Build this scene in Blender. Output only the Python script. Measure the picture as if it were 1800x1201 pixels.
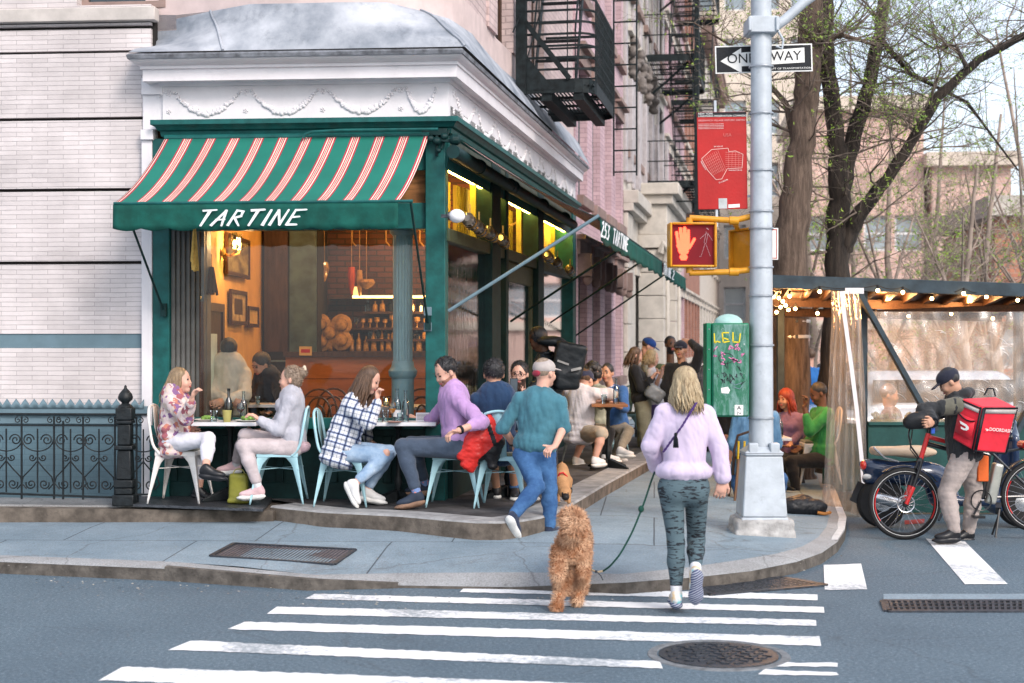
import bpy, bmesh, math, random
import numpy as np
from mathutils import Vector, Matrix, noise
for o in list(bpy.data.objects): bpy.data.objects.remove(o)
S = bpy.context.scene
C = S.collection
R = math.radians
random.seed(7); rng = np.random.default_rng(7)
# ---------------------------------------------------------------- camera, sky, sun, exposure
F, HZ, CH = 2500.0, 605.0, 1.75          # focal length and horizon in photo pixels, eye height in m
cd = bpy.data.cameras.new('camera'); cam = bpy.data.objects.new('camera', cd); C.objects.link(cam)
cam.location = (0, 0, CH); cam.rotation_euler = (R(90), 0, 0)
cd.lens = 50; cd.sensor_width = 36; cd.shift_y = 0.0025; cd.clip_end = 2000; cd.clip_start = .1
cd.dof.use_dof = True; cd.dof.focus_distance = 12.2; cd.dof.aperture_fstop = 2.4
S.camera = cam
W = bpy.data.worlds.new('World'); S.world = W; W.use_nodes = True
wn = W.node_tree.nodes; wl = W.node_tree.links
bg = wn['Background']; sky = wn.new('ShaderNodeTexSky'); sky.sky_type = 'NISHITA'; sky.sun_disc = False
SUN_EL, SUN_ROT = 36, 148
sky.sun_elevation = R(SUN_EL); sky.sun_rotation = R(SUN_ROT); sky.air_density = 1.0; sky.dust_density = 3.5; sky.ozone_density = 2.6
bg.inputs[1].default_value = 0.15
vm = wn.new('ShaderNodeMix'); vm.data_type = 'RGBA'; vm.inputs[0].default_value = .4; vm.inputs[7].default_value = (8.2, 8.6, 9.2, 1)   # thin high cloud veil
wl.new(sky.outputs[0], vm.inputs[6]); wl.new(vm.outputs[2], bg.inputs[0])
sl = bpy.data.lights.new('sun', 'SUN'); sl.energy = 1.5; sl.angle = R(18); sl.color = (1, .91, .85)
so = bpy.data.objects.new('sun', sl); C.objects.link(so)
az = R(SUN_ROT); el = R(SUN_EL)
sd = Vector((math.sin(az)*math.cos(el), math.cos(az)*math.cos(el), math.sin(el)))
so.rotation_euler = sd.to_track_quat('Z', 'Y').to_euler(); so.location = (0, 0, 30)
S.view_settings.view_transform = 'Standard'; S.view_settings.look = 'None'; S.view_settings.exposure = 0.7; S.view_settings.gamma = 1
S.render.engine = 'CYCLES'
# ---------------------------------------------------------------- helpers: photo pixel -> place
def P(px, py, Y): return Vector(((px-900)/F*Y, Y, CH-(py-HZ)/F*Y))
def G(px, py, z=0.0):
 Y = (CH-z)*F/(py-HZ); return Vector(((px-900)/F*Y, Y, z))
def walkz(Y, X=0.0):
 d = min(Y-(9.75+.27*max(-X, 0)), 3.18+.188*(Y-13.5)-X)
 return .09*(1-.75*max(0, 1-max(d, 0))*max(0, min(1, 1.6-abs(X+.45)/.8)))+.055*min(max(d, 0), 2)
def GW(px, py):
 z = .15
 for _ in range(20): q = G(px, py, z); z = walkz(q.y, q.x)
 return G(px, py, z)
TF = math.atan(.08)
X0, Y0 = (785-900)/F*13.0, 13.0
MF = Matrix.Translation((X0, Y0, 0)) @ Matrix.Rotation(-TF, 4, 'Z')        # front wall frame: x right, y inward
MS = Matrix.Translation((X0, Y0, 0)) @ Matrix.Rotation(math.atan2(1, .188), 4, 'Z')   # side wall frame: x away, y inward
def onpl(M, px, py, c=0.0):
 o = M.inverted() @ Vector((0, 0, CH)); d = M.inverted().to_3x3() @ Vector(((px-900)/F, 1, -(py-HZ)/F))
 t = (c-o.y)/d.y; p = o+d*t; return p
def fp(px, py, c=0.0): return onpl(MF, px, py, c)
def sp(px, py, c=0.0): return onpl(MS, px, py, c)
# ---------------------------------------------------------------- helpers: tagging
def tag(o, label=None, cat=None, group=None, kind=None):
 if label: o['label'] = label
 if cat: o['category'] = cat
 if group: o['group'] = group
 if kind: o['kind'] = kind
 return o
def thing(name, label, cat, loc=(0, 0, 0), M=None, group=None, rz=0):
 o = bpy.data.objects.new(name, None); C.objects.link(o); o.empty_display_size = .1
 if M is not None: o.matrix_world = M; o['_l'] = 1; del o['_l']
 else: o.location = loc; o.rotation_euler = (0, 0, rz)
 return tag(o, label, cat, group)
def dup(root, loc=None, rz=None, label=None, group=None):
 def cp(o, par):
  c = o.copy(); C.objects.link(c)
  if par: c.parent = par; c.matrix_parent_inverse = o.matrix_parent_inverse.copy()
  for ch in list(kids.get(o.name, [])): cp(ch, c)
  return c
 r = cp(root, None)
 if loc is not None: r.location = loc
 if rz is not None: r.rotation_euler = (0, 0, rz)
 if label: r['label'] = label
 if group: r['group'] = group
 return r
kids = {}
# ---------------------------------------------------------------- materials
MC = {}
def hexc(c):
 if isinstance(c, str):
  c = c.lstrip('#'); t = [int(c[i:i+2], 16)/255 for i in (0, 2, 4)]
  return tuple((x/12.92 if x < .04045 else ((x+.055)/1.055)**2.4) for x in t)
 return tuple(c)
def newmat(name):
 m = bpy.data.materials.new(name); m.use_nodes = True
 nt = m.node_tree; return m, nt, nt.nodes['Principled BSDF']
def N(nt, t, **kw):
 n = nt.nodes.new(t)
 for k, v in kw.items():
  if k.startswith('i_'):
   key = k[2:]; key = int(key) if key.isdigit() else key.replace('_', ' ')
   n.inputs[key].default_value = v
  else: setattr(n, k, v)
 return n
def coord(nt, scale=(1, 1, 1), rot=(0, 0, 0)):
 tc = nt.nodes.new('ShaderNodeTexCoord'); mp = nt.nodes.new('ShaderNodeMapping')
 mp.inputs['Scale'].default_value = scale; mp.inputs['Rotation'].default_value = rot
 nt.links.new(tc.outputs['Object'], mp.inputs[0]); return mp.outputs[0]
def ramp(nt, src, stops, interp='LINEAR'):
 r = nt.nodes.new('ShaderNodeValToRGB'); r.color_ramp.interpolation = interp
 e = r.color_ramp.elements
 while len(e) > 1: e.remove(e[-1])
 e[0].position = stops[0][0]; e[0].color = (*hexc(stops[0][1]), 1)
 for p, c in stops[1:]:
  x = e.new(p); x.color = (*hexc(c), 1)
 nt.links.new(src, r.inputs[0]); return r.outputs[0]
def mixc(nt, fac, a, b, mode='MIX'):
 m = nt.nodes.new('ShaderNodeMix'); m.data_type = 'RGBA'; m.blend_type = mode
 for i, x in ((0, fac), (6, a), (7, b)):
  if hasattr(x, 'is_output') or hasattr(x, 'links'): nt.links.new(x, m.inputs[i])
  elif i == 0: m.inputs[0].default_value = x
  else: m.inputs[i].default_value = (*hexc(x), 1)
 return m.outputs[2]
def bump(nt, b, h, strength=.3, dist=.01, nrm=None):
 n = nt.nodes.new('ShaderNodeBump'); n.inputs['Strength'].default_value = strength; n.inputs['Distance'].default_value = dist
 nt.links.new(h, n.inputs['Height'])
 if nrm: nt.links.new(nrm, n.inputs['Normal'])
 nt.links.new(n.outputs[0], b.inputs['Normal']); return n.outputs[0]
def M_(name, col, rough=.6, metal=0, var=.15, scale=6, bmp=.15, bscale=40, col2=None, vscale=(1, 1, 1), emis=0, spec=.3, dirt=0, sheen=0, coat=0):
 """general surface: two tones by noise, fine bump"""
 if name in MC: return MC[name]
 m, nt, b = newmat(name); MC[name] = m
 c = hexc(col); co = coord(nt, vscale)
 nz = N(nt, 'ShaderNodeTexNoise', i_Scale=scale, i_Detail=6, i_Roughness=.6); nt.links.new(co, nz.inputs[0])
 c2 = hexc(col2) if col2 else tuple(x*(1-var) for x in c); c1 = c if col2 else tuple(min(1, x*(1+var)) for x in c)
 out = ramp(nt, nz.outputs[0], [(.35, c1), (.65, c2)])
 if dirt:
  n2 = N(nt, 'ShaderNodeTexNoise', i_Scale=scale*2.7, i_Detail=9, i_Roughness=.75); nt.links.new(co, n2.inputs[0])
  f = ramp(nt, n2.outputs[0], [(.56, (0, 0, 0)), (.7, (dirt, dirt, dirt))])
  out = mixc(nt, f, out, tuple(x*.35 for x in c))
 nt.links.new(out, b.inputs['Base Color'])
 b.inputs['Roughness'].default_value = rough; b.inputs['Metallic'].default_value = metal
 b.inputs['Specular IOR Level'].default_value = spec
 if sheen: b.inputs['Sheen Weight'].default_value = sheen
 if coat: b.inputs['Coat Weight'].default_value = coat
 if emis:
  b.inputs['Emission Color'].default_value = (*c, 1); b.inputs['Emission Strength'].default_value = emis
 if bmp:
  n3 = N(nt, 'ShaderNodeTexNoise', i_Scale=bscale, i_Detail=5, i_Roughness=.6); nt.links.new(co, n3.inputs[0])
  bump(nt, b, n3.outputs[0], bmp, .01)
 return m
def brick(name, c1, c2, mortar, bw=.2, bh=.067, ms=.008, rough=.8, stain=None, axes='xz', bmp=.5, off=.5):
 if name in MC: return MC[name]
 m, nt, b = newmat(name); MC[name] = m
 tc = nt.nodes.new('ShaderNodeTexCoord'); sx = nt.nodes.new('ShaderNodeSeparateXYZ'); cx = nt.nodes.new('ShaderNodeCombineXYZ')
 nt.links.new(tc.outputs['Object'], sx.inputs[0])
 ad = nt.nodes.new('ShaderNodeMath'); ad.operation = 'ADD'
 if axes == 'xz': nt.links.new(sx.outputs[0], ad.inputs[0]); nt.links.new(sx.outputs[1], ad.inputs[1]); nt.links.new(ad.outputs[0], cx.inputs[0]); nt.links.new(sx.outputs[2], cx.inputs[1])
 else: nt.links.new(sx.outputs[0], cx.inputs[0]); nt.links.new(sx.outputs[1], cx.inputs[1])
 wz = N(nt, 'ShaderNodeTexNoise', i_Scale=3, i_Detail=2); nt.links.new(tc.outputs['Object'], wz.inputs[0])
 wv = nt.nodes.new('ShaderNodeVectorMath'); wv.operation = 'SCALE'; wv.inputs['Scale'].default_value = .012; nt.links.new(wz.outputs[1], wv.inputs[0])
 va = nt.nodes.new('ShaderNodeVectorMath'); nt.links.new(cx.outputs[0], va.inputs[0]); nt.links.new(wv.outputs[0], va.inputs[1])
 br = nt.nodes.new('ShaderNodeTexBrick'); nt.links.new(va.outputs[0], br.inputs[0])
 br.offset = off
 for k, v in (('Scale', 1), ('Brick Width', bw), ('Row Height', bh), ('Mortar Size', ms), ('Mortar Smooth', .3), ('Bias', 0)): br.inputs[k].default_value = v
 br.inputs['Color1'].default_value = (*hexc(c1), 1); br.inputs['Color2'].default_value = (*hexc(c2), 1); br.inputs['Mortar'].default_value = (*hexc(mortar), 1)
 nz = N(nt, 'ShaderNodeTexNoise', i_Scale=1.3, i_Detail=8, i_Roughness=.65); nt.links.new(tc.outputs['Object'], nz.inputs[0])
 f = ramp(nt, nz.outputs[0], [(.35, (.8, .8, .8)), (.7, (1.12, 1.12, 1.12))])
 out = mixc(nt, 1.0, br.outputs[0], f, 'MULTIPLY')
 if stain:
  n2 = N(nt, 'ShaderNodeTexNoise', i_Scale=5, i_Detail=10, i_Roughness=.8); nt.links.new(tc.outputs['Object'], n2.inputs[0])
  f2 = ramp(nt, n2.outputs[0], [(.58, (0, 0, 0)), (.72, (.55, .55, .55))]); out = mixc(nt, f2, out, stain)
 nt.links.new(out, b.inputs['Base Color']); b.inputs['Roughness'].default_value = rough
 n3 = N(nt, 'ShaderNodeTexNoise', i_Scale=60, i_Detail=4); nt.links.new(tc.outputs['Object'], n3.inputs[0])
 inv = N(nt, 'ShaderNodeMath', operation='MULTIPLY_ADD'); nt.links.new(br.outputs['Fac'], inv.inputs[0]); inv.inputs[1].default_value = -1.5
 nt.links.new(n3.outputs[0], inv.inputs[2])
 bump(nt, b, inv.outputs[0], bmp, .006)
 return m
def glassm(name, tint=(.9, .95, .95), refl=1.0, rough=.02, wob=0, base=.04, haze=0):
 """thin pane: fresnel mix of clear and mirror"""
 if name in MC: return MC[name]
 m = bpy.data.materials.new(name); m.use_nodes = True; MC[name] = m; nt = m.node_tree; nt.nodes.clear()
 o = nt.nodes.new('ShaderNodeOutputMaterial'); mx = nt.nodes.new('ShaderNodeMixShader')
 t = nt.nodes.new('ShaderNodeBsdfTransparent'); t.inputs[0].default_value = (*tint, 1)
 g = nt.nodes.new('ShaderNodeBsdfGlossy'); g.inputs['Roughness'].default_value = rough; g.inputs[0].default_value = (.95, .97, 1, 1)
 fr = nt.nodes.new('ShaderNodeFresnel'); fr.inputs[0].default_value = 1.5
 mu = N(nt, 'ShaderNodeMath', operation='MULTIPLY_ADD', use_clamp=True); mu.inputs[1].default_value = 1.6*refl; mu.inputs[2].default_value = base-.04
 nt.links.new(fr.outputs[0], mu.inputs[0]); nt.links.new(mu.outputs[0], mx.inputs[0])
 nt.links.new(t.outputs[0], mx.inputs[1]); nt.links.new(g.outputs[0], mx.inputs[2]); nt.links.new(mx.outputs[0], o.inputs[0])
 if haze:
  df = nt.nodes.new('ShaderNodeBsdfDiffuse'); df.inputs[0].default_value = (.75, .73, .70, 1); tr = nt.nodes.new('ShaderNodeBsdfTranslucent'); tr.inputs[0].default_value = (.85, .80, .74, 1)
  a1 = nt.nodes.new('ShaderNodeMixShader'); nt.links.new(df.outputs[0], a1.inputs[1]); nt.links.new(tr.outputs[0], a1.inputs[2]); a2 = nt.nodes.new('ShaderNodeMixShader'); a2.inputs[0].default_value = haze; nt.links.new(mx.outputs[0], a2.inputs[1]); nt.links.new(a1.outputs[0], a2.inputs[2]); nt.links.new(a2.outputs[0], o.inputs[0])
 if wob:
  co = coord(nt, (3, 3, .7)); nz = N(nt, 'ShaderNodeTexNoise', i_Scale=4, i_Detail=4, i_Roughness=.6, i_Distortion=1.5); nt.links.new(co, nz.inputs[0])
  bm = nt.nodes.new('ShaderNodeBump'); bm.inputs['Strength'].default_value = wob; bm.inputs['Distance'].default_value = .05
  nt.links.new(nz.outputs[0], bm.inputs['Height']); nt.links.new(bm.outputs[0], g.inputs['Normal']); nt.links.new(bm.outputs[0], fr.inputs['Normal'])
 return m
def emit(name, col, s):
 if name in MC: return MC[name]
 m, nt, b = newmat(name); MC[name] = m
 b.inputs['Base Color'].default_value = (*hexc(col), 1); b.inputs['Emission Color'].default_value = (*hexc(col), 1); b.inputs['Emission Strength'].default_value = s
 return m
# ---------------------------------------------------------------- mesh builder
class MB:
 def __init__(s): s.v = []; s.f = []; s.m = []; s.c = 0
 def mat(s, i): s.c = i; return s
 def add(s, vs, fs):
  n = len(s.v); s.v += [tuple(v) for v in vs]; s.f += [tuple(i+n for i in f) for f in fs]; s.m += [s.c]*len(fs); return s
 def box(s, x0, x1, y0, y1, z0, z1):
  vs = [(x, y, z) for z in (z0, z1) for y in (y0, y1) for x in (x0, x1)]
  return s.add(vs, [(0, 2, 3, 1), (4, 5, 7, 6), (0, 1, 5, 4), (2, 6, 7, 3), (0, 4, 6, 2), (1, 3, 7, 5)])
 def hexa(s, b, t):
  """bottom 4 and top 4 corners, same winding"""
  return s.add(list(b)+list(t), [(3, 2, 1, 0), (4, 5, 6, 7), (0, 1, 5, 4), (1, 2, 6, 5), (2, 3, 7, 6), (3, 0, 4, 7)])
 def bar(s, p, q, w=.03, h=None, up=(0, 0, 1)):
  p = Vector(p); q = Vector(q); h = h or w; d = (q-p)
  if d.length < 1e-6: return s
  d.normalize(); u = Vector(up)
  if abs(d.dot(u)) > .98: u = Vector((1, 0, 0))
  a = d.cross(u).normalized(); b = a.cross(d).normalized()
  o = [a*(-w/2)+b*(-h/2), a*(w/2)+b*(-h/2), a*(w/2)+b*(h/2), a*(-w/2)+b*(h/2)]
  return s.hexa([p+k for k in o], [q+k for k in o])
 def tube(s, path, r=.01, n=8, closed=False, cap=True):
  path = [Vector(p) for p in path]; L = len(path)
  rs = r if hasattr(r, '__len__') else [r]*L
  vs = []; u = None
  for i, p in enumerate(path):
   if closed: d = path[(i+1) % L]-path[i-1]
   else: d = path[min(i+1, L-1)]-path[max(i-1, 0)]
   if d.length < 1e-9: d = Vector((0, 0, 1))
   d.normalize()
   if u is None:
    u = Vector((0, 0, 1)) if abs(d.z) < .9 else Vector((1, 0, 0))
   u = (u-d*u.dot(d)); u = u.normalized() if u.length > 1e-6 else d.orthogonal().normalized()
   w = d.cross(u)
   for k in range(n):
    a = 2*math.pi*k/n; vs.append(p+(u*math.cos(a)+w*math.sin(a))*rs[i])
  fs = []
  for i in range(L if closed else L-1):
   j = (i+1) % L
   for k in range(n):
    k2 = (k+1) % n; fs.append((i*n+k, i*n+k2, j*n+k2, j*n+k))
  if cap and not closed: fs.append(tuple(range(n-1, -1, -1))); fs.append(tuple((L-1)*n+k for k in range(n)))
  return s.add(vs, fs)
 def lathe(s, prof, c=(0, 0, 0), n=24, axis=(0, 0, 1), cap=True):
  c = Vector(c); a = Vector(axis).normalized(); u = a.orthogonal().normalized(); w = a.cross(u)
  vs = []
  for r, z in prof:
   for k in range(n):
    t = 2*math.pi*k/n; vs.append(c+a*z+(u*math.cos(t)+w*math.sin(t))*r)
  fs = [(i*n+k, i*n+(k+1) % n, (i+1)*n+(k+1) % n, (i+1)*n+k) for i in range(len(prof)-1) for k in range(n)]
  if cap: fs.append(tuple(range(n-1, -1, -1))); fs.append(tuple((len(prof)-1)*n+k for k in range(n)))
  return s.add(vs, fs)
 def ball(s, c, r, n=12, m=8, rot=None):
  r = (r, r, r) if not hasattr(r, '__len__') else r; c = Vector(c); vs = []
  for i in range(1, m):
   t = math.pi*i/m
   for k in range(n):
    a = 2*math.pi*k/n; v = Vector((r[0]*math.sin(t)*math.cos(a), r[1]*math.sin(t)*math.sin(a), r[2]*math.cos(t)))
    vs.append(c+(rot @ v if rot else v))
  for z in (r[2], -r[2]):
   v = Vector((0, 0, z)); vs.append(c+(rot @ v if rot else v))
  T = len(vs)-2; B = T+1
  fs = [(i*n+k, (i+1)*n+k, (i+1)*n+(k+1) % n, i*n+(k+1) % n) for i in range(m-2) for k in range(n)]
  fs += [(T, k, (k+1) % n) for k in range(n)]+[(B, (m-2)*n+(k+1) % n, (m-2)*n+k) for k in range(n)]
  return s.add(vs, fs)
 def prism(s, pts, d):
  """closed polygon of 3D points extruded by vector d"""
  pts = [Vector(p) for p in pts]; d = Vector(d); n = len(pts)
  return s.add(pts+[p+d for p in pts], [tuple(range(n-1, -1, -1)), tuple(range(n, 2*n))]+[(k, (k+1) % n, n+(k+1) % n, n+k) for k in range(n)])
 def sheet(s, grid):
  """rows of points"""
  h = len(grid); w = len(grid[0]); return s.add([p for r in grid for p in r], [(i*w+j, i*w+j+1, (i+1)*w+j+1, (i+1)*w+j) for i in range(h-1) for j in range(w-1)])
 def xf(s, M):
  s.v = [tuple(M @ Vector(v)) for v in s.v]; return s
 def build(s, name, mats, parent=None, smooth=None, world=False, bev=0, origin=None, solid=0, sub=0):
  me = bpy.data.meshes.new(name)
  vs = s.v; off = None
  if world and parent is not None: Mi = parent.matrix_basis.inverted(); vs = [tuple(Mi @ Vector(v)) for v in vs]
  if origin is not None: o = Vector(origin); vs = [(v[0]-o.x, v[1]-o.y, v[2]-o.z) for v in vs]
  me.from_pydata(vs, [], s.f)
  mats = mats if isinstance(mats, (list, tuple)) else [mats]
  for m in mats: me.materials.append(m)
  if len(mats) > 1: me.polygons.foreach_set('material_index', s.m)
  bm = bmesh.new(); bm.from_mesh(me); bmesh.ops.recalc_face_normals(bm, faces=bm.faces); bm.to_mesh(me); bm.free()
  me.polygons.foreach_set('use_smooth', [True]*len(me.polygons))
  ang = 30 if smooth is None else smooth
  try: me.set_sharp_from_angle(angle=R(ang))
  except Exception: pass
  ob = bpy.data.objects.new(name, me); C.objects.link(ob)
  if parent is not None: ob.parent = parent; kids.setdefault(parent.name, []).append(ob)
  if origin is not None: ob.location = origin
  if bev:
   b = ob.modifiers.new('bevel', 'BEVEL'); b.width = bev; b.segments = 2; b.limit_method = 'ANGLE'
  if solid:
   b = ob.modifiers.new('solid', 'SOLIDIFY'); b.thickness = solid; b.offset = 0
  if sub:
   b = ob.modifiers.new('sub', 'SUBSURF'); b.levels = sub; b.render_levels = sub
  return ob
def struct(mb, name, mats, **k): return tag(mb.build(name, mats, **k), kind='structure')
def arc(c, r, a0, a1, n, ax=(1, 0, 0), ay=(0, 0, 1)):
 c = Vector(c); ax = Vector(ax); ay = Vector(ay)
 return [c+(ax*math.cos(R(a0+(a1-a0)*i/n))+ay*math.sin(R(a0+(a1-a0)*i/n)))*r for i in range(n+1)]
def text(name, s, size, M, mat, parent, ext=.002, align='CENTER', shear=0, sx=1):
 cu = bpy.data.curves.new('t', 'FONT'); cu.body = s; cu.size = size; cu.extrude = ext; cu.align_x = align; cu.align_y = 'CENTER'; cu.shear = shear; cu.resolution_u = 3
 ob = bpy.data.objects.new('t', cu); C.objects.link(ob); bpy.context.view_layer.update()
 me = bpy.data.meshes.new_from_object(ob.evaluated_get(bpy.context.evaluated_depsgraph_get())); bpy.data.objects.remove(ob); bpy.data.curves.remove(cu)
 me.name = name; me.transform(M @ Matrix.Diagonal((sx, 1, 1, 1))); me.materials.clear(); me.materials.append(mat)
 o = bpy.data.objects.new(name, me); C.objects.link(o); o.parent = parent; kids.setdefault(parent.name, []).append(o); return o
XZ = Matrix.Rotation(R(90), 4, 'X')      # text laid on a wall facing -y
# ---------------------------------------------------------------- implicit surface modeller (smooth unions -> one continuous mesh)
class SDF:
 def __init__(s): s.p = []
 def cap(s, a, b, r1, r2=None, k=.02, t=0): s.p.append(('c', np.array(a, float), np.array(b, float), r1, r1 if r2 is None else r2, k, t)); return s
 def path(s, pts, rs, k=.02, t=0):
  for i in range(len(pts)-1): s.cap(pts[i], pts[i+1], rs[i] if hasattr(rs, '__len__') else rs, rs[i+1] if hasattr(rs, '__len__') else rs, k, t)
  return s
 def ell(s, c, r, A=None, k=.02, t=0):
  A = np.eye(3) if A is None else np.array(A, float)      # rows = axes
  r = (r, r, r) if not hasattr(r, '__len__') else r
  s.p.append(('e', np.array(c, float), A, np.array(r, float), None, k, t)); return s
 def rbox(s, c, r, A=None, rad=.02, k=.01, t=0):
  A = np.eye(3) if A is None else np.array(A, float)
  s.p.append(('b', np.array(c, float), A, np.array(r, float), rad, k, t)); return s
 def neg(s, c, r, A=None, k=.01):
  A = np.eye(3) if A is None else np.array(A, float); r = (r, r, r) if not hasattr(r, '__len__') else r
  s.p.append(('n', np.array(c, float), A, np.array(r, float), None, k, 0)); return s
 def mesh(s, h=.01):
  lo = np.full(3, 1e9); hi = -lo
  bbs = []
  for q in s.p:
   if q[0] == 'c': r = max(q[3], q[4]); a = np.minimum(q[1], q[2])-r; b = np.maximum(q[1], q[2])+r
   else:
    e = np.abs(q[2].T) @ q[3]; a = q[1]-e; b = q[1]+e
   bbs.append((a, b))
   if q[0] != 'n': lo = np.minimum(lo, a); hi = np.maximum(hi, b)
  lo -= 3*h; hi += 3*h; n = np.ceil((hi-lo)/h).astype(int)+1
  f = np.full(n, .2, np.float32); tg = np.zeros(n, np.int16)
  ax = [lo[i]+h*np.arange(n[i]) for i in range(3)]
  for q, (a, b) in zip(s.p, bbs):
   mg = q[5]+2.5*h
   i0 = np.maximum(((a-mg-lo)/h).astype(int), 0); i1 = np.minimum(((b+mg-lo)/h).astype(int)+2, n)
   X = ax[0][i0[0]:i1[0], None, None]; Y = ax[1][None, i0[1]:i1[1], None]; Z = ax[2][None, None, i0[2]:i1[2]]
   if X.size == 0 or Y.size == 0 or Z.size == 0: continue
   if q[0] == 'c':
    A_, B_ = q[1], q[2]; ab = B_-A_; L = max(ab @ ab, 1e-12)
    dx, dy, dz = X-A_[0], Y-A_[1], Z-A_[2]
    t = np.clip((dx*ab[0]+dy*ab[1]+dz*ab[2])/L, 0, 1)
    d = np.sqrt((dx-t*ab[0])**2+(dy-t*ab[1])**2+(dz-t*ab[2])**2)-(q[3]+(q[4]-q[3])*t)
   else:
    dx, dy, dz = X-q[1][0], Y-q[1][1], Z-q[1][2]; A = q[2]; r = q[3]
    l = [dx*A[i][0]+dy*A[i][1]+dz*A[i][2] for i in range(3)]
    if q[0] == 'b':
     e = [np.abs(l[i])-(r[i]-q[4]) for i in range(3)]
     d = np.sqrt(sum(np.maximum(x, 0)**2 for x in e))+np.minimum(np.maximum(np.maximum(e[0], e[1]), e[2]), 0)-q[4]
    else:
     k0 = np.sqrt(sum((l[i]/r[i])**2 for i in range(3))); k1 = np.sqrt(sum((l[i]/r[i]**2)**2 for i in range(3)))
     d = k0*(k0-1)/np.maximum(k1, 1e-6)
   sl_ = (slice(i0[0], i1[0]), slice(i0[1], i1[1]), slice(i0[2], i1[2])); g = f[sl_]; k = max(q[5], 1e-5)
   if q[0] == 'n':
    d = -d; hh = np.clip(.5-.5*(g-d)/k, 0, 1); f[sl_] = g*(1-hh)+d*hh+k*hh*(1-hh)
   else:
    hh = np.clip(.5+.5*(g-d)/k, 0, 1); tt = tg[sl_]; tt[(d < g)] = q[6]; f[sl_] = g*(1-hh)+d*hh-k*hh*(1-hh)
  return surfnet(f, lo, h, tg)
def surfnet(f, lo, h, tg):
 s = f < 0; nx, ny, nz = f.shape
 acc = np.zeros((nx-1, ny-1, nz-1, 3), np.float32); cnt = np.zeros((nx-1, ny-1, nz-1), np.float32)
 def sl(o): return tuple(slice(o[i], f.shape[i]-1+o[i]) for i in range(3))
 cs = [(i, j, k) for i in (0, 1) for j in (0, 1) for k in (0, 1)]
 for a in cs:
  for d in range(3):
   if a[d]: continue
   b = list(a); b[d] = 1; fa = f[sl(a)]; fb = f[sl(b)]; cr = (fa < 0) != (fb < 0)
   den = np.where(cr, fa-fb, 1); t = np.where(cr, fa/den, 0)
   for e in range(3): acc[..., e] += cr*(a[e]+(t if e == d else 0))
   cnt += cr
 act = cnt > 0; idx = np.full(act.shape, -1, np.int64); ci = np.argwhere(act); idx[act] = np.arange(len(ci))
 v = (ci+acc[act]/cnt[act][:, None])*h+lo
 fs = []; ft = []
 for d in range(3):
  e1, e2 = [(1, 2), (2, 0), (0, 1)][d]
  a = [slice(None)]*3; b = [slice(None)]*3; a[d] = slice(0, -1); b[d] = slice(1, None)
  for e in (e1, e2): a[e] = slice(1, -1); b[e] = slice(1, -1)
  sa = s[tuple(a)]; sb = s[tuple(b)]; w = np.argwhere(sa != sb)
  if len(w) == 0: continue
  flip = sb[tuple(w.T)]
  p = w.copy(); p[:, e1] += 1; p[:, e2] += 1       # grid index of edge start
  def cell(o1, o2):
   c = p.copy(); c[:, e1] -= o1; c[:, e2] -= o2; return idx[tuple(c.T)]
  q = np.stack([cell(1, 1), cell(0, 1), cell(0, 0), cell(1, 0)], 1)
  q[flip] = q[flip][:, ::-1]; fs.append(q); ft.append(tg[tuple(p.T)])
 return v, np.concatenate(fs), np.concatenate(ft)
def waves(v, amp, scale, seed=0, aniso=(1, 1, 1), n=9):
 g = np.random.default_rng(seed); out = np.zeros(len(v)); w = v*np.array(aniso)
 wp = w+.35/scale*np.stack([np.sin(w[:, (i+1) % 3]*scale*.8+i+seed) for i in range(3)], 1)
 for i in range(n):
  k = g.normal(size=3); k = k/np.linalg.norm(k)*scale*(1.6**(i % 4)); s_ = np.sin(wp @ k+g.uniform(0, 6.28)); out += (2*np.sqrt(np.abs(s_))-1.5 if amp > .0045 else s_)/(1.5**(i % 4))
 return out*amp/n*2
def sdfobj(s, name, mats, parent=None, h=.01, wr=0, wsc=25, seed=0, aniso=(1, 1, 1), paint=None, post=None, world=True, origin=None):
 v, fs, ft = s.mesh(h) if isinstance(s, SDF) else s
 if wr:
  nn = np.zeros_like(v); a = v[fs[:, 1]]-v[fs[:, 0]]; b = v[fs[:, 3]]-v[fs[:, 0]]; fn = np.cross(a, b); fn /= np.linalg.norm(fn, axis=1)[:, None]+1e-9
  for i in range(4): np.add.at(nn, fs[:, i], fn)
  nn /= np.linalg.norm(nn, axis=1)[:, None]+1e-9
  v = v+nn*np.maximum(waves(v, wr, wsc, seed, aniso), -.0045)[:, None]
 if post: v = post(v)
 if paint is not None: ft = paint(v[fs].mean(1), ft)
 if world and parent is not None:
  Mi = np.array(parent.matrix_basis.inverted()); v = v @ Mi[:3, :3].T+Mi[:3, 3]
 if origin is not None: v = v-np.array(origin)
 me = bpy.data.meshes.new(name); me.from_pydata(v.tolist(), [], fs.tolist())
 mats = mats if isinstance(mats, (list, tuple)) else [mats]
 for m in mats: me.materials.append(m)
 if len(mats) > 1: me.polygons.foreach_set('material_index', np.clip(ft, 0, len(mats)-1).astype(np.int32))
 me.polygons.foreach_set('use_smooth', [True]*len(fs)); me.update()
 ob = bpy.data.objects.new(name, me); C.objects.link(ob)
 if parent is not None: ob.parent = parent; kids.setdefault(parent.name, []).append(ob)
 if origin is not None: ob.location = origin
 return ob
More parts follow.
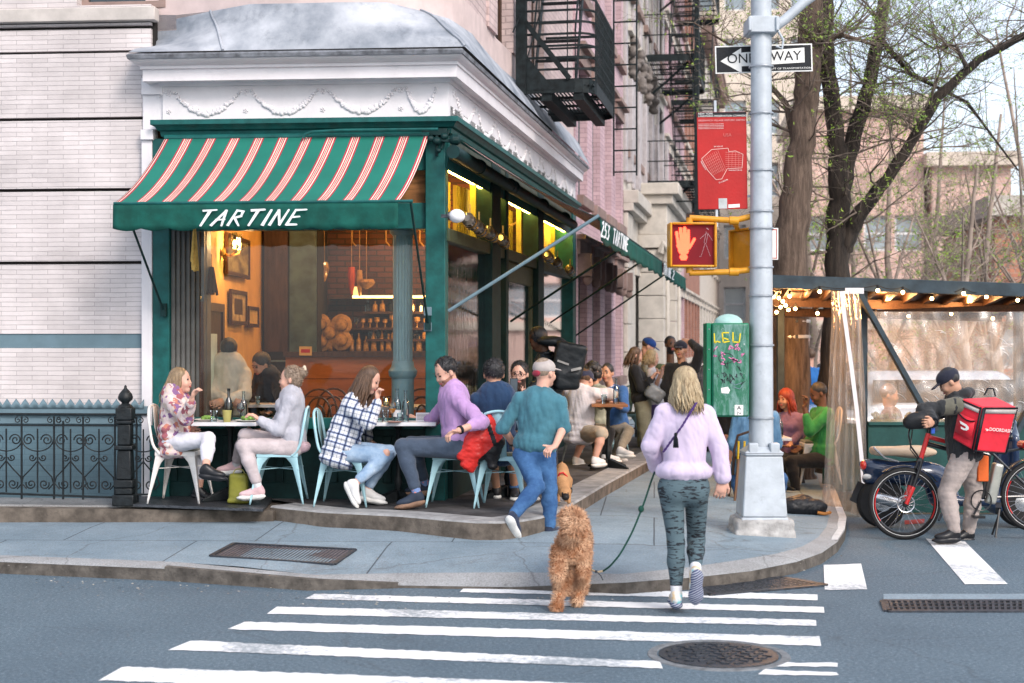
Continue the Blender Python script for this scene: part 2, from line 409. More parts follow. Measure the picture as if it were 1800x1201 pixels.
# ---------------------------------------------------------------- materials of the place
def asphalt():
 m, nt, b = newmat('asphalt'); co = coord(nt)
 a = N(nt, 'ShaderNodeTexNoise', i_Scale=42, i_Detail=7, i_Roughness=.95); nt.links.new(co, a.inputs[0])
 c = ramp(nt, a.outputs[0], [(.36, (.018, .032, .046)), (.47, (.066, .105, .138)), (.56, (.108, .158, .20)), (.66, (.34, .42, .48))])
 d = N(nt, 'ShaderNodeTexNoise', i_Scale=.7, i_Detail=7, i_Roughness=.6); nt.links.new(co, d.inputs[0])
 f = ramp(nt, d.outputs[0], [(.3, (.78, .8, .82)), (.7, (1.18, 1.15, 1.12))])
 o = mixc(nt, 1.0, c, f, 'MULTIPLY')
 e = N(nt, 'ShaderNodeTexNoise', i_Scale=1.1, i_Detail=10, i_Roughness=.8); nt.links.new(coord(nt, (1, 1, 1), (0, 0, 1)), e.inputs[0])
 o = mixc(nt, ramp(nt, e.outputs[0], [(.60, (0, 0, 0)), (.72, (.55, .55, .55))]), o, (.03, .034, .04))
 vk = N(nt, 'ShaderNodeTexVoronoi', feature='DISTANCE_TO_EDGE', i_Scale=.42); nt.links.new(mixv(nt, co, 1.5, .35), vk.inputs[0])
 o = mixc(nt, ramp(nt, vk.outputs[0], [(0, (.3, .3, .3)), (.0035, (0, 0, 0))]), o, (.015, .015, .018))
 nt.links.new(o, b.inputs['Base Color']); b.inputs['Roughness'].default_value = .8
 bump(nt, b, a.outputs[0], .55, .01); return m
def mixv(nt, co, sc, amt):
 n = N(nt, 'ShaderNodeTexNoise', i_Scale=sc, i_Detail=5); nt.links.new(co, n.inputs[0])
 v = nt.nodes.new('ShaderNodeVectorMath'); v.operation = 'SCALE'; v.inputs['Scale'].default_value = amt; nt.links.new(n.outputs[1], v.inputs[0])
 a = nt.nodes.new('ShaderNodeVectorMath'); nt.links.new(co, a.inputs[0]); nt.links.new(v.outputs[0], a.inputs[1]); return a.outputs[0]
def concrete(name, c1, c2, slab=1.6, rot=.1, crack=.5):
 m, nt, b = newmat(name); co = coord(nt); cr = coord(nt, (1, 1, 1), (0, 0, rot))
 a = N(nt, 'ShaderNodeTexNoise', i_Scale=1.6, i_Detail=9, i_Roughness=.7); nt.links.new(co, a.inputs[0])
 o = ramp(nt, a.outputs[0], [(.3, c1), (.7, c2)])
 g = N(nt, 'ShaderNodeTexNoise', i_Scale=75, i_Detail=6, i_Roughness=.85); nt.links.new(co, g.inputs[0])
 o = mixc(nt, 1.0, o, ramp(nt, g.outputs[0], [(.36, (.6, .6, .6)), (.5, (1, 1, 1)), (.64, (1.3, 1.3, 1.3))]), 'MULTIPLY')
 h2 = N(nt, 'ShaderNodeTexNoise', i_Scale=.9, i_Detail=8, i_Roughness=.75, i_Distortion=1); nt.links.new(co, h2.inputs[0]); o = mixc(nt, ramp(nt, h2.outputs[0], [(.55, (0, 0, 0)), (.68, (.45, .45, .45))]), o, (.10, .105, .11))
 if slab:
  br = nt.nodes.new('ShaderNodeTexBrick'); nt.links.new(mixv(nt, cr, 2, .01), br.inputs[0]); br.offset = .3
  for k, v in (('Scale', 1), ('Brick Width', slab), ('Row Height', slab), ('Mortar Size', .007), ('Mortar Smooth', .2)): br.inputs[k].default_value = v
  br.inputs['Color1'].default_value = (1, 1, 1, 1); br.inputs['Color2'].default_value = (.84, .85, .87, 1); br.inputs['Mortar'].default_value = (.28, .28, .3, 1)
  o = mixc(nt, 1.0, o, br.outputs[0], 'MULTIPLY')
 vk = N(nt, 'ShaderNodeTexVoronoi', feature='DISTANCE_TO_EDGE', i_Scale=.55); nt.links.new(mixv(nt, co, 1.2, .5), vk.inputs[0])
 o = mixc(nt, ramp(nt, vk.outputs[0], [(0, (crack,)*3), (.005, (0, 0, 0))]), o, (.06, .06, .06))
 sp_ = N(nt, 'ShaderNodeTexVoronoi', i_Scale=5.5); nt.links.new(co, sp_.inputs[0])
 o = mixc(nt, ramp(nt, sp_.outputs[0], [(.06, (.5, .5, .5)), (.1, (0, 0, 0))]), o, (.09, .09, .09))
 nt.links.new(o, b.inputs['Base Color']); b.inputs['Roughness'].default_value = .85; bump(nt, b, g.outputs[0], .25, .006); return m
m_asph = asphalt()
m_walk = concrete('sidewalk_concrete', (.145, .20, .24), (.245, .31, .355))
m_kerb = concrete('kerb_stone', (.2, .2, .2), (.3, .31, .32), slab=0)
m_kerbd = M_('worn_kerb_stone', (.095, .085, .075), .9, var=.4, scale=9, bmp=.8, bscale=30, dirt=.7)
m_kerbp = M_('painted_kerb', (.52, .53, .54), .8, var=.15, scale=9, dirt=.7)
def paintm():
 m, nt, b = newmat('road_paint'); co = coord(nt)
 a = N(nt, 'ShaderNodeTexNoise', i_Scale=22, i_Detail=8, i_Roughness=.8); nt.links.new(co, a.inputs[0])
 l = N(nt, 'ShaderNodeTexNoise', i_Scale=1.0, i_Detail=3); nt.links.new(co, l.inputs[0])
 ad = N(nt, 'ShaderNodeMath', operation='ADD'); nt.links.new(a.outputs[0], ad.inputs[0]); nt.links.new(l.outputs[0], ad.inputs[1])
 f = ramp(nt, ad.outputs[0], [(.62, (0, 0, 0)), (.7, (1, 1, 1))]); f = ramp(nt, ad.outputs[0], [(1.0, (0, 0, 0))]) if 0 else f
 hz = N(nt, 'ShaderNodeMath', operation='MULTIPLY', i_1=.5); nt.links.new(ad.outputs[0], hz.inputs[0])
 f = ramp(nt, hz.outputs[0], [(.51, (0, 0, 0)), (.60, (.85, .85, .85))])
 o = mixc(nt, f, (.70, .71, .72), (.19, .23, .26)); nt.links.new(o, b.inputs['Base Color']); b.inputs['Roughness'].default_value = .7
 bump(nt, b, a.outputs[0], .4, .004); return m
m_paint = paintm()
m_white = M_('white_masonry_paint', (.68, .655, .675), .6, var=.06, scale=3, bmp=.25, bscale=25, dirt=.12)
m_wbrick = brick('white_painted_brick', (.62, .565, .56), (.54, .49, .485), (.36, .325, .325), .30, .043, .0028, .6, bmp=.5, stain=(.33, .29, .30))
m_gbrick = brick('grey_painted_brick', (.085, .15, .185), (.075, .135, .17), (.06, .11, .14), .42, .052, .003, .6, bmp=.3)
m_cream = M_('cream_stone_trim', (.47, .43, .40), .75, var=.12, scale=5, dirt=.2)
m_bandgrey = M_('slate_blue_band', (.12, .185, .22), .6, var=.08)
m_green = M_('green_paint', (.006, .085, .08), .5, spec=.3, var=.25, scale=8, bmp=.12, dirt=.15)
m_greend = M_('dark_green_paint', (.003, .024, .024), .55, spec=.25, var=.3, scale=8, dirt=.2)
m_pink = brick('pink_painted_brick', (.58, .40, .44), (.50, .34, .37), (.36, .24, .27), .21, .075, .006, .75, bmp=.6)
m_pinkl = brick('pale_pink_brick', (.60, .47, .45), (.5, .38, .37), (.4, .31, .3), .21, .075, .008, .75, bmp=.6)
m_rbrick = brick('red_brick', (.36, .14, .09), (.27, .10, .07), (.3, .24, .2), .21, .075, .01, .85)
m_stone = M_('limestone', (.50, .46, .41), .8, var=.12, scale=4, dirt=.25, bmp=.3)
m_brown = M_('brownstone', (.24, .17, .15), .8, var=.2, scale=4, dirt=.3)
m_lead = M_('lead_roof', (.13, .155, .19), .6, metal=0, col2=(.44, .46, .50), scale=1.6, bmp=.5, bscale=6, dirt=.35)
m_iron = M_('black_iron', (.009, .012, .014), .45, var=.4, scale=20, bmp=.4, bscale=60, dirt=.2)
m_fe = M_('fire_escape_paint', (.009, .014, .016), .6, spec=.2, var=.5, scale=14, bmp=.3, bscale=50)
m_dglass = M_('dark_window_glass', (.02, .03, .035), .05, var=.3, scale=1, bmp=0, spec=.8)
m_wframe = M_('white_window_frame', (.6, .6, .6), .5)
m_bark_struct = None
m_wallint = M_('mustard_plaster', (.62, .36, .11), .8, var=.12, scale=3)
m_wood = M_('warm_wood', (.30, .13, .045), .5, var=.4, scale=3, vscale=(1, 1, 8), bmp=.2)
m_dwood = M_('dark_wood', (.05, .025, .015), .5, var=.4, scale=4, vscale=(6, 6, 1))
m_dark = M_('dark_interior', (.018, .016, .015), .8)
# ---------------------------------------------------------------- ground
mb = MB(); mb.sheet([[(x, y, 0) for x in (-400, -40, -10, 0, 10, 40, 400)] for y in (-60, -5, 10, 20, 60, 900)])
struct(mb, 'road', m_asph)
kb = [(-500, 972), (0, 985), (290, 997), (540, 1019), (700, 1026), (900, 1029), (1100, 1021), (1230, 1011), (1320, 1001), (1400, 985), (1445, 969), (1472, 950), (1485, 930), (1488, 910), (1481, 893)]
def P9(px, py):   # kerb top height
 z = .1
 for _ in range(12): q = G(px, py, z); z = .01+walkz(9.75+.27*max(-q.x, 0), q.x) if px < 1440 else .1
 return G(px, py, z)
kp = [P9(*q) for q in kb]
for t in (16.2, 18, 22, 30, 60, 90): kp.append(Vector((kp[14].x+.188*(t-kp[14].y), t, .1)))
kp[0].x = -12
def inset(pts, d):
 out = []
 for i, p in enumerate(pts):
  a = pts[max(i-1, 0)]; b = pts[min(i+1, len(pts)-1)]; t = (b-a).normalized(); n = Vector((-t.y, t.x, 0)); out.append(p+n*d)
 return out
kin = inset(kp, .16)
for q in kin: q.z = walkz(q.y, q.x)+.012
mb = MB()
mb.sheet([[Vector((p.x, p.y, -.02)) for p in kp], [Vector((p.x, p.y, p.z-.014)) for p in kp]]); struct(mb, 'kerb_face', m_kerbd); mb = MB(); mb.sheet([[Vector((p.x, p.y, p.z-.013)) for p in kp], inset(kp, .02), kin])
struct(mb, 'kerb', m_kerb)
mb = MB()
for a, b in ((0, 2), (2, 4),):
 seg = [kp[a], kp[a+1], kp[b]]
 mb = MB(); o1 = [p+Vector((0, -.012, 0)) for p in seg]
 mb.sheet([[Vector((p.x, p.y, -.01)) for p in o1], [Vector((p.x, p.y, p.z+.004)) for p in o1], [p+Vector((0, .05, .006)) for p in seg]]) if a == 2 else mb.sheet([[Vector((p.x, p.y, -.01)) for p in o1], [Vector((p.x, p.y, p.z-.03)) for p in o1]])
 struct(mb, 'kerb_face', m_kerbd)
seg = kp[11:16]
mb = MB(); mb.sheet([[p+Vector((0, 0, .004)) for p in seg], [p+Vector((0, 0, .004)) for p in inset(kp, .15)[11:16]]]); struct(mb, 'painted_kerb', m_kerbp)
bm = bmesh.new(); out_ = [Vector((p.x, p.y, 0)) for p in kin]+[Vector((-14, 90, 0)), Vector((-14, kin[0].y, 0))]
vs = [bm.verts.new(p) for p in out_]; bm.faces.new(vs); bmesh.ops.triangulate(bm, faces=bm.faces[:])
for yy in (9.7, 9.9, 10.2, 10.5, 10.8, 11.1, 11.4, 11.7, 11.9, 12.2, 14, 17, 21, 28, 40): bmesh.ops.bisect_plane(bm, geom=bm.verts[:]+bm.edges[:]+bm.faces[:], plane_co=(0, yy, 0), plane_no=(0, 1, 0))
for xx in (-8, -6, -4, -3, -2, -1, 0, 1, 1.6, 2.2, 2.8, 3.1): bmesh.ops.bisect_plane(bm, geom=bm.verts[:]+bm.edges[:]+bm.faces[:], plane_co=(xx, 0, 0), plane_no=(1, 0, 0))
mb = MB(); bm.verts.index_update(); mb.add([(v.co.x, v.co.y, walkz(v.co.y, v.co.x)+.01) for v in bm.verts], [tuple(v.index for v in f.verts) for f in bm.faces]); bm.free()
struct(mb, 'sidewalk', m_walk)
# ---------------------------------------------------------------- crosswalk paint
def paint(name, quads, z=.004, m=m_paint, sub=14):
 mb = MB()
 for q in quads:
  a, b, c, d = [G(x, y, z) for x, y in q]   # TL TR BR BL
  top = [a.lerp(b, t/sub)+Vector((0, random.uniform(-.012, .012), 0)) for t in range(sub+1)]
  bot = [d.lerp(c, t/sub)+Vector((0, random.uniform(-.01, .01), 0)) for t in range(sub+1)]
  mb.sheet([top, bot])
 return struct(mb, name, m)
for q in ([(818, 1031), (1437, 1045), (1437, 1055), (808, 1041)], [(553, 1044), (1448, 1067), (1449, 1077), (535, 1053)], [(487, 1066), (1434, 1090), (1435, 1100), (469, 1079)],
          [(430, 1093), (1441, 1119), (1443, 1135), (400, 1106)], [(335, 1126), (1160, 1163), (1165, 1175), (296, 1142)], [(215, 1172), (1165, 1206), (1180, 1230), (173, 1196)],
          [(1345, 1177), (1470, 1182), (1475, 1187), (1333, 1186)], [(1365, 1165), (1472, 1165), (1472, 1172), (1355, 1171)],
          [(1448, 993), (1514, 991), (1524, 1036), (1450, 1037)], [(1628, 947), (1696, 952), (1772, 1027), (1696, 1027)]):
 paint('crosswalk_stripe', [q], sub=90 if q[1][0]-q[0][0] > 300 else 9)
mb = MB()
c = [G(1458, 938, .02)]; paint('red_utility_mark', [[(1590, 1005-90), (1625, 912), (1625, 920), (1590, 922)]], m=M_('faded_red_paint', (.3, .05, .05), .8))
m_cast = M_('cast_iron', (.055, .062, .075), .45, metal=.6, var=.3, scale=25, bmp=.6, bscale=40, dirt=.3)
mc = G(1263, 1152, 0); rr = 108*mc.y/F
t = thing('manhole_cover', 'round cast iron manhole cover set in the road beside the crosswalk stripes', 'manhole cover', mc)
mb = MB(); mb.lathe([(rr+.055, 0), (rr+.05, .006), (rr+.005, .007), (rr, .002)], n=48, cap=False); mb.build('frame_ring', M_('ring_concrete', (.14, .15, .16), .9, var=.3, scale=20), t)
mb = MB(); mb.lathe([(rr-.012, .0), (rr-.012, .007), (rr-.05, .008), (0.001, .008)], n=48, cap=False)
mb.build('lid', m_cast, t)
mb = MB(); st = .075
for i in range(-9, 10):
 for j in range(-9, 10):
  x, y = i*st+(j % 2)*st/2, j*st*.8
  if math.hypot(x, y) < rr-.07:
   a = .5 if (i+j) % 2 else -.5; d = Vector((math.cos(a), math.sin(a), 0))*.026; mb.bar(Vector((x, y, .011))-d, Vector((x, y, .011))+d, .022, .008)
mb.build('tread', m_cast, t)
def grate(name, label, cor, cat, nx, ny, z=.006, extra=True, loc=None):
 A, B, Cc, D = [G(x, y, 0) for x, y in cor]; o = (A+B+Cc+D)/4
 t = thing(name, label, cat, o); up = Vector((0, 0, z))
 mb = MB(); mb.prism([A-o+Vector((0, 0, .002)), B-o+Vector((0, 0, .002)), Cc-o+Vector((0, 0, .002)), D-o+Vector((0, 0, .002))], (0, 0, .001)); mb.build('pit', m_dark, t)
 mb = MB()
 for a, b in ((A, B), (B, Cc), (Cc, D), (D, A)): mb.bar(a-o+up, b-o+up, .05, .014)
 mb.build('frame', m_cast, t); mb = MB()
 for i in range(1, nx): mb.bar(A.lerp(B, i/nx)-o+up, D.lerp(Cc, i/nx)-o+up, .016, .012)
 for i in range(1, ny): mb.bar(A.lerp(D, i/ny)-o+up*1.3, B.lerp(Cc, i/ny)-o+up*1.3, .018, .012)
 mb.build('bars', m_cast, t); return t
grate('storm_drain_grate', 'rusty storm drain grate in the gutter by the kerb behind the walking woman', [(1215, 1030), (1375, 1017), (1452, 1030), (1245, 1048)], 'drain grate', 12, 9)
grate('vent_grate', 'long blue grey steel grate strip in the road at right', [(1553, 1058), (1830, 1058), (1830, 1076), (1560, 1076)], 'drain grate', 26, 3)
mb = MB(); A, B, Cc, D = [G(x, y, .004) for x, y in [(1553, 1044), (1840, 1044), (1840, 1057), (1553, 1057)]]; mb.sheet([[D, Cc], [A, B]]); struct(mb, 'concrete_patch', m_walk)
A, B, Cc, D = [GW(x, y) for x, y in [(412, 959), (624, 970), (587, 996), (371, 981)]]; o = (A+B+Cc+D)/4; up = Vector((0, 0, .018))
t = thing('sidewalk_hatch', 'rusty diamond plate hatch set flush in the sidewalk', 'hatch', o)
mb = MB(); mb.prism([p-o+Vector((0, 0, .008)) for p in (A, B, Cc, D)], (0, 0, .006)); mb.build('plate', M_('rusty_hatch', (.15, .13, .14), .6, .3, var=.3, scale=12, bmp=.8, bscale=90), t)
mb = MB()
for a, b in ((A, B), (B, Cc), (Cc, D), (D, A)): mb.bar(a-o+up, b-o+up, .035, .012)
mb.build('frame', m_cast, t)
mb = MB()
for i in range(1, 34): mb.bar(A.lerp(B, i/34)-o+up*.85, D.lerp(Cc, i/34)-o+up*.85, .008, .004)
mb.build('tread', m_cast, t)
# ---------------------------------------------------------------- cafe platform
pt = [(475, 890), (560, 899), (700, 906), (735, 909), (790, 914), (835, 917.5), (880, 918), (918, 915), (950, 909.5), (977, 902), (1010, 884), (1067, 850), (1137, 812), (1205, 775)]
pf = [G(x, y, .33) for x, y in pt]
bk = [Vector((p.x*.8-1.2 if p.y < 12.2 else p.x-1.6, 14.2+max(0, p.y-12)*1.05, .33)) for p in pf]
m_plat = M_('platform_paving', (.06, .058, .06), .8, var=.45, scale=5, bmp=.5, bscale=30, dirt=.6)
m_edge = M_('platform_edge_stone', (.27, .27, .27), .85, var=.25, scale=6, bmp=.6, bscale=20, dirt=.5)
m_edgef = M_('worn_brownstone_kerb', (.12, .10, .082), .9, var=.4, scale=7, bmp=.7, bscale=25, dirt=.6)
pin = inset(pf, .3)
mb = MB(); mb.sheet([pin, bk]); struct(mb, 'terrace_floor', m_plat)
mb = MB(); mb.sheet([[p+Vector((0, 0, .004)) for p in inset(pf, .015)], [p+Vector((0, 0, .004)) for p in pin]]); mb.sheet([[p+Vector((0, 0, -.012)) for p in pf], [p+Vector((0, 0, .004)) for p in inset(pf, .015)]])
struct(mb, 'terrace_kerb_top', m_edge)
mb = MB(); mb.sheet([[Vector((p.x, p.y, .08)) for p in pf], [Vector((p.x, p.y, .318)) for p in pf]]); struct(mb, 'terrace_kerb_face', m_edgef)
a = [G(230, 893, .31), G(462, 902, .31), G(478, 884, .31), G(470, 860, .31), G(236, 866, .31)]
mb = MB(); mb.prism([p+Vector((0, 0, .012)) for p in a], (0, 0, .022))
m_plate = M_('diamond_plate', (.08, .085, .095), .4, .7, var=.4, scale=20, bmp=1, bscale=80, dirt=.6)
tag(mb.build('steel_cellar_plate', [m_plate], origin=(a[0]+a[2])/2), 'worn black steel plate under the first cafe table', 'steel plate')
mb = MB(); q = [G(-60, 889, .24), G(230, 905, .24), G(480, 911, .24), G(480, 893, .3), G(230, 886, .3), G(-60, 882, .3)]
for k, z1, z0 in ((0, .24, .1),):
 mb.box(-7.5, fp(480, 900, -.75).x, -.75, .2, .05, .30)
mb.xf(MF); struct(mb, 'wall_footing', m_edgef)
mb = MB(); mb.box(-7.5, fp(236, 900, -.8).x, -.60, .2, .3, .315); mb.xf(MF); struct(mb, 'areaway_paving', m_kerb)
# ---------------------------------------------------------------- window helper
def grid_wall(mb, x0, x1, z0, z1, y0, y1, ops):
 xs = sorted({x0, x1, *[o[0] for o in ops], *[o[1] for o in ops]}); zs = sorted({z0, z1, *[o[2] for o in ops], *[o[3] for o in ops]})
 xs = [x for x in xs if x0 <= x <= x1]; zs = [z for z in zs if z0 <= z <= z1]
 for i in range(len(xs)-1):
  for j in range(len(zs)-1):
   cx, cz = (xs[i]+xs[i+1])/2, (zs[j]+zs[j+1])/2
   if any(o[0] < cx < o[1] and o[2] < cz < o[3] for o in ops): continue
   mb.box(xs[i], xs[i+1], y0, y1, zs[j], zs[j+1])
def window(par, x0, x1, z0, z1, dep=.16, fm=None, gm=None, sill=None, lintel=None, bars=1, name='window', reveal=None):
 fm = fm or m_greend; mb = MB(); w = .06
 mb.box(x0, x0+w, dep-.04, dep+.04, z0, z1).box(x1-w, x1, dep-.04, dep+.04, z0, z1).box(x0+w, x1-w, dep-.04, dep+.04, z0, z0+w).box(x0+w, x1-w, dep-.04, dep+.04, z1-w, z1)
 zm = (z0+z1)/2
 mb.box(x0+w, x1-w, dep-.03, dep+.03, zm-.025, zm+.025)
 f = mb.build(name, fm, par)
 g = MB(); g.box(x0+w, x1-w, dep-.005, dep+.003, z0+w, zm-.025).box(x0+w, x1-w, dep-.005, dep+.003, zm+.025, z1-w); g.build('pane', gm or m_dglass, f)
 if reveal:
  g = MB(); g.box(x0-.004, x0-.0, 0, .3, z0, z1).box(x1, x1+.004, 0, .3, z0, z1)
 if sill: g = MB(); g.box(x0-.12, x1+.12, -.1, .12, z0-.16, z0-.001); g.build('sill', sill, f, bev=.008)
 if lintel:
  g = MB(); g.box(x0-.15, x1+.15, -.05, .1, z1+.001, z1+.22).box(x0-.2, x1+.2, -.14, .1, z1+.221, z1+.3); g.build('lintel', lintel, f, bev=.008)
 return f
# ---------------------------------------------------------------- left house (white painted brick)
LH = thing('brick_townhouse', 'pale pink white painted brick townhouse wall left of the corner restaurant', 'building', M=MF)
zy = lambda py, px=130, c=0: fp(px, py, c).z
xr = fp(265, 500).x; xl = xr-7
grooves = [712, 612, 587, 462, 334, 209, 92, 50]
mb = MB()
zs = [zy(p) for p in grooves]
def panel(z0, z1, m=0, y=0.0, r=0): mb.mat(m).box(xl, xr-r, y, .4, z0, z1)
panel(zs[0]+.0, zs[1]-.001); mb.mat(1).box(xl, xr, .012, .4, zs[1], zs[2]); panel(zs[2]+.001, zs[3]-.015); panel(zs[3]+.015, zs[4]-.015); panel(zs[4]+.015, zs[5]-.015); panel(zs[5]+.015, zs[6]-.012); panel(zs[6]+.012, zs[7]-.012)
panel(zs[7]+.02, zy(40)-.01)
W0, W1 = fp(135, 0).x, fp(283, 0).x
grid_wall(mb.mat(0), xl, xr+.0, zy(18), 8.5, .0, .4, [(W0, W1, zy(10), 6.9)])
mb.mat(2).box(xl, xr+.02, .05, .4, zs[0], zy(18))
mb.build('wall', [m_wbrick, m_bandgrey, m_dark], LH)
mb = MB(); mb.box(xl, xr+.06, -.07, .06, zy(40), zy(17)); mb.build('stone_course', m_cream, LH, bev=.006)
mb = MB(); mb.box(xl, xr, -.1, .0, zy(729), zy(713)).box(xl, xr, -.06, .0, zy(745), zy(729)-.002); mb.build('ledge', m_bandgrey, LH, bev=.006)
mb = MB(); mb.box(xl, xr, -.03, .4, .25, zy(745)-.001); mb.build('basement_wall', m_gbrick, LH)
window(LH, W0, W1, zy(10), 6.9, fm=m_brown)
mb = MB()
g = [(xr-.03-i*.0435, .03 if i % 2 else .09) for i in range(124)]; z_ = zy(728)+.055; mb.sheet([[(x, -.1, z_) for x, h in g], [(x, -.1, z_+h) for x, h in g]])
mb.build('spike_strip', m_bandgrey, LH, solid=.012)
mb = MB(); x = fp(262, 500).x; mb.bar((x, -.03, .3), (x, -.03, fp(262, 232, 0).z), .075, .1); mb.box(x-.05, x+.07, -.1, .05, zy(250), zy(232))
mb.build('corner_board', m_white, LH, bev=.006)
mb = MB(); b = fp(252, 230).x; mb.box(b, fp(289, 200).x, -.02, .1, zy(230), zy(141)); mb.box(b+.0, fp(289, 200).x, -.06, -.021, zy(170), zy(141)); mb.build('bracket_block', m_white, LH, bev=.006)
# ---------------------------------------------------------------- corner restaurant building
CB = thing('corner_restaurant', 'corner restaurant building with green shopfront, white garlanded frieze and lead skirt roof', 'building', M=Matrix.Translation((X0, Y0, 0)))
iCB = Matrix.Translation((-X0, -Y0, 0))
class L(MB):
 """collects in front (F) or side (S) wall frame and stores in the building's frame"""
 def __init__(s, M): super().__init__(); s.M = iCB @ M
 def build(s, *a, **k):
  s.xf(s.M); return MB.build(s, *a, **k)
xa = fp(272, 500).x; xb = 0
def swept(name, prof, mat, A=None, sidefac=.6, xleft=None, tend=8.15, soft=30):
 x_l = fp(289, 180).x if xleft is None else xleft
 rows = []
 for d, z in prof:
  f0 = MF @ Vector((x_l-d*.65, .15, z)); f1 = MF @ Vector((x_l-d*.65, -.05-d, z)); f2 = MF @ Vector((0.0, -.05-d, z)); s2 = MS @ Vector((0, -.03-d*sidefac, z)); s3 = MS @ Vector((tend, -.03-d*sidefac, z))
  df = (MF.to_3x3() @ Vector((1, 0, 0))); ds = (MS.to_3x3() @ Vector((1, 0, 0)))
  k = ((s2.x-f2.x)*ds.y-(s2.y-f2.y)*ds.x)/(df.x*ds.y-df.y*ds.x); c = f2+df*k
  rows.append([f0, f1, c, s3, MS @ Vector((tend, .2, z))])
 mb = MB(); mb.sheet(rows); mb.xf(iCB); return mb.build(name, mat, CB, smooth=soft)
zf = lambda py: fp(500, py, -.05).z
zt = lambda py, c: fp(500, py, c).z
frz0, frz1 = zf(213), zf(150)
swept('frieze', [(0, frz0-.02), (0, frz1)], m_white)
swept('cornice', [(.0, frz1), (.03, frz1), (.045, zt(142, -.1)), (.07, zt(141, -.12)), (.19, zt(139, -.25)), (.19, zt(119, -.25)), (.215, zt(118, -.25)), (.215, zt(113, -.25)), (.25, zt(110, -.29)), (.29, zt(105, -.34)), (.31, zt(102, -.36)), (.31, zt(99, -.36))], m_white)
m_flash = M_('lead_flashing', (.16, .17, .19), .6, var=.5, scale=10, bmp=.8, bscale=12)
swept('flashing', [(.31, zt(99, -.36)), (.335, zt(99, -.38)), (.345, zt(93, -.38)), (.32, zt(90, -.36)), (.2, zt(90, -.36)+.03)], m_flash)
zc = zt(90, -.36)+.01; zu = 4.84
up_ = [(252, 28), (310, 25), (370, 19), (440, 10), (520, 4), (600, 3), (680, 7), (740, 17), (790, 32), (830, 62), (855, 92), (872, 112)]
upw = [Vector((*G2, 0)) for G2 in [((px-900)/F*((zu-CH)*F/(HZ-py)), (zu-CH)*F/(HZ-py)) for px, py in up_]]
for k in (8, 9.8):
 q = MS @ Vector((k-5, .02, 0)); upw.append(q) if k > 9 else None
upw.append(MS @ Vector((8.3, .02, 0)))
edge = []
f1 = MF @ Vector((fp(289, 180).x-.21, -.38, zc)); cc = MF @ Vector((.21, -.38, zc)); s3 = MS @ Vector((8.15, -.24, zc))
ne = len(upw)
for i, p in enumerate(upw):
 if i <= 7: e = f1.lerp(cc, i/7)
 else: e = cc.lerp(s3, ((i-7)/(ne-8))**1.25)
 edge.append(e)
rows = []
for k in range(9):
 t_ = k/8
 rows.append([Vector((e.x+(p.x-e.x)*(t_ if i > 1 else min(1, t_*(4 if i == 0 else 2))), e.y+(p.y-e.y)*(t_ if i > 1 else min(1, t_*(4 if i == 0 else 2))), e.z+(zu-e.z)*(t_**.85)+.015*math.sin(i*2.1+k))) for i, (e, p) in enumerate(zip(edge, upw))])
rows[0] = edge
mb = MB(); mb.sheet(rows); mb.xf(iCB); mb.build('skirt_roof', m_lead, CB, smooth=50)
mb = MB()
for i in (2, 7): mb = MB(); mb.tube([r[i]+Vector((0, -.005, .005)) for r in rows], .012, 6); mb.xf(iCB); mb.build('roof_seam', m_lead, CB)
mb = MB(); zz = [zu-.15, zu+.28, 8.5]
fine = []
for i in range(len(upw)-1):
 for k in range(4): fine.append(upw[i].lerp(upw[i+1], k/4))
fine.append(upw[-1])
mb.sheet([[Vector((p.x, p.y, zz[0])) for p in upw], [Vector((p.x, p.y, zz[1])) for p in upw]])
mb.xf(iCB); mb.build('plaster_course', M_('pink_stucco', (.56, .45, .43), .8, var=.1, scale=4), CB, smooth=60)
mb = MB(); mb.sheet([[Vector((p.x, p.y+.02, zz[1])) for p in upw[:11]], [Vector((p.x, p.y+.02, zz[2])) for p in upw[:11]]]); mb.xf(iCB); mb.build('upper_wall', m_pinkl, CB, smooth=60)
ops = [(sp(892, 60).x, sp(892, 60).x+1.0, 5.0, 7.3), (sp(960, 60).x+1.3, sp(960, 60).x+2.3, 5.0, 7.3)]
ops = [(2.55, 3.5, 5.0, 7.4), (4.7, 5.65, 4.95, 7.4)]
mb = L(MS); grid_wall(mb, 2.1, 8.3, zz[1], 8.5, .03, .4, ops); mb.build('upper_side_wall', m_pinkl, CB)
WS = thing('x', M=MS, label=None, cat=None); bpy.data.objects.remove(WS)
for o in ops:
 mb = L(MS); x0, x1, z0, z1 = o; w = .07
 mb.box(x0, x0+w, .17, .25, z0, z1).box(x1-w, x1, .17, .25, z0, z1).box(x0+w, x1-w, .17, .25, z1-w, z1).box(x0+w, x1-w, .17, .25, z0, z0+w).box(x0+w, x1-w, .18, .24, 6.1, 6.16)
 f = mb.build('window', m_dwood, CB); mb = L(MS); mb.box(x0+w, x1-w, .2, .21, z0+w, z1-w); mb.build('pane', m_dglass, f)
def swag(mb, x0, x1, y, ztop, drop, n=34, r=.024):
 for i in range(n+1):
  t_ = i/n; x = x0+(x1-x0)*t_; z = ztop-drop*4*t_*(1-t_); rr_ = r*(.55+.9*math.sin(math.pi*t_))
  for k in range(2):
   mb.ball((x+random.uniform(-.008, .008), y, z+random.uniform(-.014, .014)), (rr_*.8, .02, rr_*.75), 6, 4)
def rosette(mb, x, y, z, r=.02):
 for k in range(5): mb.ball((x+r*math.cos(k*1.257), y, z+r*math.sin(k*1.257)), (r*.6, .009, r*.6), 6, 4)
 mb.ball((x, y, z), (r*.5, .012, r*.5), 6, 4)
mf = L(MF); x0 = fp(300, 180).x; W_ = (fp(775, 180).x-x0)/3.5
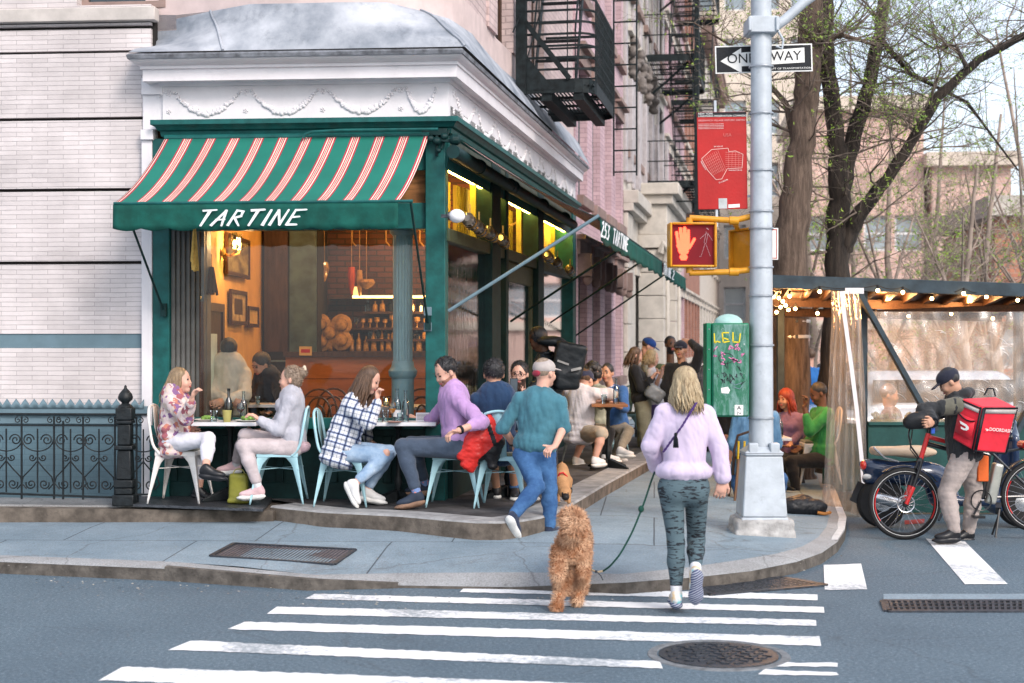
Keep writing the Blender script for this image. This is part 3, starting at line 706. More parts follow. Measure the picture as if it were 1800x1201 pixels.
for i in range(4):
 a_, b_ = x0+W_*i, x0+W_*(i+1); mf = L(MF)
 if i == 3: b_ = -.04
 swag(mf, a_+.05, b_-.05, -.052, frz1-.05, .2); rosette(mf, a_, -.052, frz1-.06); rosette(mf, a_, -.052, frz1-.23, .016)
 for s_ in (-1, 1):
  for q in range(4): mf.ball((a_+s_*(.02+.025*q), -.052, frz1-.04-.015*q), (.012, .008, .009), 6, 4)
 mf.build('frieze_garland', m_white, CB, smooth=60)
mf = L(MS)
for i in range(8):
 a_ = .15+i*.98; mf = L(MS); swag(mf, a_+.08, a_+.9, -.032, frz1-.05, .2, 22); rosette(mf, a_, -.032, frz1-.06, .025); rosette(mf, a_, -.032, frz1-.23, .02)
 mf.build('frieze_garland', m_white, CB, smooth=60)
gz = lambda py, c=-.1: fp(500, py, c).z
mg = lambda: None
x_l = fp(275, 216).x
def sweptg(name, prof, mat, xleft=None): return swept(name, prof, mat, sidefac=.8, xleft=xleft, tend=7.95)
sweptg('green_cornice', [(.0, frz0-.04), (.13, frz0-.04), (.14, gz(217)), (.10, gz(222)), (.08, gz(227)), (.05, gz(229)), (.04, gz(237)), (.0, gz(241)), (-.02, gz(300))], m_green, xleft=x_l+.1)
swept('green_cornice_top', [(-.05, frz0+.004), (.145, frz0+.004), (.145, frz0-.04)], m_green, sidefac=.8, xleft=x_l+.1, tend=7.95)
mf = L(MF); mf.box(xa, fp(301, 500).x, -.06, .18, .3, gz(240)); mf.box(xa-.02, fp(301, 500).x+.01, -.09, -.061, .3, 1.0); mf.build('pilaster', m_green, CB, bev=.006)
mf = L(MF); cx0, cx1 = fp(750, 500).x, 0.0; mf.box(cx0, cx1, -.09, .12, .3, gz(243)); mf.build('corner_post', m_green, CB, bev=.008)
mf = L(MF)
for z_ in (zy(548, 760), zy(575, 760)): mf.box(cx0-.012, cx0+.06, -.11, -.09, z_-.04, z_+.04)
mf.build('hinge', m_bandgrey, CB, bev=.004)
mf = L(MF); m_jamb = M_('grey_brown_jamb', (.11, .11, .105), .5, var=.2, scale=5)
for i in range(7):
 a_ = fp(302+i*7, 500).x; b_ = fp(308+i*7, 500).x; mf.box(a_, b_, -.02+.03*i, .2+.03*i, 1.0, gz(380));
mf.box(fp(301, 500).x+.002, fp(351, 500).x, .22, .3, 1.0, gz(300)); mf.build('folded_shutter', m_jamb, CB, bev=.003)
mf = L(MF); hz0, hz1 = gz(404, 0), gz(359, 0)
mf.box(fp(301, 500).x+.002, cx0-.002, -.03, .14, hz0, hz1); mf.build('header_beam', m_green, CB, bev=.006)
mf = L(MF); mf.box(fp(301, 500).x+.002, cx0-.002, .06, .1, hz1+.002, gz(245)); mf.build('transom_panel', m_wood, CB)
mf = L(MF); sl0 = zy(735, 500)
mf.box(fp(301, 500).x-.03, cx0-.002, -.12, .2, sl0-.05, sl0); mf.box(fp(301, 500).x, cx0-.002, -.02, .14, .3, sl0-.051)
mf.box(fp(301, 500).x, cx0-.002, -.05, -.021, sl0-.16, sl0-.051).box(fp(301, 500).x, cx0-.002, -.05, -.021, .3, .48)
for i in range(5):
 a_ = fp(301, 500).x+i*.5; mf.box(a_, a_+.07, -.05, -.021, .481, sl0-.161)
mf.build('bulkhead', m_greend, CB, bev=.005)
mf = L(MF); mf.box(fp(301, 500).x-.03, cx0-.002, -.16, -.121, sl0-.09, sl0+.012); mf.build('window_sill', m_green, CB, bev=.006)
cxx = fp(708, 500, .3); t0 = Vector((cxx.x, .3, 0)); mf = L(MF); prof = []
zc0 = sl0
for r_, z_ in ((.105, zc0-.1), (.105, fp(708, 660, .3).z-.03), (.13, fp(708, 657, .3).z-.02), (.135, fp(708, 652, .3).z), (.108, fp(708, 645, .3).z), (.1, fp(708, 635, .3).z)): prof.append((r_, z_))
mf.lathe(prof, (t0.x, .3, 0), 28)
vs = []; nfl = 96; zs_ = [fp(708, y_, .3).z for y_ in (640, 630, 430, 415)]
for j, z_ in enumerate(zs_):
 for k in range(nfl):
  fl = .012*max(0, math.cos(k*2*math.pi*16/nfl)) if 0 < j < 3 else 0; r_ = .092-fl+(.004*0); an = 2*math.pi*k/nfl; vs.append((t0.x+r_*math.cos(an), .3+r_*math.sin(an), z_))
mf.add(vs, [(j*nfl+k, j*nfl+(k+1) % nfl, (j+1)*nfl+(k+1) % nfl, (j+1)*nfl+k) for j in range(3) for k in range(nfl)])
mf.lathe([(.095, zs_[3]), (.12, zs_[3]+.03), (.13, zs_[3]+.12), (.13, hz0+.3)], (t0.x, .3, 0), 28)
mf.build('fluted_column', M_('grey_blue_paint', (.16, .26, .29), .45, var=.1), CB, smooth=40)
mf = L(MF); mf.box(fp(350, 500).x, cx0, .05, .056, sl0, hz0); mf.build('front_pane', glassm('clear_glass', (.93, .95, .95), .35), CB)
# ---- side shopfront (frame MS)
def SB(px0, px1, y0, y1, z0, z1, mb, ref=500):
 a_ = sp(px0, ref).x; b_ = sp(px1, ref).x; mb.box(a_, b_, y0, y1, z0, z1)
pst = [(785.5, 788.5), (859, 874), (884, 888), (941, 951), (1003, 1008)]
Zt = lambda px, py, c=0: sp(px, py, c).z
trz = Zt(820, 413); topz = Zt(800, 285)-.02
m_olive = M_('olive_green_paint', (.045, .06, .035), .45, var=.3, scale=8)
mf = L(MS)
for a_, b_ in pst[1:]: mf = L(MS); SB(a_, b_, -.04, .16, .3, topz+.45, mf); mf.build('mullion', m_greend, CB, bev=.006)
mf = L(MS)
mf.box(.02, 7.9, -.02, .12, trz-.12, trz); mf.box(.02, 7.9, -.03, .13, topz, topz+.5)
mf.build('side_transom_bar', m_olive, CB, bev=.005)
mf = L(MS); bz = 1.05
for a_, b_ in ((788.5, 859), (951, 1003)):
 mf = L(MS); SB(a_, b_, -.04, .14, .3, bz, mf); mf.build('side_bulkhead', m_greend, CB, bev=.006)
mf = L(MS); mf.box(7.75, 8.0, -.05, .4, .3, frz0-.05); mf.build('end_pier', m_green, CB)
m_curt = M_('yellow_curtain', (.42, .31, .06), .8, var=.3, scale=4, vscale=(30, 30, 1), emis=0)
x_ = .1; mf = L(MS)
while x_ < 7.7:
 w_ = random.uniform(.05, .09); mf.box(x_, x_+w_, .3+random.uniform(0, .05), .33+.05, trz+.02, topz-.02); x_ += w_+(.0 if random.random() < .85 else .25)
mf.build('transom_curtain', m_curt, CB)
m_strip = emit('yellow_light_strip', (1, .70, .12), 30)
for (a_, ya, b_, yb) in ((790, 291, 893, 344), (896, 366, 941, 389), (953, 386, 1008, 418)):
 A_ = sp(a_, ya, .08); B_ = sp(b_, yb, .08); mf = L(MS); mf.bar((A_.x, .08, topz-.045), (B_.x, .08, topz-.045), .03, .03); mf.build('light_strip', m_strip, CB)
mf = L(MS)
for k in range(6): x_ = .25+k*1.3; mf = L(MS); mf.box(x_, x_+.05, .06, .12, trz, topz); mf.build('transom_bar', m_strip and M_('yellow_lit_frame', (.45, .38, .05), .5), CB)
m_sglass = glassm('side_glass', (.62, .62, .6), 1.4, .015, .02)
for a_, b_ in ((788.5, 859), (951, 1003)):
 mf = L(MS); SB(a_, b_, .04, .046, bz, trz-.12, mf); mf.build('side_pane', m_sglass, CB)
da, db = sp(889, 500).x, sp(941, 500).x
mf = L(MS); mf.box(da, da+.1, .03, .08, .34, trz-.13).box(db-.1, db, .03, .08, .34, trz-.13).box(da+.1, db-.1, .03, .08, .34, .6).box(da+.1, db-.1, .03, .08, trz-.35, trz-.13)
dr = mf.build('door', m_olive, CB, bev=.005); mf = L(MS); mf.box(da+.1, db-.1, .05, .056, .6, trz-.35); mf.build('door_pane', m_sglass, dr)
mf = L(MS); mf.tube([(db-.14, .0, 1.2), (db-.14, -.05, 1.22), (db-.14, -.05, 1.5), (db-.14, .0, 1.52)], .012, 8); mf.build('door_handle', m_cast, dr)
mf = L(MS); A_ = sp(790, 264, -.12); B_ = sp(1007, 401, -.12); mf.tube([(A_.x+.1, -.13, A_.z), (B_.x, -.13, A_.z-.03)], .062, 14)
for x_ in (.8, 2.4, 2.6, 4.6, 6.4): mf.tube([(x_, -.13, A_.z), (x_+.05, -.13, A_.z)], .075, 14)
mf.build('green_pipe', m_greend, CB)
mf = L(MF); ps = [fp(533, 243, -.2), fp(537, 236, -.2), fp(548, 232, -.2), fp(600, 229, -.2), fp(770, 227, -.2)]; mf.tube(ps, .014, 8); mf.build('cable_conduit', m_green, CB)
mf = L(MF)
for px, py, r_ in ((757, 244, .03), (768, 248, .035), (800, 246, .05), (781, 240, .03), (771, 265, .02)): q = fp(px, py, -.16); mf.lathe([(r_*.6, -r_), (r_, -r_*.5), (r_, r_*.5), (r_*.6, r_)], q, 12, (1, .2, 0))
q = fp(745, 262, -.12); mf.bar(fp(757, 244, -.15), fp(807, 250, -.15), .03); mf.bar(fp(768, 230, -.12), fp(768, 275, -.12), .025); mf.bar(fp(790, 228, -.12), fp(776, 262, -.12), .02); mf.box(fp(745, 240).x, .02, -.14, -.091, gz(242), gz(230))
mf.build('awning_bracket', m_greend, CB, bev=.004)
def wbox(x0, x1, y0, y1, z0, z1): return MB().box(x0, x1, y0, y1, z0, z1).xf(iCB)
MB().hexa([(-.62, 13.3, .2), (-3.25, 13.5, .2), (-3.25, 17.9, .2), (.25, 17.9, .2)], [(-.62, 13.3, .36), (-3.25, 13.5, .36), (-3.25, 17.9, .36), (.25, 17.9, .36)]).xf(iCB).build('floor', m_dwood, CB)
mb = MB(); mb.hexa([(-.68, 13.2, 3.95), (-3.3, 13.4, 3.95), (-3.3, 21, 3.95), (.75, 21, 3.95)], [(-.68, 13.2, 4.02), (-3.3, 13.4, 4.02), (-3.3, 21, 4.02), (.75, 21, 4.02)]); mb.xf(iCB).build('ceiling', m_wallint, CB)
mb = MB(); mb.hexa([(-2.93, 13.45, .3), (-3.1, 13.45, .3), (-3.2, 18, .3), (-3.0, 18, .3)], [(-2.93, 13.45, 3.95), (-3.1, 13.45, 3.95), (-3.2, 18, 3.95), (-3.0, 18, 3.95)]); mb.xf(iCB).build('side_interior_wall', m_wallint, CB)
m_ibrick = brick('interior_brick', (.11, .04, .022), (.06, .022, .014), (.03, .02, .015), .2, .07, .01)
wbox(-3.2, .22, 17.9, 18.1, .3, 3.95).build('back_wall', m_ibrick, CB)
mb = MB(); mb.hexa([(.0, 18, .3), (.15, 18, .3), (.65, 21, .3), (.5, 21, .3)], [(.0, 18, 3.9), (.15, 18, 3.9), (.65, 21, 3.9), (.5, 21, 3.9)]); mb.xf(iCB).build('rear_partition', m_wallint, CB)
mb = MB().mat(0); mb.hexa([(-3.4, 13.45, 4.1), (-.68, 13.2, 4.1), (.75, 21, 4.1), (-3.4, 21, 4.1)], [(-3.4, 13.45, 4.2), (-.68, 13.2, 4.2), (.75, 21, 4.2), (-3.4, 21, 4.2)]); mb.xf(iCB).build('floor_slab', m_dark, CB)
# ---------------------------------------------------------------- row of houses down the side street
def house(name, label, M, x0, x1, H, wallm, rows, nwin, fm, sill, lintel, trim, bays=None, gd=None, y=0.0):
 t = thing(name, label, 'building', M=M @ Matrix.Translation((x0, y, 0))); w = x1-x0; ops = []
 for r_, (z0, z1) in enumerate(rows):
  for i in range(nwin):
   c_ = w*(i+.5)/nwin; hw = min(.5, w/nwin*.32); ops.append((c_-hw, c_+hw, z0, z1))
 mb = MB(); grid_wall(mb, 0, w, .05, H, 0, .35, ops); mb.build('wall', wallm, t)
 mb = MB(); mb.box(0, w, .36, 9, .05, H-.02); mb.build('building_core', m_dark, t)
 proto = None
 for o in ops: window(t, *o, fm=fm, sill=sill, lintel=lintel)
 if trim:
  mb = MB(); mb.box(-.02, w+.02, -.5, .36, H, H+.25).box(0, w, -.3, .36, H-.35, H-.001)
  for i in range(int(w/.5)): mb.box(.1+i*.5, .25+i*.5, -.45, -.301, H-.3, H-.001)
  mb.build('roof_cornice', trim, t, bev=.01)
 return t
m_gframe = M_('green_window_frame', (.02, .07, .07), .5)
ph = house('pink_brick_house', 'pink painted brick house with dark sash windows next to the restaurant side', MS, 8.35, 14.95, 14, m_pink, [(1.15, 3.1), (4.0, 6.0), (7.1, 9.1), (10.2, 12.2)], 4, m_gframe, m_brown, m_brown, m_brown)
mb = MB()
for i in range(4):
 c_ = 6.6*(i+.5)/4
 for s_ in (-1, 1):
  z0 = 3.12; x_ = c_+s_*.52; mb = MB(); mb.box(x_-.07, x_+.07, -.22, -.001, z0-.35, z0+.0); mb.ball((x_, -.14, z0-.4), (.05, .08, .09), 8, 6); mb.build('lintel_bracket', m_brown, ph, bev=.006)
sh = house('stone_house', 'cream limestone house with a columned portico beyond the pink brick house', MS, 15.0, 24.6, 17, m_stone, [(1.3, 3.2), (5.6, 7.7), (8.9, 10.9), (12, 14)], 5, m_gframe, m_brown, m_stone, m_stone)
mb = MB(); px0, px1 = 2.95, 7.2
for z_ in np.arange(.5, 4.3, .55):
 mb.box(-.0, 1.0, -.09, -.001, z_, z_+.53)
mb.box(-.05, 9.6, -.2, -.001, 4.35, 4.5).box(-.05, 9.6, -.3, -.001, 4.5, 4.75)
mb.build('rusticated_base', m_stone, sh, bev=.01)
mb = MB(); mb.box(px0, px1, -.62, -.0, 4.1, 4.75).box(px0-.1, px1+.1, -.75, -.0, 4.75, 4.95).box(px0-.2, px1+.2, -.88, -.0, 4.95, 5.2); mb.build('portico_entablature', m_stone, sh, bev=.02)
for x_ in (px0+.3, px1-.3):
 mb = MB(); mb.box(x_-.32, x_+.32, -.6, -.0, .2, .8)
 for z_ in np.arange(.8, 3.6, .5): mb.box(x_-.28, x_+.28, -.55, -.0, z_, z_+.485)
 mb.tube([(x_-.3, -.6, 3.5), (x_-.3, -.68, 3.75), (x_-.3, -.55, 3.9), (x_-.3, -.48, 3.7)], .1, 8); mb.box(x_-.34, x_+.34, -.61, -.0, 3.82, 4.098)
 mb.tube([(x_+.25, -.58, 1.0+.25*k) for k in range(11)], [.05+.02*(k % 2) for k in range(11)], 6)
 mb.build('portico_pier', m_stone, sh, bev=.012)
m_carve = M_('carved_stone', (.16, .14, .13), .9, var=.3, scale=12, bmp=1, bscale=14, dirt=.5)
mb = MB()
for i in range(4):
 x_ = .9+i*1.5; s_ = SDF(); g = random.Random(i)
 for k in range(12): s_.ell((x_+g.uniform(-.1, .1), -.12+g.uniform(-.06, .04), 7.9-k*.07+g.uniform(-.03, .03)), (.08+.04*(k < 5), .1, .07), k=.03)
 sdfobj(s_, 'carved_bracket', m_carve, sh, .03, world=False)
mb = MB()
for i in range(7): x_ = .4+i*1.5; mb.box(x_, x_+.24, -.14, -.001, 4.95, 7.0); mb.box(x_-.35, x_-.1, -.06, -.001, 4.95, 16)
mb.build('stone_strips', M_('grey_stone_strip', (.4, .37, .38), .8), sh, bev=.01)
mb = MB(); mb.box(.05, .75, -.35, .1, 9.6, 10.0); ac = mb.build('air_conditioner', M_('white_plastic', (.7, .7, .7), .4), sh, bev=.02)
house('rose_brick_house', 'rose brick row house past the stone portico', MS, 24.7, 33, 15, m_pink, [(1.3, 3.2), (5, 7), (8.3, 10.3), (11.5, 13.5)], 5, m_gframe, m_brown, m_stone, m_brown)
house('red_stoop_house', 'red brick row house farther along the side street', MS, 33.1, 42, 16, m_rbrick, [(1.3, 3.2), (5, 7), (8.3, 10.3), (11.5, 13.5)], 5, m_gframe, m_stone, m_stone, m_brown)
house('cream_row_house', 'cream row house at the far end of the side street', MS, 42.1, 60, 14, m_stone, [(1.3, 3.2), (5, 7), (8.3, 10.3)], 8, m_gframe, m_stone, m_stone, m_brown)
m_obrick = brick('orange_brick', (.52, .22, .13), (.42, .17, .11), (.4, .3, .24), .4, .15, .012)
m_far = M_('cream_terracotta', (.58, .50, .42), .8, var=.12, scale=1)
def tower(name, label, X, Y, w, d, H, wm, fl, nw, rz=0, trim=None, z0=3):
 M = Matrix.Translation((X, Y, 0)) @ Matrix.Rotation(rz, 4, 'Z'); rows = [(z0+i*fl, z0+i*fl+fl*.55) for i in range(int((H-z0-1)/fl))]
 t = thing(name, label, 'building', M=M); ops = [(w*(i+.5)/nw-.6, w*(i+.5)/nw+.6, a, b) for a, b in rows for i in range(nw)]
 mb = MB(); grid_wall(mb, 0, w, 0, H, 0, .4, ops); mb.build('wall', wm, t); mb = MB(); mb.box(.01, w-.01, .41, d, 0, H-.1); mb.build('building_body', wm, t)
 for o in ops[:100]:
  mb = MB(); x0, x1, a, b = o; mb.box(x0, x0+.1, .2, .3, a, b).box(x1-.1, x1, .2, .3, a, b).box(x0, x1, .2, .3, b-.1, b).box(x0, x1, .2, .3, a, a+.1).box(x0, x1, .2, .3, (a+b)/2-.05, (a+b)/2+.05); f = mb.build('window', m_wframe, t)
  mb = MB(); mb.box(x0+.1, x1-.1, .24, .26, a+.1, b-.1); mb.build('pane', m_dglass2, f)
 mb = MB(); mb.box(-.3, w+.3, -.5, d, H, H+.6).box(-.1, w+.1, -.2, .3, z0-.6, z0-.2); mb.build('roof_cornice', trim or m_stone, t)
 return t
m_dglass2 = M_('sky_lit_glass', (.22, .27, .3), .12, var=.4, scale=.5, bmp=0, spec=.8)
m_obrick = brick('hazed_salmon_brick', (.68, .45, .38), (.60, .38, .32), (.6, .52, .46), .4, .15, .012)  # far brick lightened, distance haze put into its colours
tower('apartment_building', 'pale cream apartment building closing the side street behind the one way sign', 9.5, 78, 7.2, 10, 34, m_far, 3.4, 4, rz=R(-4))
tower('brick_apartment', 'salmon and cream apartment block behind the bare trees', 13, 64, 5.4, 10, 12.2, m_obrick, 2.9, 4, rz=R(-6), trim=m_far)
tower('brick_apartment', 'slightly lower salmon brick block right of the taller one', 18.6, 63, 3.4, 10, 9.6, m_obrick, 2.9, 2, rz=R(-6), trim=m_far)
tower('brick_apartment', 'low salmon brick block behind the trees farther right', 22.2, 62, 6, 10, 6.8, m_obrick, 2.9, 4, rz=R(-6), trim=m_far)
tower('orange_house', 'low orange brick house at the right edge behind the shed', 14.6, 43, 9, 8, 5.6, brick('orange_brick', (.62, .24, .12), (.52, .18, .1), (.4, .3, .24), .3, .1, .012), 2.6, 6, rz=R(-6), z0=1, trim=m_stone)
# ---------------------------------------------------------------- awnings
def stripes(name, base, u0, per, n):
 """awning canvas: stripes across the object's x axis"""
 m, nt, b = newmat(name); tc = nt.nodes.new('ShaderNodeTexCoord'); sx = nt.nodes.new('ShaderNodeSeparateXYZ'); nt.links.new(tc.outputs['UV'], sx.inputs[0])
 mu = N(nt, 'ShaderNodeMath', operation='MULTIPLY', i_1=n); nt.links.new(sx.outputs[0], mu.inputs[0])
 fr = N(nt, 'ShaderNodeMath', operation='FRACT'); nt.links.new(mu.outputs[0], fr.inputs[0])
 r, w, dk, g = (.40, .008, .04), (.85, .64, .52), (.10, .004, .02), base
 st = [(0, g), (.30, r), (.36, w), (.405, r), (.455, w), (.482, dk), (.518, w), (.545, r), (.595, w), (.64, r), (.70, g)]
 o = ramp(nt, fr.outputs[0], st, 'CONSTANT')
 nz = N(nt, 'ShaderNodeTexNoise', i_Scale=3, i_Detail=6); nt.links.new(tc.outputs['Object'], nz.inputs[0])
 o = mixc(nt, 1.0, o, ramp(nt, nz.outputs[0], [(.3, (.85, .85, .85)), (.7, (1.1, 1.1, 1.1))]), 'MULTIPLY')
 nt.links.new(o, b.inputs['Base Color']); b.inputs['Roughness'].default_value = .8
 wv = N(nt, 'ShaderNodeTexNoise', i_Scale=250, i_Detail=2); nt.links.new(tc.outputs['Object'], wv.inputs[0]); bump(nt, b, wv.outputs[0], .15, .003)
 return m
def canvas(name, tl, tr, br, bl, mat, parent, sag=.05, n=24, m=12, wav=.0):
 tl, tr, br, bl = map(Vector, (tl, tr, br, bl)); vs = []; uv = []
 for j in range(m+1):
  v = j/m
  for i in range(n+1):
   u = i/n; p = tl.lerp(tr, u).lerp(bl.lerp(br, u), v); p.z -= sag*4*v*(1-v)*(1+.15*math.sin(u*19)); p.z += wav*math.sin(u*60)*v; vs.append(p); uv.append((u, v))
 fs = [(j*(n+1)+i, j*(n+1)+i+1, (j+1)*(n+1)+i+1, (j+1)*(n+1)+i) for j in range(m) for i in range(n)]
 me = bpy.data.meshes.new(name); me.from_pydata(vs, [], fs); l = me.uv_layers.new(name='UVMap')
 for lp in me.loops: l.data[lp.index].uv = uv[lp.vertex_index]
 me.materials.append(mat); me.polygons.foreach_set('use_smooth', [True]*len(fs))
 o = bpy.data.objects.new(name, me); C.objects.link(o); o.parent = parent; kids.setdefault(parent.name, []).append(o)
 s_ = o.modifiers.new('s', 'SOLIDIFY'); s_.thickness = .006; return o
m_val = M_('green_canvas', (.003, .07, .055), .85, var=.25, scale=7, bmp=.4, bscale=12)
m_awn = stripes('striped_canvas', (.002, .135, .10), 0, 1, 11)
A = MF.inverted()
def f_(px, py, Y): return A @ P(px, py, Y)
AW = thing('striped_awning', 'green awning with red and cream stripes and a lettered valance over the front window', 'awning', M=MF)
Yf = 12.15; yv = f_(450, 358, Yf).y; TR = fp(755, 237, -.12); BL = fp(200, 357, yv); BR = fp(701, 357, yv); zv = (BL.z+BR.z)/2; BL.z = BR.z = zv
TL = fp(290, 237, -.12); TL.z = TR.z
def shiftuv(o, du, s=1.0):
 for d in o.data.uv_layers[0].data: d.uv[0] = d.uv[0]*s+du
o = canvas('canopy', TL, TR, BR, BL, m_awn, AW, .07, 44, 14); shiftuv(o, .5/11)
def valance(name, a, b, h, parent, n=60, sc=10, flip=0, mat=None):
 a, b = Vector(a), Vector(b); d = (b-a); nrm = Vector((d.y, -d.x, 0)).normalized(); vs = []
 for j in range(6):
  for i in range(n+1):
   u = i/n; lo = h+(.022*abs(math.sin(u*sc*math.pi))-.01 if j == 5 else 0); p = a.lerp(b, u)-Vector((0, 0, lo*j/5)); p += nrm*(.010*math.sin(u*sc*2*math.pi+1)*(j/5)+.006*math.sin(u*41)*(j/5)); vs.append(p)
 mb = MB(); mb.add(vs, [(j*(n+1)+i, j*(n+1)+i+1, (j+1)*(n+1)+i+1, (j+1)*(n+1)+i) for j in range(5) for i in range(n)]); return mb.build(name, mat or m_val, parent, smooth=80, solid=.004)
h_ = P(0, 357, Yf).z-P(0, 402, Yf).z
va = valance('valance', BL+Vector((-.005, -.004, -.004)), BR+Vector((-.004, -.004, -.004)), h_, AW)
def strokes(word, H, adv=.78):
 G_ = {'T': [((0, 1), (.75, 1.05)), ((.42, 1), (.36, 0))], 'A': [((0, 0), (.42, 1)), ((.42, 1), (.66, 0)), ((.12, .38), (.6, .4))], 'R': [((.05, 0), (.1, 1)), ((.1, 1), (.5, .95)), ((.5, .95), (.55, .62)), ((.55, .62), (.08, .48)), ((.2, .5), (.7, 0))],
          'I': [((.2, 0), (.22, 1))], 'N': [((0, 0), (.05, 1)), ((.05, 1), (.6, .02)), ((.6, .02), (.65, 1))], 'E': [((.05, 0), (.1, 1)), ((.1, 1), (.7, 1.03)), ((.08, .52), (.52, .56)), ((.05, .02), (.62, .02))],
          '2': [((0, .85), (.3, 1)), ((.3, 1), (.52, .75)), ((.52, .75), (0, .0)), ((0, 0), (.6, .02))], '5': [((.55, 1), (.1, .97)), ((.1, .97), (.05, .55)), ((.05, .55), (.5, .5)), ((.5, .5), (.5, .12)), ((.5, .12), (0, 0))], '3': [((.05, .95), (.5, .95)), ((.5, .95), (.25, .55)), ((.25, .55), (.55, .35)), ((.55, .35), (.4, .05)), ((.4, .05), (0, .03))], ' ': []}
 out = []; x = 0
 for ch in word:
  out += [((a[0]*.78+x+a[1]*.42-.1, a[1]), (b[0]*.78+x+b[1]*.42-.1, b[1])) for a, b in G_[ch]]; x += adv if ch != 'I' else .5
 return [((a[0]*H, a[1]*H), (b[0]*H, b[1]*H)) for a, b in out], x*H
def lettering(name, word, H, M, mat, parent, w=.022, adv=.78):
 st, L_ = strokes(word, H, adv); mb = MB()
 for a, b in st:
  a = Vector((a[0]-L_/2, a[1]-H/2, 0)); b = Vector((b[0]-L_/2, b[1]-H/2, 0)); d = (b-a); l = d.length; d.normalize(); nn = Vector((-d.y, d.x, 0)); a -= d*w*.3; b += d*w*.3
  ww = w*random.uniform(.85, 1.15); o_ = [a-nn*ww/2, a+nn*ww*.2, a+nn*ww/2, b+nn*ww*.35, b+d*w*.25, b-nn*ww*.35]
  mb.prism([p for p in o_], (0, 0, .003+random.uniform(0, .001)))
 mb.xf(M); return mb.build(name, mat, parent)
m_letter = M_('white_lettering', (.72, .74, .76), .7, var=.1, scale=30)
c0 = fp(440, 383, yv-.03); lw = P(540, 0, Yf).x-P(343, 0, Yf).x
lettering('lettering', 'TARTINE', .125, Matrix.Translation(c0) @ XZ @ Matrix.Diagonal((lw/(.125*5.35), 1, 1, 1)), m_letter, AW, .019)
mb = MB(); mb.tube([BL+Vector((.0, 0, .005)), BR+Vector((.12, 0, .005))], .014, 8); mb.build('front_rail', m_green, AW)
mb = MB(); mb.tube([TL, TR], .028, 10); mb.build('roller_tube', m_green, AW)
for a, b in ((fp(218, 360, yv), fp(287, 545, -.12)), (fp(722, 357, yv), fp(752, 568, -.14))):
 mb = MB(); mb.tube([a, b], .011, 8); mb.box(b.x-.025, b.x+.025, b.y-.01, b.y+.04, b.z-.06, b.z+.06); mb.build('arm', m_greend, AW)
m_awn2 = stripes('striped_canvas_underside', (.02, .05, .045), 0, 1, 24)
AS = thing('side_awning', 'long striped side awning with green 253 valance seen from below', 'awning', M=MS)
def s_(px, py, Y): return MS.inverted() @ P(px, py, Y)
e0 = s_(1053, 384, 12.8); e1 = Vector((6.75, e0.y, e0.z)); zr = sp(797, 234, -.1).z-.03
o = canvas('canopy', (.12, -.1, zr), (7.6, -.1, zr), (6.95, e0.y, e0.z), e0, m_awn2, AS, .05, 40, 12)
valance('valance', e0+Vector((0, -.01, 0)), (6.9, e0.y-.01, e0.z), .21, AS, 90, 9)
y_ = e0.y-.045
mS = lambda x, z: Matrix.Translation((x, y_, z)) @ XZ
def vx(px): return onpl(MS, px, 420, y_).x
def vlet(w, p0, p1, o, H=.135):
 L_ = strokes(w, H)[1]; a, b = vx(p0), vx(p1); lettering('lettering', w, H, mS((a+b)/2, e0.z-.105) @ Matrix.Diagonal(((b-a)/L_, 1, 1, 1)), m_letter, o, .026)
vlet('253', 1057, 1072, AS); vlet('TARTINE', 1077, 1104, AS)
mb = MB(); mb.tube([e0, (6.95, e0.y, e0.z)], .016, 8); mb.build('front_rail', m_greend, AS)
for (ax, ay), (bx, by), r_ in (((1053, 379), (788, 547), .016), ((1090, 437), (898, 565), .014), ((1127, 460), (968, 567), .012)):
 b = sp(bx, by, -.08); a = s_(ax, ay, 12.8);
 o_ = MS.inverted() @ Vector((0, 0, CH)); d_ = MS.inverted().to_3x3() @ Vector(((ax-900)/F, 1, -(ay-HZ)/F)); a = o_+d_*((e0.y-o_.y)/d_.y)
 mb = MB(); mb.tube([a, b], r_, 8); mb.build('arm', m_bandgrey if r_ > .015 else m_greend, AS)
AS2 = thing('side_awning', 'second smaller green awning farther down the side wall', 'awning', M=MS)
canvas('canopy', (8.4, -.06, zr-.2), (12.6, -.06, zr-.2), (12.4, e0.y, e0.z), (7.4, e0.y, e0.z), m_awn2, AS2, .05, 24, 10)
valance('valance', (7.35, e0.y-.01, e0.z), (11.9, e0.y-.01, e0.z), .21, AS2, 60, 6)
vlet('TARTINE', 1166, 1180, AS2); vlet('2', 1182, 1186, AS2)
o_ = MS.inverted() @ Vector((0, 0, CH)); d_ = MS.inverted().to_3x3() @ Vector(((1168-900)/F, 1, -(483-HZ)/F)); a = o_+d_*((e0.y-o_.y)/d_.y)
mb = MB(); mb.tube([a, sp(1012, 590, -.02)], .013, 8); mb.build('arm', m_greend, AS2)
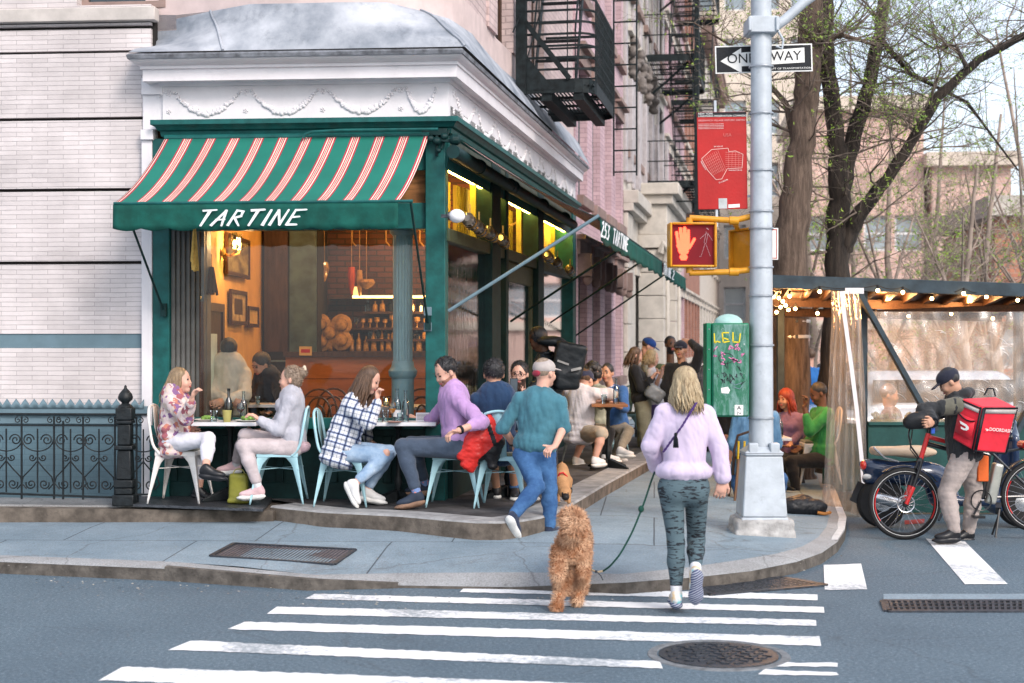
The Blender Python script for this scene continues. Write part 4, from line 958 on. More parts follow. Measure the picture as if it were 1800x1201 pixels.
# ---------------------------------------------------------------- globe + jar lanterns on the side shopfront
q = MS @ sp(803, 380, -.16)
t = thing('globe_lamp', 'white glass globe lamp beside the corner post', 'lamp', q); mb = MB(); mb.ball((0, 0, 0), (.075, .075, .062), 16, 12); mb.build('globe', M_('opal_glass', (.85, .85, .88), .15), t, smooth=90); mb = MB(); mb.bar((-.14, .0, 0), (-.05, 0, 0), .03); mb.lathe([(.04, 0), (.03, .05)], (-.08, 0, 0), 12, (1, 0, 0)); mb.build('bracket', m_cast, t)
m_jar = M_('smoky_jar_glass', (.10, .08, .06), .08, var=.5, scale=15, spec=.9, bmp=0); m_brass = M_('old_brass', (.42, .26, .07), .35, .8, var=.3, scale=20)
jp = [(826, 390), (842, 402), (862, 412), (884, 424), (964, 452), (980, 463), (1002, 476)]
for i, (px, py) in enumerate(jp):
 q = MS @ sp(px, py, -.14); t = thing('jar_lantern', 'smoky glass jar lantern with brass clamp under the shop transom, '+['nearest the globe', 'second from the globe', 'third from the globe', 'last before the door', 'first beyond the door', 'second beyond the door', 'farthest of all'][i], 'lantern', q, group='jar lanterns under the shop transom')
 r_ = .062; d = (MS.to_3x3() @ Vector((1, .0, -.2))).normalized(); mb = MB(); mb.lathe([(.03, -.13), (r_, -.10), (r_, .08), (.035, .12)], (0, 0, 0), 14, d); mb.build('jar', m_jar, t)
 mb = MB(); mb.lathe([(.04, .12), (.045, .17), (.02, .19)], (0, 0, 0), 12, d); mb.lathe([(r_+.004, -.02), (r_+.006, 0), (r_+.004, .02)], (0, 0, 0), 14, d, cap=False); mb.bar((0, 0, r_), (-.0, .0, r_+.1), .015); mb.build('clamp', m_brass, t)
 if i == 0: mb = MB(); mb.box(-.04, .03, -.075, -.068, -.03, .03); mb.build('label_tag', m_white, t)
# ---------------------------------------------------------------- iron fence and newel post at left
FE = thing('iron_fence', 'black wrought iron areaway fence with scrolls in front of the townhouse', 'fence', M=MF)
yF = -.62; sc = lambda px, py: fp(px, py, yF)
zt_, zm_, zb_ = sc(100, 728).z, sc(100, 748).z, sc(100, 868).z
mb = MB(); mb.bar((sc(-120, 728).x, yF, zt_), (sc(206, 728).x, yF, zt_), .02, .016).bar((sc(-120, 0).x, yF, zm_), (sc(206, 0).x, yF, zm_), .012, .012).bar((sc(-120, 0).x, yF, zb_+.015), (sc(206, 0).x, yF, zb_-.03), .022, .018)
mb.bar((sc(238, 0).x, yF, zt_), (sc(262, 0).x, yF, zt_), .02, .016).bar((sc(238, 0).x, yF, zb_), (sc(262, 0).x, yF, zb_), .02, .016); mb.build('rail', m_iron, FE)
def spiral(mb, c, r0, a0, turns, sgn, r=.0065, n=26):
 pts = []
 for i in range(n+1):
  t_ = i/n; a = a0+sgn*turns*2*math.pi*t_; rr_ = r0*(1-.82*t_); pts.append((c[0]+rr_*math.cos(a), yF, c[1]+rr_*math.sin(a)))
 mb.tube(pts, r, 5)
def lyre(mb, xc, top):
 w_ = .14; spiral(mb, (xc-.085, top-.13), .055, 0, 1.6, 1); spiral(mb, (xc+.085, top-.13), .055, math.pi, 1.6, -1)
 pts = [(xc+w_*s_*math.cos(R(a)), yF, top-.13+.0+.12*math.sin(R(a))) for s_ in (1,) for a in range(0, 181, 15)]; pts = [(xc+.145*math.cos(R(a)), yF, top-.12-.11*math.sin(R(a))) for a in range(0, 181, 12)]; mb.tube(pts, .006, 5)
 mb.bar((xc, yF, top-.03), (xc, yF, zb_+.01), .011)
 for s_ in (-1, 1):
  z0 = zb_+.02; mb.tube([(xc, yF, z0+.27), (xc+s_*.06, yF, z0+.2), (xc+s_*.13, yF, z0+.13), (xc+s_*.145, yF, z0+.07), (xc+s_*.1, yF, z0+.02)], .0065, 5)
  spiral(mb, (xc+s_*.06, z0+.065), .048, math.pi/2-s_*1.2, 1.5, -s_); spiral(mb, (xc+s_*.05, z0+.30), .033, math.pi/2+s_*1.5, 1.3, s_)
 for k in range(4): mb.lathe([(.004, -.01), (.011, 0), (.004, .01)], (xc, yF, zb_+.38-.03*k), 6)
for x_ in (-95, -38, 11, 66, 124, 174, 252):
 mb = MB(); lyre(mb, sc(x_, 0).x, zm_); mb.build('scroll_panel', m_iron, FE)
for x_ in (-66, -12, 38, 95, 111, 146, 202, 240):
 mb = MB(); top = zt_-.02 if x_ not in (111,) else zt_-.06; mb.bar((sc(x_, 0).x, yF, zb_-.05), (sc(x_, 0).x, yF, top), .014)
 for s_ in (-1, 1): spiral(mb, (sc(x_, 0).x+s_*.035, zt_-.055), .03, math.pi/2, 1.2, -s_, .005, 14)
 mb.build('baluster', m_iron, FE)
q = sc(222, 886); NP = MF @ Vector((q.x, yF-.02, .27)); t = thing('iron_newel_post', 'stout black cast iron newel post with ball finial ending the fence', 'post', NP)
def zq(py): return sc(222, py).z-.27
mb = MB()
for a, b, w_ in ((888, 868, .095), (868, 856, .075), (856, 842, .085), (842, 790, .068), (790, 782, .08), (782, 745, .058), (745, 738, .07), (738, 716, .072)):
 w2 = w_*(.85 if b == 790 else 1); mb.hexa([(-w_, -w_, zq(a)), (w_, -w_, zq(a)), (w_, w_, zq(a)), (-w_, w_, zq(a))], [(-w2, -w2, zq(b)-.002), (w2, -w2, zq(b)-.002), (w2, w2, zq(b)-.002), (-w2, w2, zq(b)-.002)])
mb.build('shaft', m_iron, t, bev=.01)
mb = MB(); mb.lathe([(.07, zq(716)), (.055, zq(712)), (.03, zq(709)), (.035, zq(707)), (.06, zq(703)), (.066, zq(698)), (.055, zq(692)), (.03, zq(686)), (.012, zq(682)), (.014, zq(680)), (.004, zq(677))], n=16); mb.build('finial', m_iron, t, smooth=60)
# ---------------------------------------------------------------- metal cafe chairs (built facing +x, seat at 0.45)
def cafe_chair(name, label, mat, cush=True, group='metal cafe chairs at the pavement tables', slat=True):
 t = thing(name, label, 'chair', group=group)
 s_ = .18; mb = MB()
 mb.box(-s_, s_, -s_, s_, .435, .447); st = mb.build('seat', mat, t, bev=.012)
 for sx in (-1, 1):
  for sy in (-1, 1):
   mb = MB(); top = Vector((sx*s_*.93, sy*s_*.93, .44)); bot = Vector((sx*.235, sy*.225, 0)); ww = []
   rows = []
   for i in range(11):
    t_ = i/10; p = top.lerp(bot, t_); w_ = .012+.055*(1-t_)**1.2+(.075*(max(0, .28-t_)/.28)**2 if t_ < .28 else 0); rows.append([p+Vector((-sx*w_, 0, 0)), p, p+Vector((0, -sy*w_, 0))])
   mb.sheet(rows); mb.build('leg', mat, t, solid=.006, smooth=50)
 mb = MB();
 for a, b in (((1, 1), (1, -1)), ((-1, 1), (-1, -1)), ((1, 1), (-1, 1)), ((1, -1), (-1, -1))):
  pa = Vector((a[0]*s_*.97, a[1]*s_*.97, .425)); pb = Vector((b[0]*s_*.97, b[1]*s_*.97, .425)); mb.bar(pa, pb, .012, .03)
 z_ = .30
 for a, b in (((1, 1), (-1, -1)), ((1, -1), (-1, 1))): mb.bar((a[0]*.19, a[1]*.19, z_), (b[0]*.19, b[1]*.19, z_), .02, .006)
 mb.build('apron', mat, t)
 pts = [(-s_*.72, s_, .42), (-s_-.02, s_+.003, .5), (-.235, s_-.005, .72), (-.25, .13, .82), (-.255, .0, .845), (-.25, -.13, .82), (-.235, -s_+.005, .72), (-s_-.02, -s_-.003, .5), (-s_*.72, -s_, .42)]
 P2 = []
 for i in range(len(pts)-1):
  for k in range(4): P2.append(Vector(pts[i]).lerp(Vector(pts[i+1]), k/4))
 P2.append(Vector(pts[-1]))
 for _ in range(2): P2 = [P2[0]]+[(P2[i-1]+P2[i]*2+P2[i+1])/4 for i in range(1, len(P2)-1)]+[P2[-1]]
 mb = MB(); mb.tube(P2, .0125, 8); mb.build('back_frame', mat, t)
 mb = MB(); w_ = .055 if slat else .11; mb.sheet([[(-s_+.01, -w_, .44), (-s_-.01, 0, .44), (-s_+.01, w_, .44)], [(-.22, -w_, .65), (-.235, 0, .65), (-.22, w_, .65)], [(-.235, -w_*1.1, .83), (-.25, 0, .835), (-.235, w_*1.1, .83)]]); mb.build('back_slat', mat, t, solid=.004)
 if cush: sd_ = SDF().rbox((0, 0, .462), (.17, .17, .016), rad=.014); sdfobj(sd_, 'cushion', m_cush, t, .008, world=False)
 return t
m_cush = M_('olive_cushion', (.13, .13, .085), .9, var=.3, scale=10, sheen=.3)
m_ltblue = M_('pale_blue_metal', (.33, .54, .60), .35, .1, var=.08, scale=6, dirt=.25, bmp=.05)
m_offw = M_('worn_white_metal', (.66, .63, .60), .4, .1, var=.08, scale=6, dirt=.45, bmp=.08)
m_gun = M_('raw_steel', (.17, .17, .155), .35, .9, var=.4, scale=8, dirt=.3)
PZ = .33
def place(t, px, py, yaw, z=PZ, Y=None):
 g = G(px, py, z) if Y is None else P(px, py, Y); t.location = (g.x, g.y, z+.006); t.rotation_euler = (0, 0, R(yaw))
ch = {}
w_ = cafe_chair('cafe_chair', 'worn off white metal cafe chair at far left under the woman in the floral blouse', m_offw); place(w_, 318, 872, -4, z=.346, Y=12.65); w_.scale = (1.0, 1.0, 1.02)
b_ = cafe_chair('cafe_chair', 'pale blue metal cafe chair under the woman in the grey sweater', m_ltblue); place(b_, 491, 874, 183, z=.346, Y=12.62)
c_ = dup(b_, label='pale blue metal cafe chair under the woman in the plaid shirt'); place(c_, 606, 878, -4, Y=12.55)
c_ = dup(b_, label='pale blue metal cafe chair with a red jacket over its back'); place(c_, 800, 880, 176, Y=12.5)
c_ = dup(b_, label='pale blue metal cafe chair, back to the camera, under the navy shirted man'); place(c_, 886, 884, 80, Y=12.4)
g_ = cafe_chair('cafe_chair', 'dark steel cafe chair with wide slotted back under the man in the white shirt', m_gun, slat=False); place(g_, 1032, 818, 62)
c_ = dup(b_, label='pale blue metal cafe chair partly hidden behind the white shirted man'); place(c_, 1064, 796, 150)
c_ = dup(b_, label='pale blue metal cafe chair facing the street under the smiling man in the blue shirt'); place(c_, 1088, 785, 215)
w2 = dup(w_, label='off white metal cafe chair under the man in the green sweater in the shed'); w2.location = P(1437, 852, 16.2); w2.location.z = .17; w2.rotation_euler = (0, 0, R(178))
# ---------------------------------------------------------------- tables
m_marble = M_('white_table_top', (.62, .63, .66), .25, var=.06, dirt=.2)
m_tabw = M_('wood_table_top', (.24, .10, .04), .4, var=.3, scale=4)
def table(name, label, px0, px1, py, Y, zf_, top=m_marble, dx=.31, foot=True):
 x0, x1 = P(px0, py, Y).x, P(px1, py, Y).x; z1 = P(0, py, Y).z; cx = (x0+x1)/2; t = thing(name, label, 'table', (cx, Y+dx, zf_)); w = (x1-x0)/2; h = z1-zf_
 mb = MB(); mb.box(-w, w, -dx, dx, h-.032, h); mb.build('tabletop', top, t, bev=.004)
 mb = MB(); mb.lathe([(.024, .1), (.03, .14), (.038, .17), (.03, .22), (.022, .26), (.022, h-.09), (.035, h-.07), (.06, h-.04), (.09, h-.033)], n=14)
 mb.build('pedestal', m_iron, t, smooth=60)
 mb = MB()
 for k in range(4):
  a = R(45+90*k+(0 if foot else 0)); d = Vector((math.cos(a), math.sin(a), 0)); p = Vector((-d.y, d.x, 0)); mb.hexa([d*.03-p*.03, d*.30-p*.02, d*.30+p*.02, d*.03+p*.03], [d*.03-p*.03+Vector((0, 0, .11)), d*.30-p*.015+Vector((0, 0, .022)), d*.30+p*.015+Vector((0, 0, .022)), d*.03+p*.03+Vector((0, 0, .11))])
 mb.build('foot', m_iron, t, bev=.005); return t, z1
T1, z1 = table('cafe_table', 'white topped cafe table on a black pedestal between the two women at left', 336, 450, 743, 12.55, .346)
T2, z2 = table('cafe_table', 'white topped cafe table between the plaid shirt woman and the lilac shirt man', 624, 766, 743, 12.5, PZ)
T3, z3 = table('cafe_table', 'wooden cafe table between the navy shirt man and the man filming with a phone', 873, 912, 742, 12.95, PZ, m_tabw, .3)
T4, z4 = table('cafe_table', 'small wooden cafe table in front of the smiling man at the far terrace', 1040, 1104, 711, 16.0, PZ, m_tabw, .3)
T5, z5 = table('shed_table', 'small white topped table in the dining shed', 1340, 1392, 770, 15.4, .15, m_marble, .3)
m_bot = glassm('bottle_glass', (.75, .85, .85), 1.2, .02, .08); m_wineb = M_('dark_wine_bottle', (.012, .014, .012), .06, spec=.8, bmp=0); m_wine = M_('red_wine', (.12, .005, .02), .1, bmp=0); m_amber = M_('amber_drink', (.75, .28, .03), .1, bmp=0, emis=.15)
m_cream2 = M_('cream_ceramic', (.7, .68, .62), .3); m_olcup = M_('olive_paper_cup', (.33, .30, .10), .6); m_salad = M_('salad_leaves', (.16, .28, .06), .6, var=.6, scale=40, bmp=.8); m_flame = emit('candle_flame', (1, .55, .15), 25)
def bottle(label, px, py, Y, z, mat, h=.27, r=.035, lab=None):
 x = (px-900)/F*Y; t = thing('bottle', label, 'bottle', (x, Y, z)); k = h/.27
 mb = MB(); mb.lathe([(r*.9, 0), (r, .008), (r, .14*k), (r*.8, .165*k), (.013, .2*k), (.012, .25*k), (.015, .252*k), (.015, .27*k)], n=16); mb.build('glass_body', mat, t, smooth=50)
 if lab: mb = MB(); mb.lathe([(r+.0012, .04), (r+.0012, .1)], n=16, cap=False); mb.build('paper_label', lab, t)
 return t
def glass(label, px, Y, z, stem=True, liq=None, h=.19, r=.035, tall=None):
 x = (px-900)/F*Y; t = thing('wine_glass' if stem else 'tumbler', label, 'glass', (x, Y, z)); mb = MB()
 if stem: mb.lathe([(.034, 0), (.03, .004), (.004, .008), (.004, h*.45), (.02, h*.52), (r, h*.68), (r*1.02, h*.8), (r*.8, h)], n=14, cap=False)
 else: mb.lathe([(r*.8, 0), (r*.82, .004), (r, h)], n=14, cap=False)
 mb.build('glass_bowl', m_bot, t, smooth=50)
 if liq:
  mb = MB(); mb.lathe([(.003, h*.47), (.019, h*.53), (r*.92, h*.67), (r*.93, h*.7)] if stem else [(r*.78, .008), (r*.9, h*.5)], n=14); mb.build('drink', liq, t, smooth=50)
 return t
def candle(label, px, Y, z):
 x = (px-900)/F*Y; t = thing('candle_jar', label, 'candle', (x, Y, z)); mb = MB(); mb.lathe([(.03, 0), (.034, .09)], n=12, cap=False); mb.build('glass_jar', m_bot, t); mb = MB(); mb.lathe([(.025, 0), (.025, .045), (.002, .047)], n=12); mb.build('wax', m_cream2, t); mb = MB(); mb.ball((0, 0, .062), (.007, .007, .014), 8, 6); mb.build('flame', m_flame, t)
bottle('dark wine bottle beside the candle on the left table', 402, 743, 12.90, z1, m_wineb, .29, .038)
bottle('clear water bottle with narrow neck on the left table', 428, 743, 12.85, z1, m_bot, .27, .035)
glass('clear tumbler of water at the left edge of the left table', 376, 12.70, z1, False, None, .1, .034)
glass('short glass of red wine in front of the clear bottle', 423, 12.75, z1, True, m_wine, .16, .035)
t = thing('paper_cup', 'olive paper cup near the front of the left table', 'cup', ((399-900)/F*12.63, 12.63, z1)); mb = MB(); mb.lathe([(.03, 0), (.042, .1), (.044, .102), (.042, .104), (.039, .1), (.028, .01)], n=18, cap=True); mb.build('cup_body', m_olcup, t)
for px, Y in ((362, 12.80), (436, 12.70)):
 t = thing('plate', 'plate of green salad on the left table, '+('left one before the floral blouse woman' if px < 400 else 'right one before the grey sweater woman'), 'plate', ((px-900)/F*Y, Y, z1)); mb = MB(); mb.lathe([(.06, 0), (.11, .014), (.112, .018), (.06, .006)], n=20); mb.build('dish', m_cream2, t)
 mb = MB()
 for k in range(26): a = random.random()*6.28; r_ = random.random()*.07; mb.ball((r_*math.cos(a), r_*math.sin(a), .018+random.random()*.02), (.02, .018, .007), 6, 4, Matrix.Rotation(random.random()*2, 3, 'X'))
 mb.build('salad', m_salad, t)
for px, lb, lbl in ((698, 'clear glass bottle with a white label on the right table', m_white), (713, 'narrower clear bottle right of the labelled one', None)):
 bottle(lb, px, 743, 12.75 if lbl else 12.65, z2, m_bot, .29 if lbl else .28, .036 if lbl else .03, lbl)
glass('stemmed glass of amber wine on the right table', 690, 12.60, z2, True, m_amber, .17, .034)
glass('short tumbler of water at the left of the right table', 668, 12.55, z2, False, None, .11, .032)
glass('small tumbler between the amber glass and the bottles', 703, 12.55, z2, False, None, .085, .028)
glass('second tumbler near the plaid sleeve on the right table', 678, 12.70, z2, False, None, .1, .03)
t = thing('dish', 'small brown bread board at the front of the right table', 'board', ((693-900)/F*12.5, 12.5, z2)); mb = MB(); mb.lathe([(.05, 0), (.065, .006), (.064, .01), (.03, .008)], n=18); mb.build('board_disc', M_('brown_board', (.3, .16, .13), .6), t)
t = thing('menu_card', 'white menu card standing on the right table behind the man\'s hand', 'menu', ((743-900)/F*12.75, 12.75, z2)); mb = MB(); mb.box(-.06, .06, -.003, .003, 0, .075); mb.build('card', m_white, t)
for k in range(5): mb = MB(); mb.box(-.05, .05-.01*(k % 3), -.0045, -.0035, .012+.012*k, .015+.012*k); mb.build('print_line', m_dark, t)
glass('tumbler of water on the small wooden table at the far terrace', 1062, 16.1, z4, False, None, .11, .035)
bottle('clear bottle on the small wooden table at the far terrace', 1083, 711, 16.2, z4, m_bot, .29, .035)
bottle('clear water bottle on the shed table', 1370, 770, 15.6, z5, m_bot, .27, .04)
t0 = G(420, 884, .35)
sd_ = SDF().rbox((0, 0, .13), (.085, .05, .13), rad=.03, k=.02).rbox((-.0, .0, .02), (.095, .06, .02), rad=.015)
t = thing('tote_bag', 'upright olive yellow leather tote bag on the steel plate by the table', 'bag', t0)
sdfobj(sd_, 'bag_body', M_('olive_yellow_leather', (.17, .17, .025), .45, var=.2, scale=8), t, .008, wr=.004, wsc=30, world=False)
mb = MB(); mb.tube(arc((0, 0, .25), .05, 10, 170, 8), .005, 6); mb.build('handle', m_olcup, t)
# ---------------------------------------------------------------- pole with signals and signs
YP = 11.9; m_pole = M_('silver_painted_steel', (.42, .46, .50), .5, .1, var=.12, scale=5, dirt=.3, bmp=.3, bscale=12); m_conc = M_('chipped_concrete', (.36, .35, .34), .9, var=.3, scale=8, bmp=1, bscale=14, dirt=.6)
pb = G(1336, 938, .17); YP = pb.y+.25; PX = P(1338, 0, YP).x
pz = lambda py, d=0: P(0, py, YP+d).z
PO = thing('signal_pole', 'tall silver painted signal pole on a tapered base at the corner', 'pole', (PX, YP, .15))
def hx(mb, w0, w1, z0, z1, c=(0, 0)): mb.hexa([(c[0]-w0, c[1]-w0, z0), (c[0]+w0, c[1]-w0, z0), (c[0]+w0, c[1]+w0, z0), (c[0]-w0, c[1]+w0, z0)], [(c[0]-w1, c[1]-w1, z1), (c[0]+w1, c[1]-w1, z1), (c[0]+w1, c[1]+w1, z1), (c[0]-w1, c[1]+w1, z1)])
Z = lambda py: pz(py)-.15
sd_ = SDF().rbox((0, 0, Z(920)-.02), (.245, .22, .075), rad=.03).rbox((0, 0, -.02), (.26, .23, .06), rad=.03); o = sdfobj(sd_, 'concrete_footing', m_conc, PO, .012, wr=.012, wsc=22, world=False)
mb = MB(); hx(mb, .19, .155, Z(905), Z(800)); hx(mb, .2, .195, Z(910)-.01, Z(905)-.001); hx(mb, .155, .165, Z(800)+.001, Z(795)); mb.build('base', m_pole, PO, bev=.015)
mb = MB(); hx(mb, .17, .105, Z(795)+.001, Z(784));
for sx in (-1, 1): mb.box(sx*.09-.04, sx*.09+.04, -.16, -.08, Z(795)+.002, Z(777))
mb.build('base_collar', m_pole, PO, bev=.01)
mb = MB(); n_ = 8
prof = [(.105, Z(786)), (.098, Z(500)), (.09, Z(200)), (.088, Z(-60))]; mb.lathe(prof, n=8); mb.build('shaft', m_pole, PO, smooth=60)
m_band = M_('strap_steel', (.35, .38, .42), .4, .5)
for py in (118, 200, 300, 372, 402, 470, 520, 607, 735):
 mb = MB(); r_ = .103+.004*(py > 500); mb.lathe([(r_, Z(py)-.008), (r_+.004, Z(py)-.006), (r_+.004, Z(py)+.006), (r_, Z(py)+.008)], n=16, cap=False); mb.build('steel_strap', m_band, PO)
mb = MB(); mb.box(-.115, .115, -.12, .12, Z(62), Z(33)); mb.box(-.13, -.1, -.14, .14, Z(60), Z(35)); mb.box(.1, .13, -.14, .14, Z(60), Z(35)); mb.build('mast_clamp', m_pole, PO, bev=.008)
mb = MB(); mb.tube([(.1, .0, Z(50)), (.2, .0, Z(35)), (.36, .0, Z(5)), (.8, .0, Z(-60))], .042, 14); mb.build('mast_arm', m_pole, PO)
mb = MB(); mb.tube([(.13, -.05, Z(55)), (.17, -.1, Z(75)), (.16, -.1, Z(90)), (.11, -.09, Z(85))], .011, 8); mb.build('cable', m_pole, PO)
def plate(name, label, cat, px0, py0, px1, py1, Y, mat, slope=0, th=.004, edge=None, rz=0):
 a = P(px0, py0, Y); b = P(px1, py1, Y); c = (a+b)/2; w, h = (b.x-a.x)/2, (a.z-b.z)/2; t = thing(name, label, cat, c); t.rotation_euler = (0, R(slope), 0)
 mb = MB(); mb.box(-w, w, -th, th, -h, h); mb.build('panel', mat, t, bev=.004); return t, w, h
m_black = M_('black_sign_face', (.006, .008, .012), .5, spec=.25, var=.5, scale=50, dirt=.2); m_signw = M_('white_sign_face', (.72, .72, .70), .4, var=.05, scale=30); m_signr = M_('faded_red_sign', (.38, .010, .010), .4, var=.12, scale=3, dirt=.2)
t, w, h = plate('one_way_sign', 'black and white ONE WAY arrow sign strapped behind the pole', 'sign', 1257, 79, 1428, 128, YP+.13, m_signw, -1.6, .003)
mb = MB(); mb.box(-w+.012, w-.012, -.006, -.0035, -h+.012, h-.012); mb.build('black_field', m_black, t)
k = 2*w/171; aw = lambda x, y: Vector(((x-1342.5)*k, -.0085, (103.5-y)*k))
mb = MB(); mb.prism([aw(1266, 106), aw(1303, 84), aw(1303, 92), aw(1414, 86), aw(1414, 112), aw(1303, 116), aw(1303, 128)], (0, .002, 0)); mb.build('white_arrow', m_signw, t)
text('word', 'ONE', .115, Matrix.Translation((aw(1302, 103))+Vector((0, -.002, 0))) @ XZ, m_black, t, .0012)
text('word', 'WAY', .115, Matrix.Translation((aw(1381, 100.5))+Vector((0, -.002, 0))) @ XZ, m_black, t, .0012)
text('fine_print', 'DEPT OF TRANSPORTATION', .022, Matrix.Translation((aw(1388, 122))) @ XZ, m_signw, t, .0008, sx=1.3)
t, w, h = plate('landmark_sign', 'red historic district sign with a white street map beside the pole', 'sign', 1226, 197, 1313, 368, YP+.02, m_signr, -.8, .004); k = 2*w/87; rx = lambda x, y, d=-.006: Vector(((x-1269.5)*k, d, (282.5-y)*k))
mb = MB(); mb.prism([rx(1226.5, 197.5), rx(1312.5, 197.5), rx(1312.5, 206), rx(1226.5, 206)], (0, .001, 0)); mb.build('black_header', m_black, t)
tt = lambda s, x, y, sz, m=m_signw, al='LEFT': text('print', s, sz*k, Matrix.Translation(rx(x, y, -.0075)) @ XZ, m, t, .0004, al)
tt('NEW YORK', 1228, 200, 5); tt('LANDMARKS PRESERVATION COMMISSION', 1228, 204.3, 4.6); tt('GREENWICH VILLAGE HISTORIC DISTRICT', 1228, 212, 4.5, M_('pink_print', (.7, .35, .35), .5))
for i in range(4): tt('the district boundaries are shown on the map below', 1228, 218+i*2.7, 2.1)
mb = MB()
def ln(x0, y0, x1, y1, w=.5): mb.bar(rx(x0, y0, -.0065), rx(x1, y1, -.0065), w*k, .001, up=(0, 1, 0))
ou = [(1233, 279), (1251, 263), (1280, 261), (1281, 267), (1293, 266), (1306, 272), (1304, 296), (1278, 297), (1268, 315), (1258, 316), (1244, 300), (1233, 279)]
for a, b in zip(ou, ou[1:]): ln(*a, *b, .7)
mb.build('map_outline', M_('map_line_white', (.75, .55, .5), .5), t)
mb = MB()
for i in range(9): ln(1236+i*3.2, 277-i*1.6, 1252+i*3.0, 306-i*.7, .35)
for i in range(7): ln(1238+i*2.2, 283+i*4.4, 1262+i*1.5, 270+i*4.6, .3)
for i in range(8): ln(1275, 268+i*3.6, 1304, 270+i*3.3, .35)
for i in range(4): ln(1281+i*6, 267, 1280+i*6, 296, .3)
mb.build('map_streets', M_('map_line_pink', (.72, .28, .25), .5), t)
text('print', 'HUDSON ST', 3.2*k, Matrix.Translation(rx(1236, 291, -.0075)) @ XZ @ Matrix.Rotation(R(-62), 4, 'Z'), m_signw, t, .0004); text('print', 'W 14TH ST', 3.2*k, Matrix.Translation(rx(1263, 258, -.0075)) @ XZ, m_signw, t, .0004); text('print', 'WASHINGTON SQ', 2.8*k, Matrix.Translation(rx(1292, 300, -.0075)) @ XZ, m_signw, t, .0004); text('print', 'ST LUKES PL', 3.2*k, Matrix.Translation(rx(1271, 319, -.0075)) @ XZ @ Matrix.Rotation(R(20), 4, 'Z'), m_signw, t, .0004)
mb = MB(); mb.prism([rx(1262, 349), rx(1277, 349), rx(1277, 367), rx(1262, 367)], (0, .001, 0)); mb.build('grey_sticker', M_('grey_sticker', (.4, .42, .42), .6, dirt=.6), t); mb = MB(); mb.prism([rx(1279, 360), rx(1299, 359), rx(1299, 365), rx(1279, 366)], (0, .001, 0)); mb.build('white_sticker', m_signw, t); text('print', 'USA', 8*k, Matrix.Translation(rx(1279, 238, -.0075)) @ XZ, M_('ghost_print', (.5, .12, .11), .5), t, .0004)
mb = MB(); mb.box(w-.02, w+.1, .01, .03, h-.1, h-.08).box(w-.02, w+.1, .01, .03, -h+.1, -h+.12).box(-w+.15, -w+.17, .005, .03, -h-.15, h+.1); mb.build('bracket', m_pole, t)
t, w, h = plate('parking_sign', 'small red and white parking sign behind the pole below the one way sign', 'sign', 1313, 401, 1368, 457, YP+.15, m_signw, 0, .003); k = 2*w/55
mb = MB();
for a in ((-w+.012, -w+.018, -h+.01, h-.01), (w-.018, w-.012, -h+.01, h-.01), (-w+.018, w-.018, h-.018, h-.012), (-w+.018, w-.018, -h+.012, -h+.018)): mb.box(a[0], a[1], -.005, -.0035, a[2], a[3])
mb.box(-w+.022, -w+.06, -.005, -.0035, -.02, h-.03); mb.build('red_border', m_signr, t); text('print', 'P', .09, Matrix.Translation((-w+.042, -.006, h-.08)) @ XZ, m_signw, t, .0004); mb = MB(); mb.prism([(-w+.025, -.005, -.08), (-w+.055, -.005, -.05), (-w+.055, -.005, -.11)], (0, .001, 0)); mb.build('arrow', m_signr, t)
m_yel = M_('signal_yellow', (.56, .25, .012), .45, var=.15, scale=6, dirt=.25, coat=.2)
def signal(name, label, px0, px1, py0, py1, Y, rz, face=True):
 a = P(px0, py0, Y); b = P(px1, py1, Y); c = (a+b)/2; w, h = (b.x-a.x)/2, (a.z-b.z)/2
 t = thing(name, label, 'signal', (c.x, c.y, c.z-h), rz=rz); d = .17
 if not face: w = .19
 mb = MB(); th = .02
 mb.box(-w, -w+th, -.02, d, 0, 2*h).box(w-th, w, -.02, d, 0, 2*h).box(-w+th, w-th, -.02, d, 2*h-th, 2*h).box(-w+th, w-th, -.02, d, 0, th).box(-w+th, w-th, d-.02, d, th, 2*h-th); mb.build('housing', m_yel, t, bev=.012)
 mb = MB(); mb.box(-w+th+.002, w-th-.002, .02, .03, th+.002, 2*h-th-.002); mb.build('lens', m_yel if not face else M_('red_glow_lens', (.12, .008, .012), .5, bmp=0, spec=.1, emis=.35), t)  # red glow around the lit hand put into the lens colour and emission
 return t, w, h
PS, w, h = signal('pedestrian_signal', 'yellow pedestrian signal showing a lit red hand left of the pole', 1177, 1260, 391, 470, YP-.02, R(2))
m_led = emit('red_led', (1, .07, .03), 4.5); k = 2*w/83
hd = lambda x, y: Vector(((x-1218.5)*k, .016, (470-y)*k))
mb = MB(); pth = []
def inhand(x, y):
 for (x0, y0, x1, y1, r_) in ((1190, 409, 1193, 432, 2.6), (1197, 402, 1198, 430, 2.9), (1204, 401, 1204, 430, 2.9), (1210.5, 405, 1210, 430, 2.7), (1221, 421, 1212, 436, 2.6), (1196, 432, 1207, 432, 6.5), (1200, 440, 1204, 440, 7.5), (1200, 452, 1204, 452, 5.5)):
  dx, dy = x1-x0, y1-y0; t_ = max(0, min(1, ((x-x0)*dx+(y-y0)*dy)/(dx*dx+dy*dy+1e-6)));
  if math.hypot(x-x0-t_*dx, y-y0-t_*dy) < r_: return True
mb = MB(); y = 399; j = 0
while y < 459:
 x = 1184+(j % 2)*.95
 while x < 1226:
  if inhand(x, y): mb.ball(hd(x, y), (.0043, .004, .0043), 6, 4)
  x += 1.9
 y += 1.65; j += 1
mb.build('lit_hand', m_led, PS)
mb = MB(); m_ledoff = M_('unlit_led', (.5, .35, .38), .3)
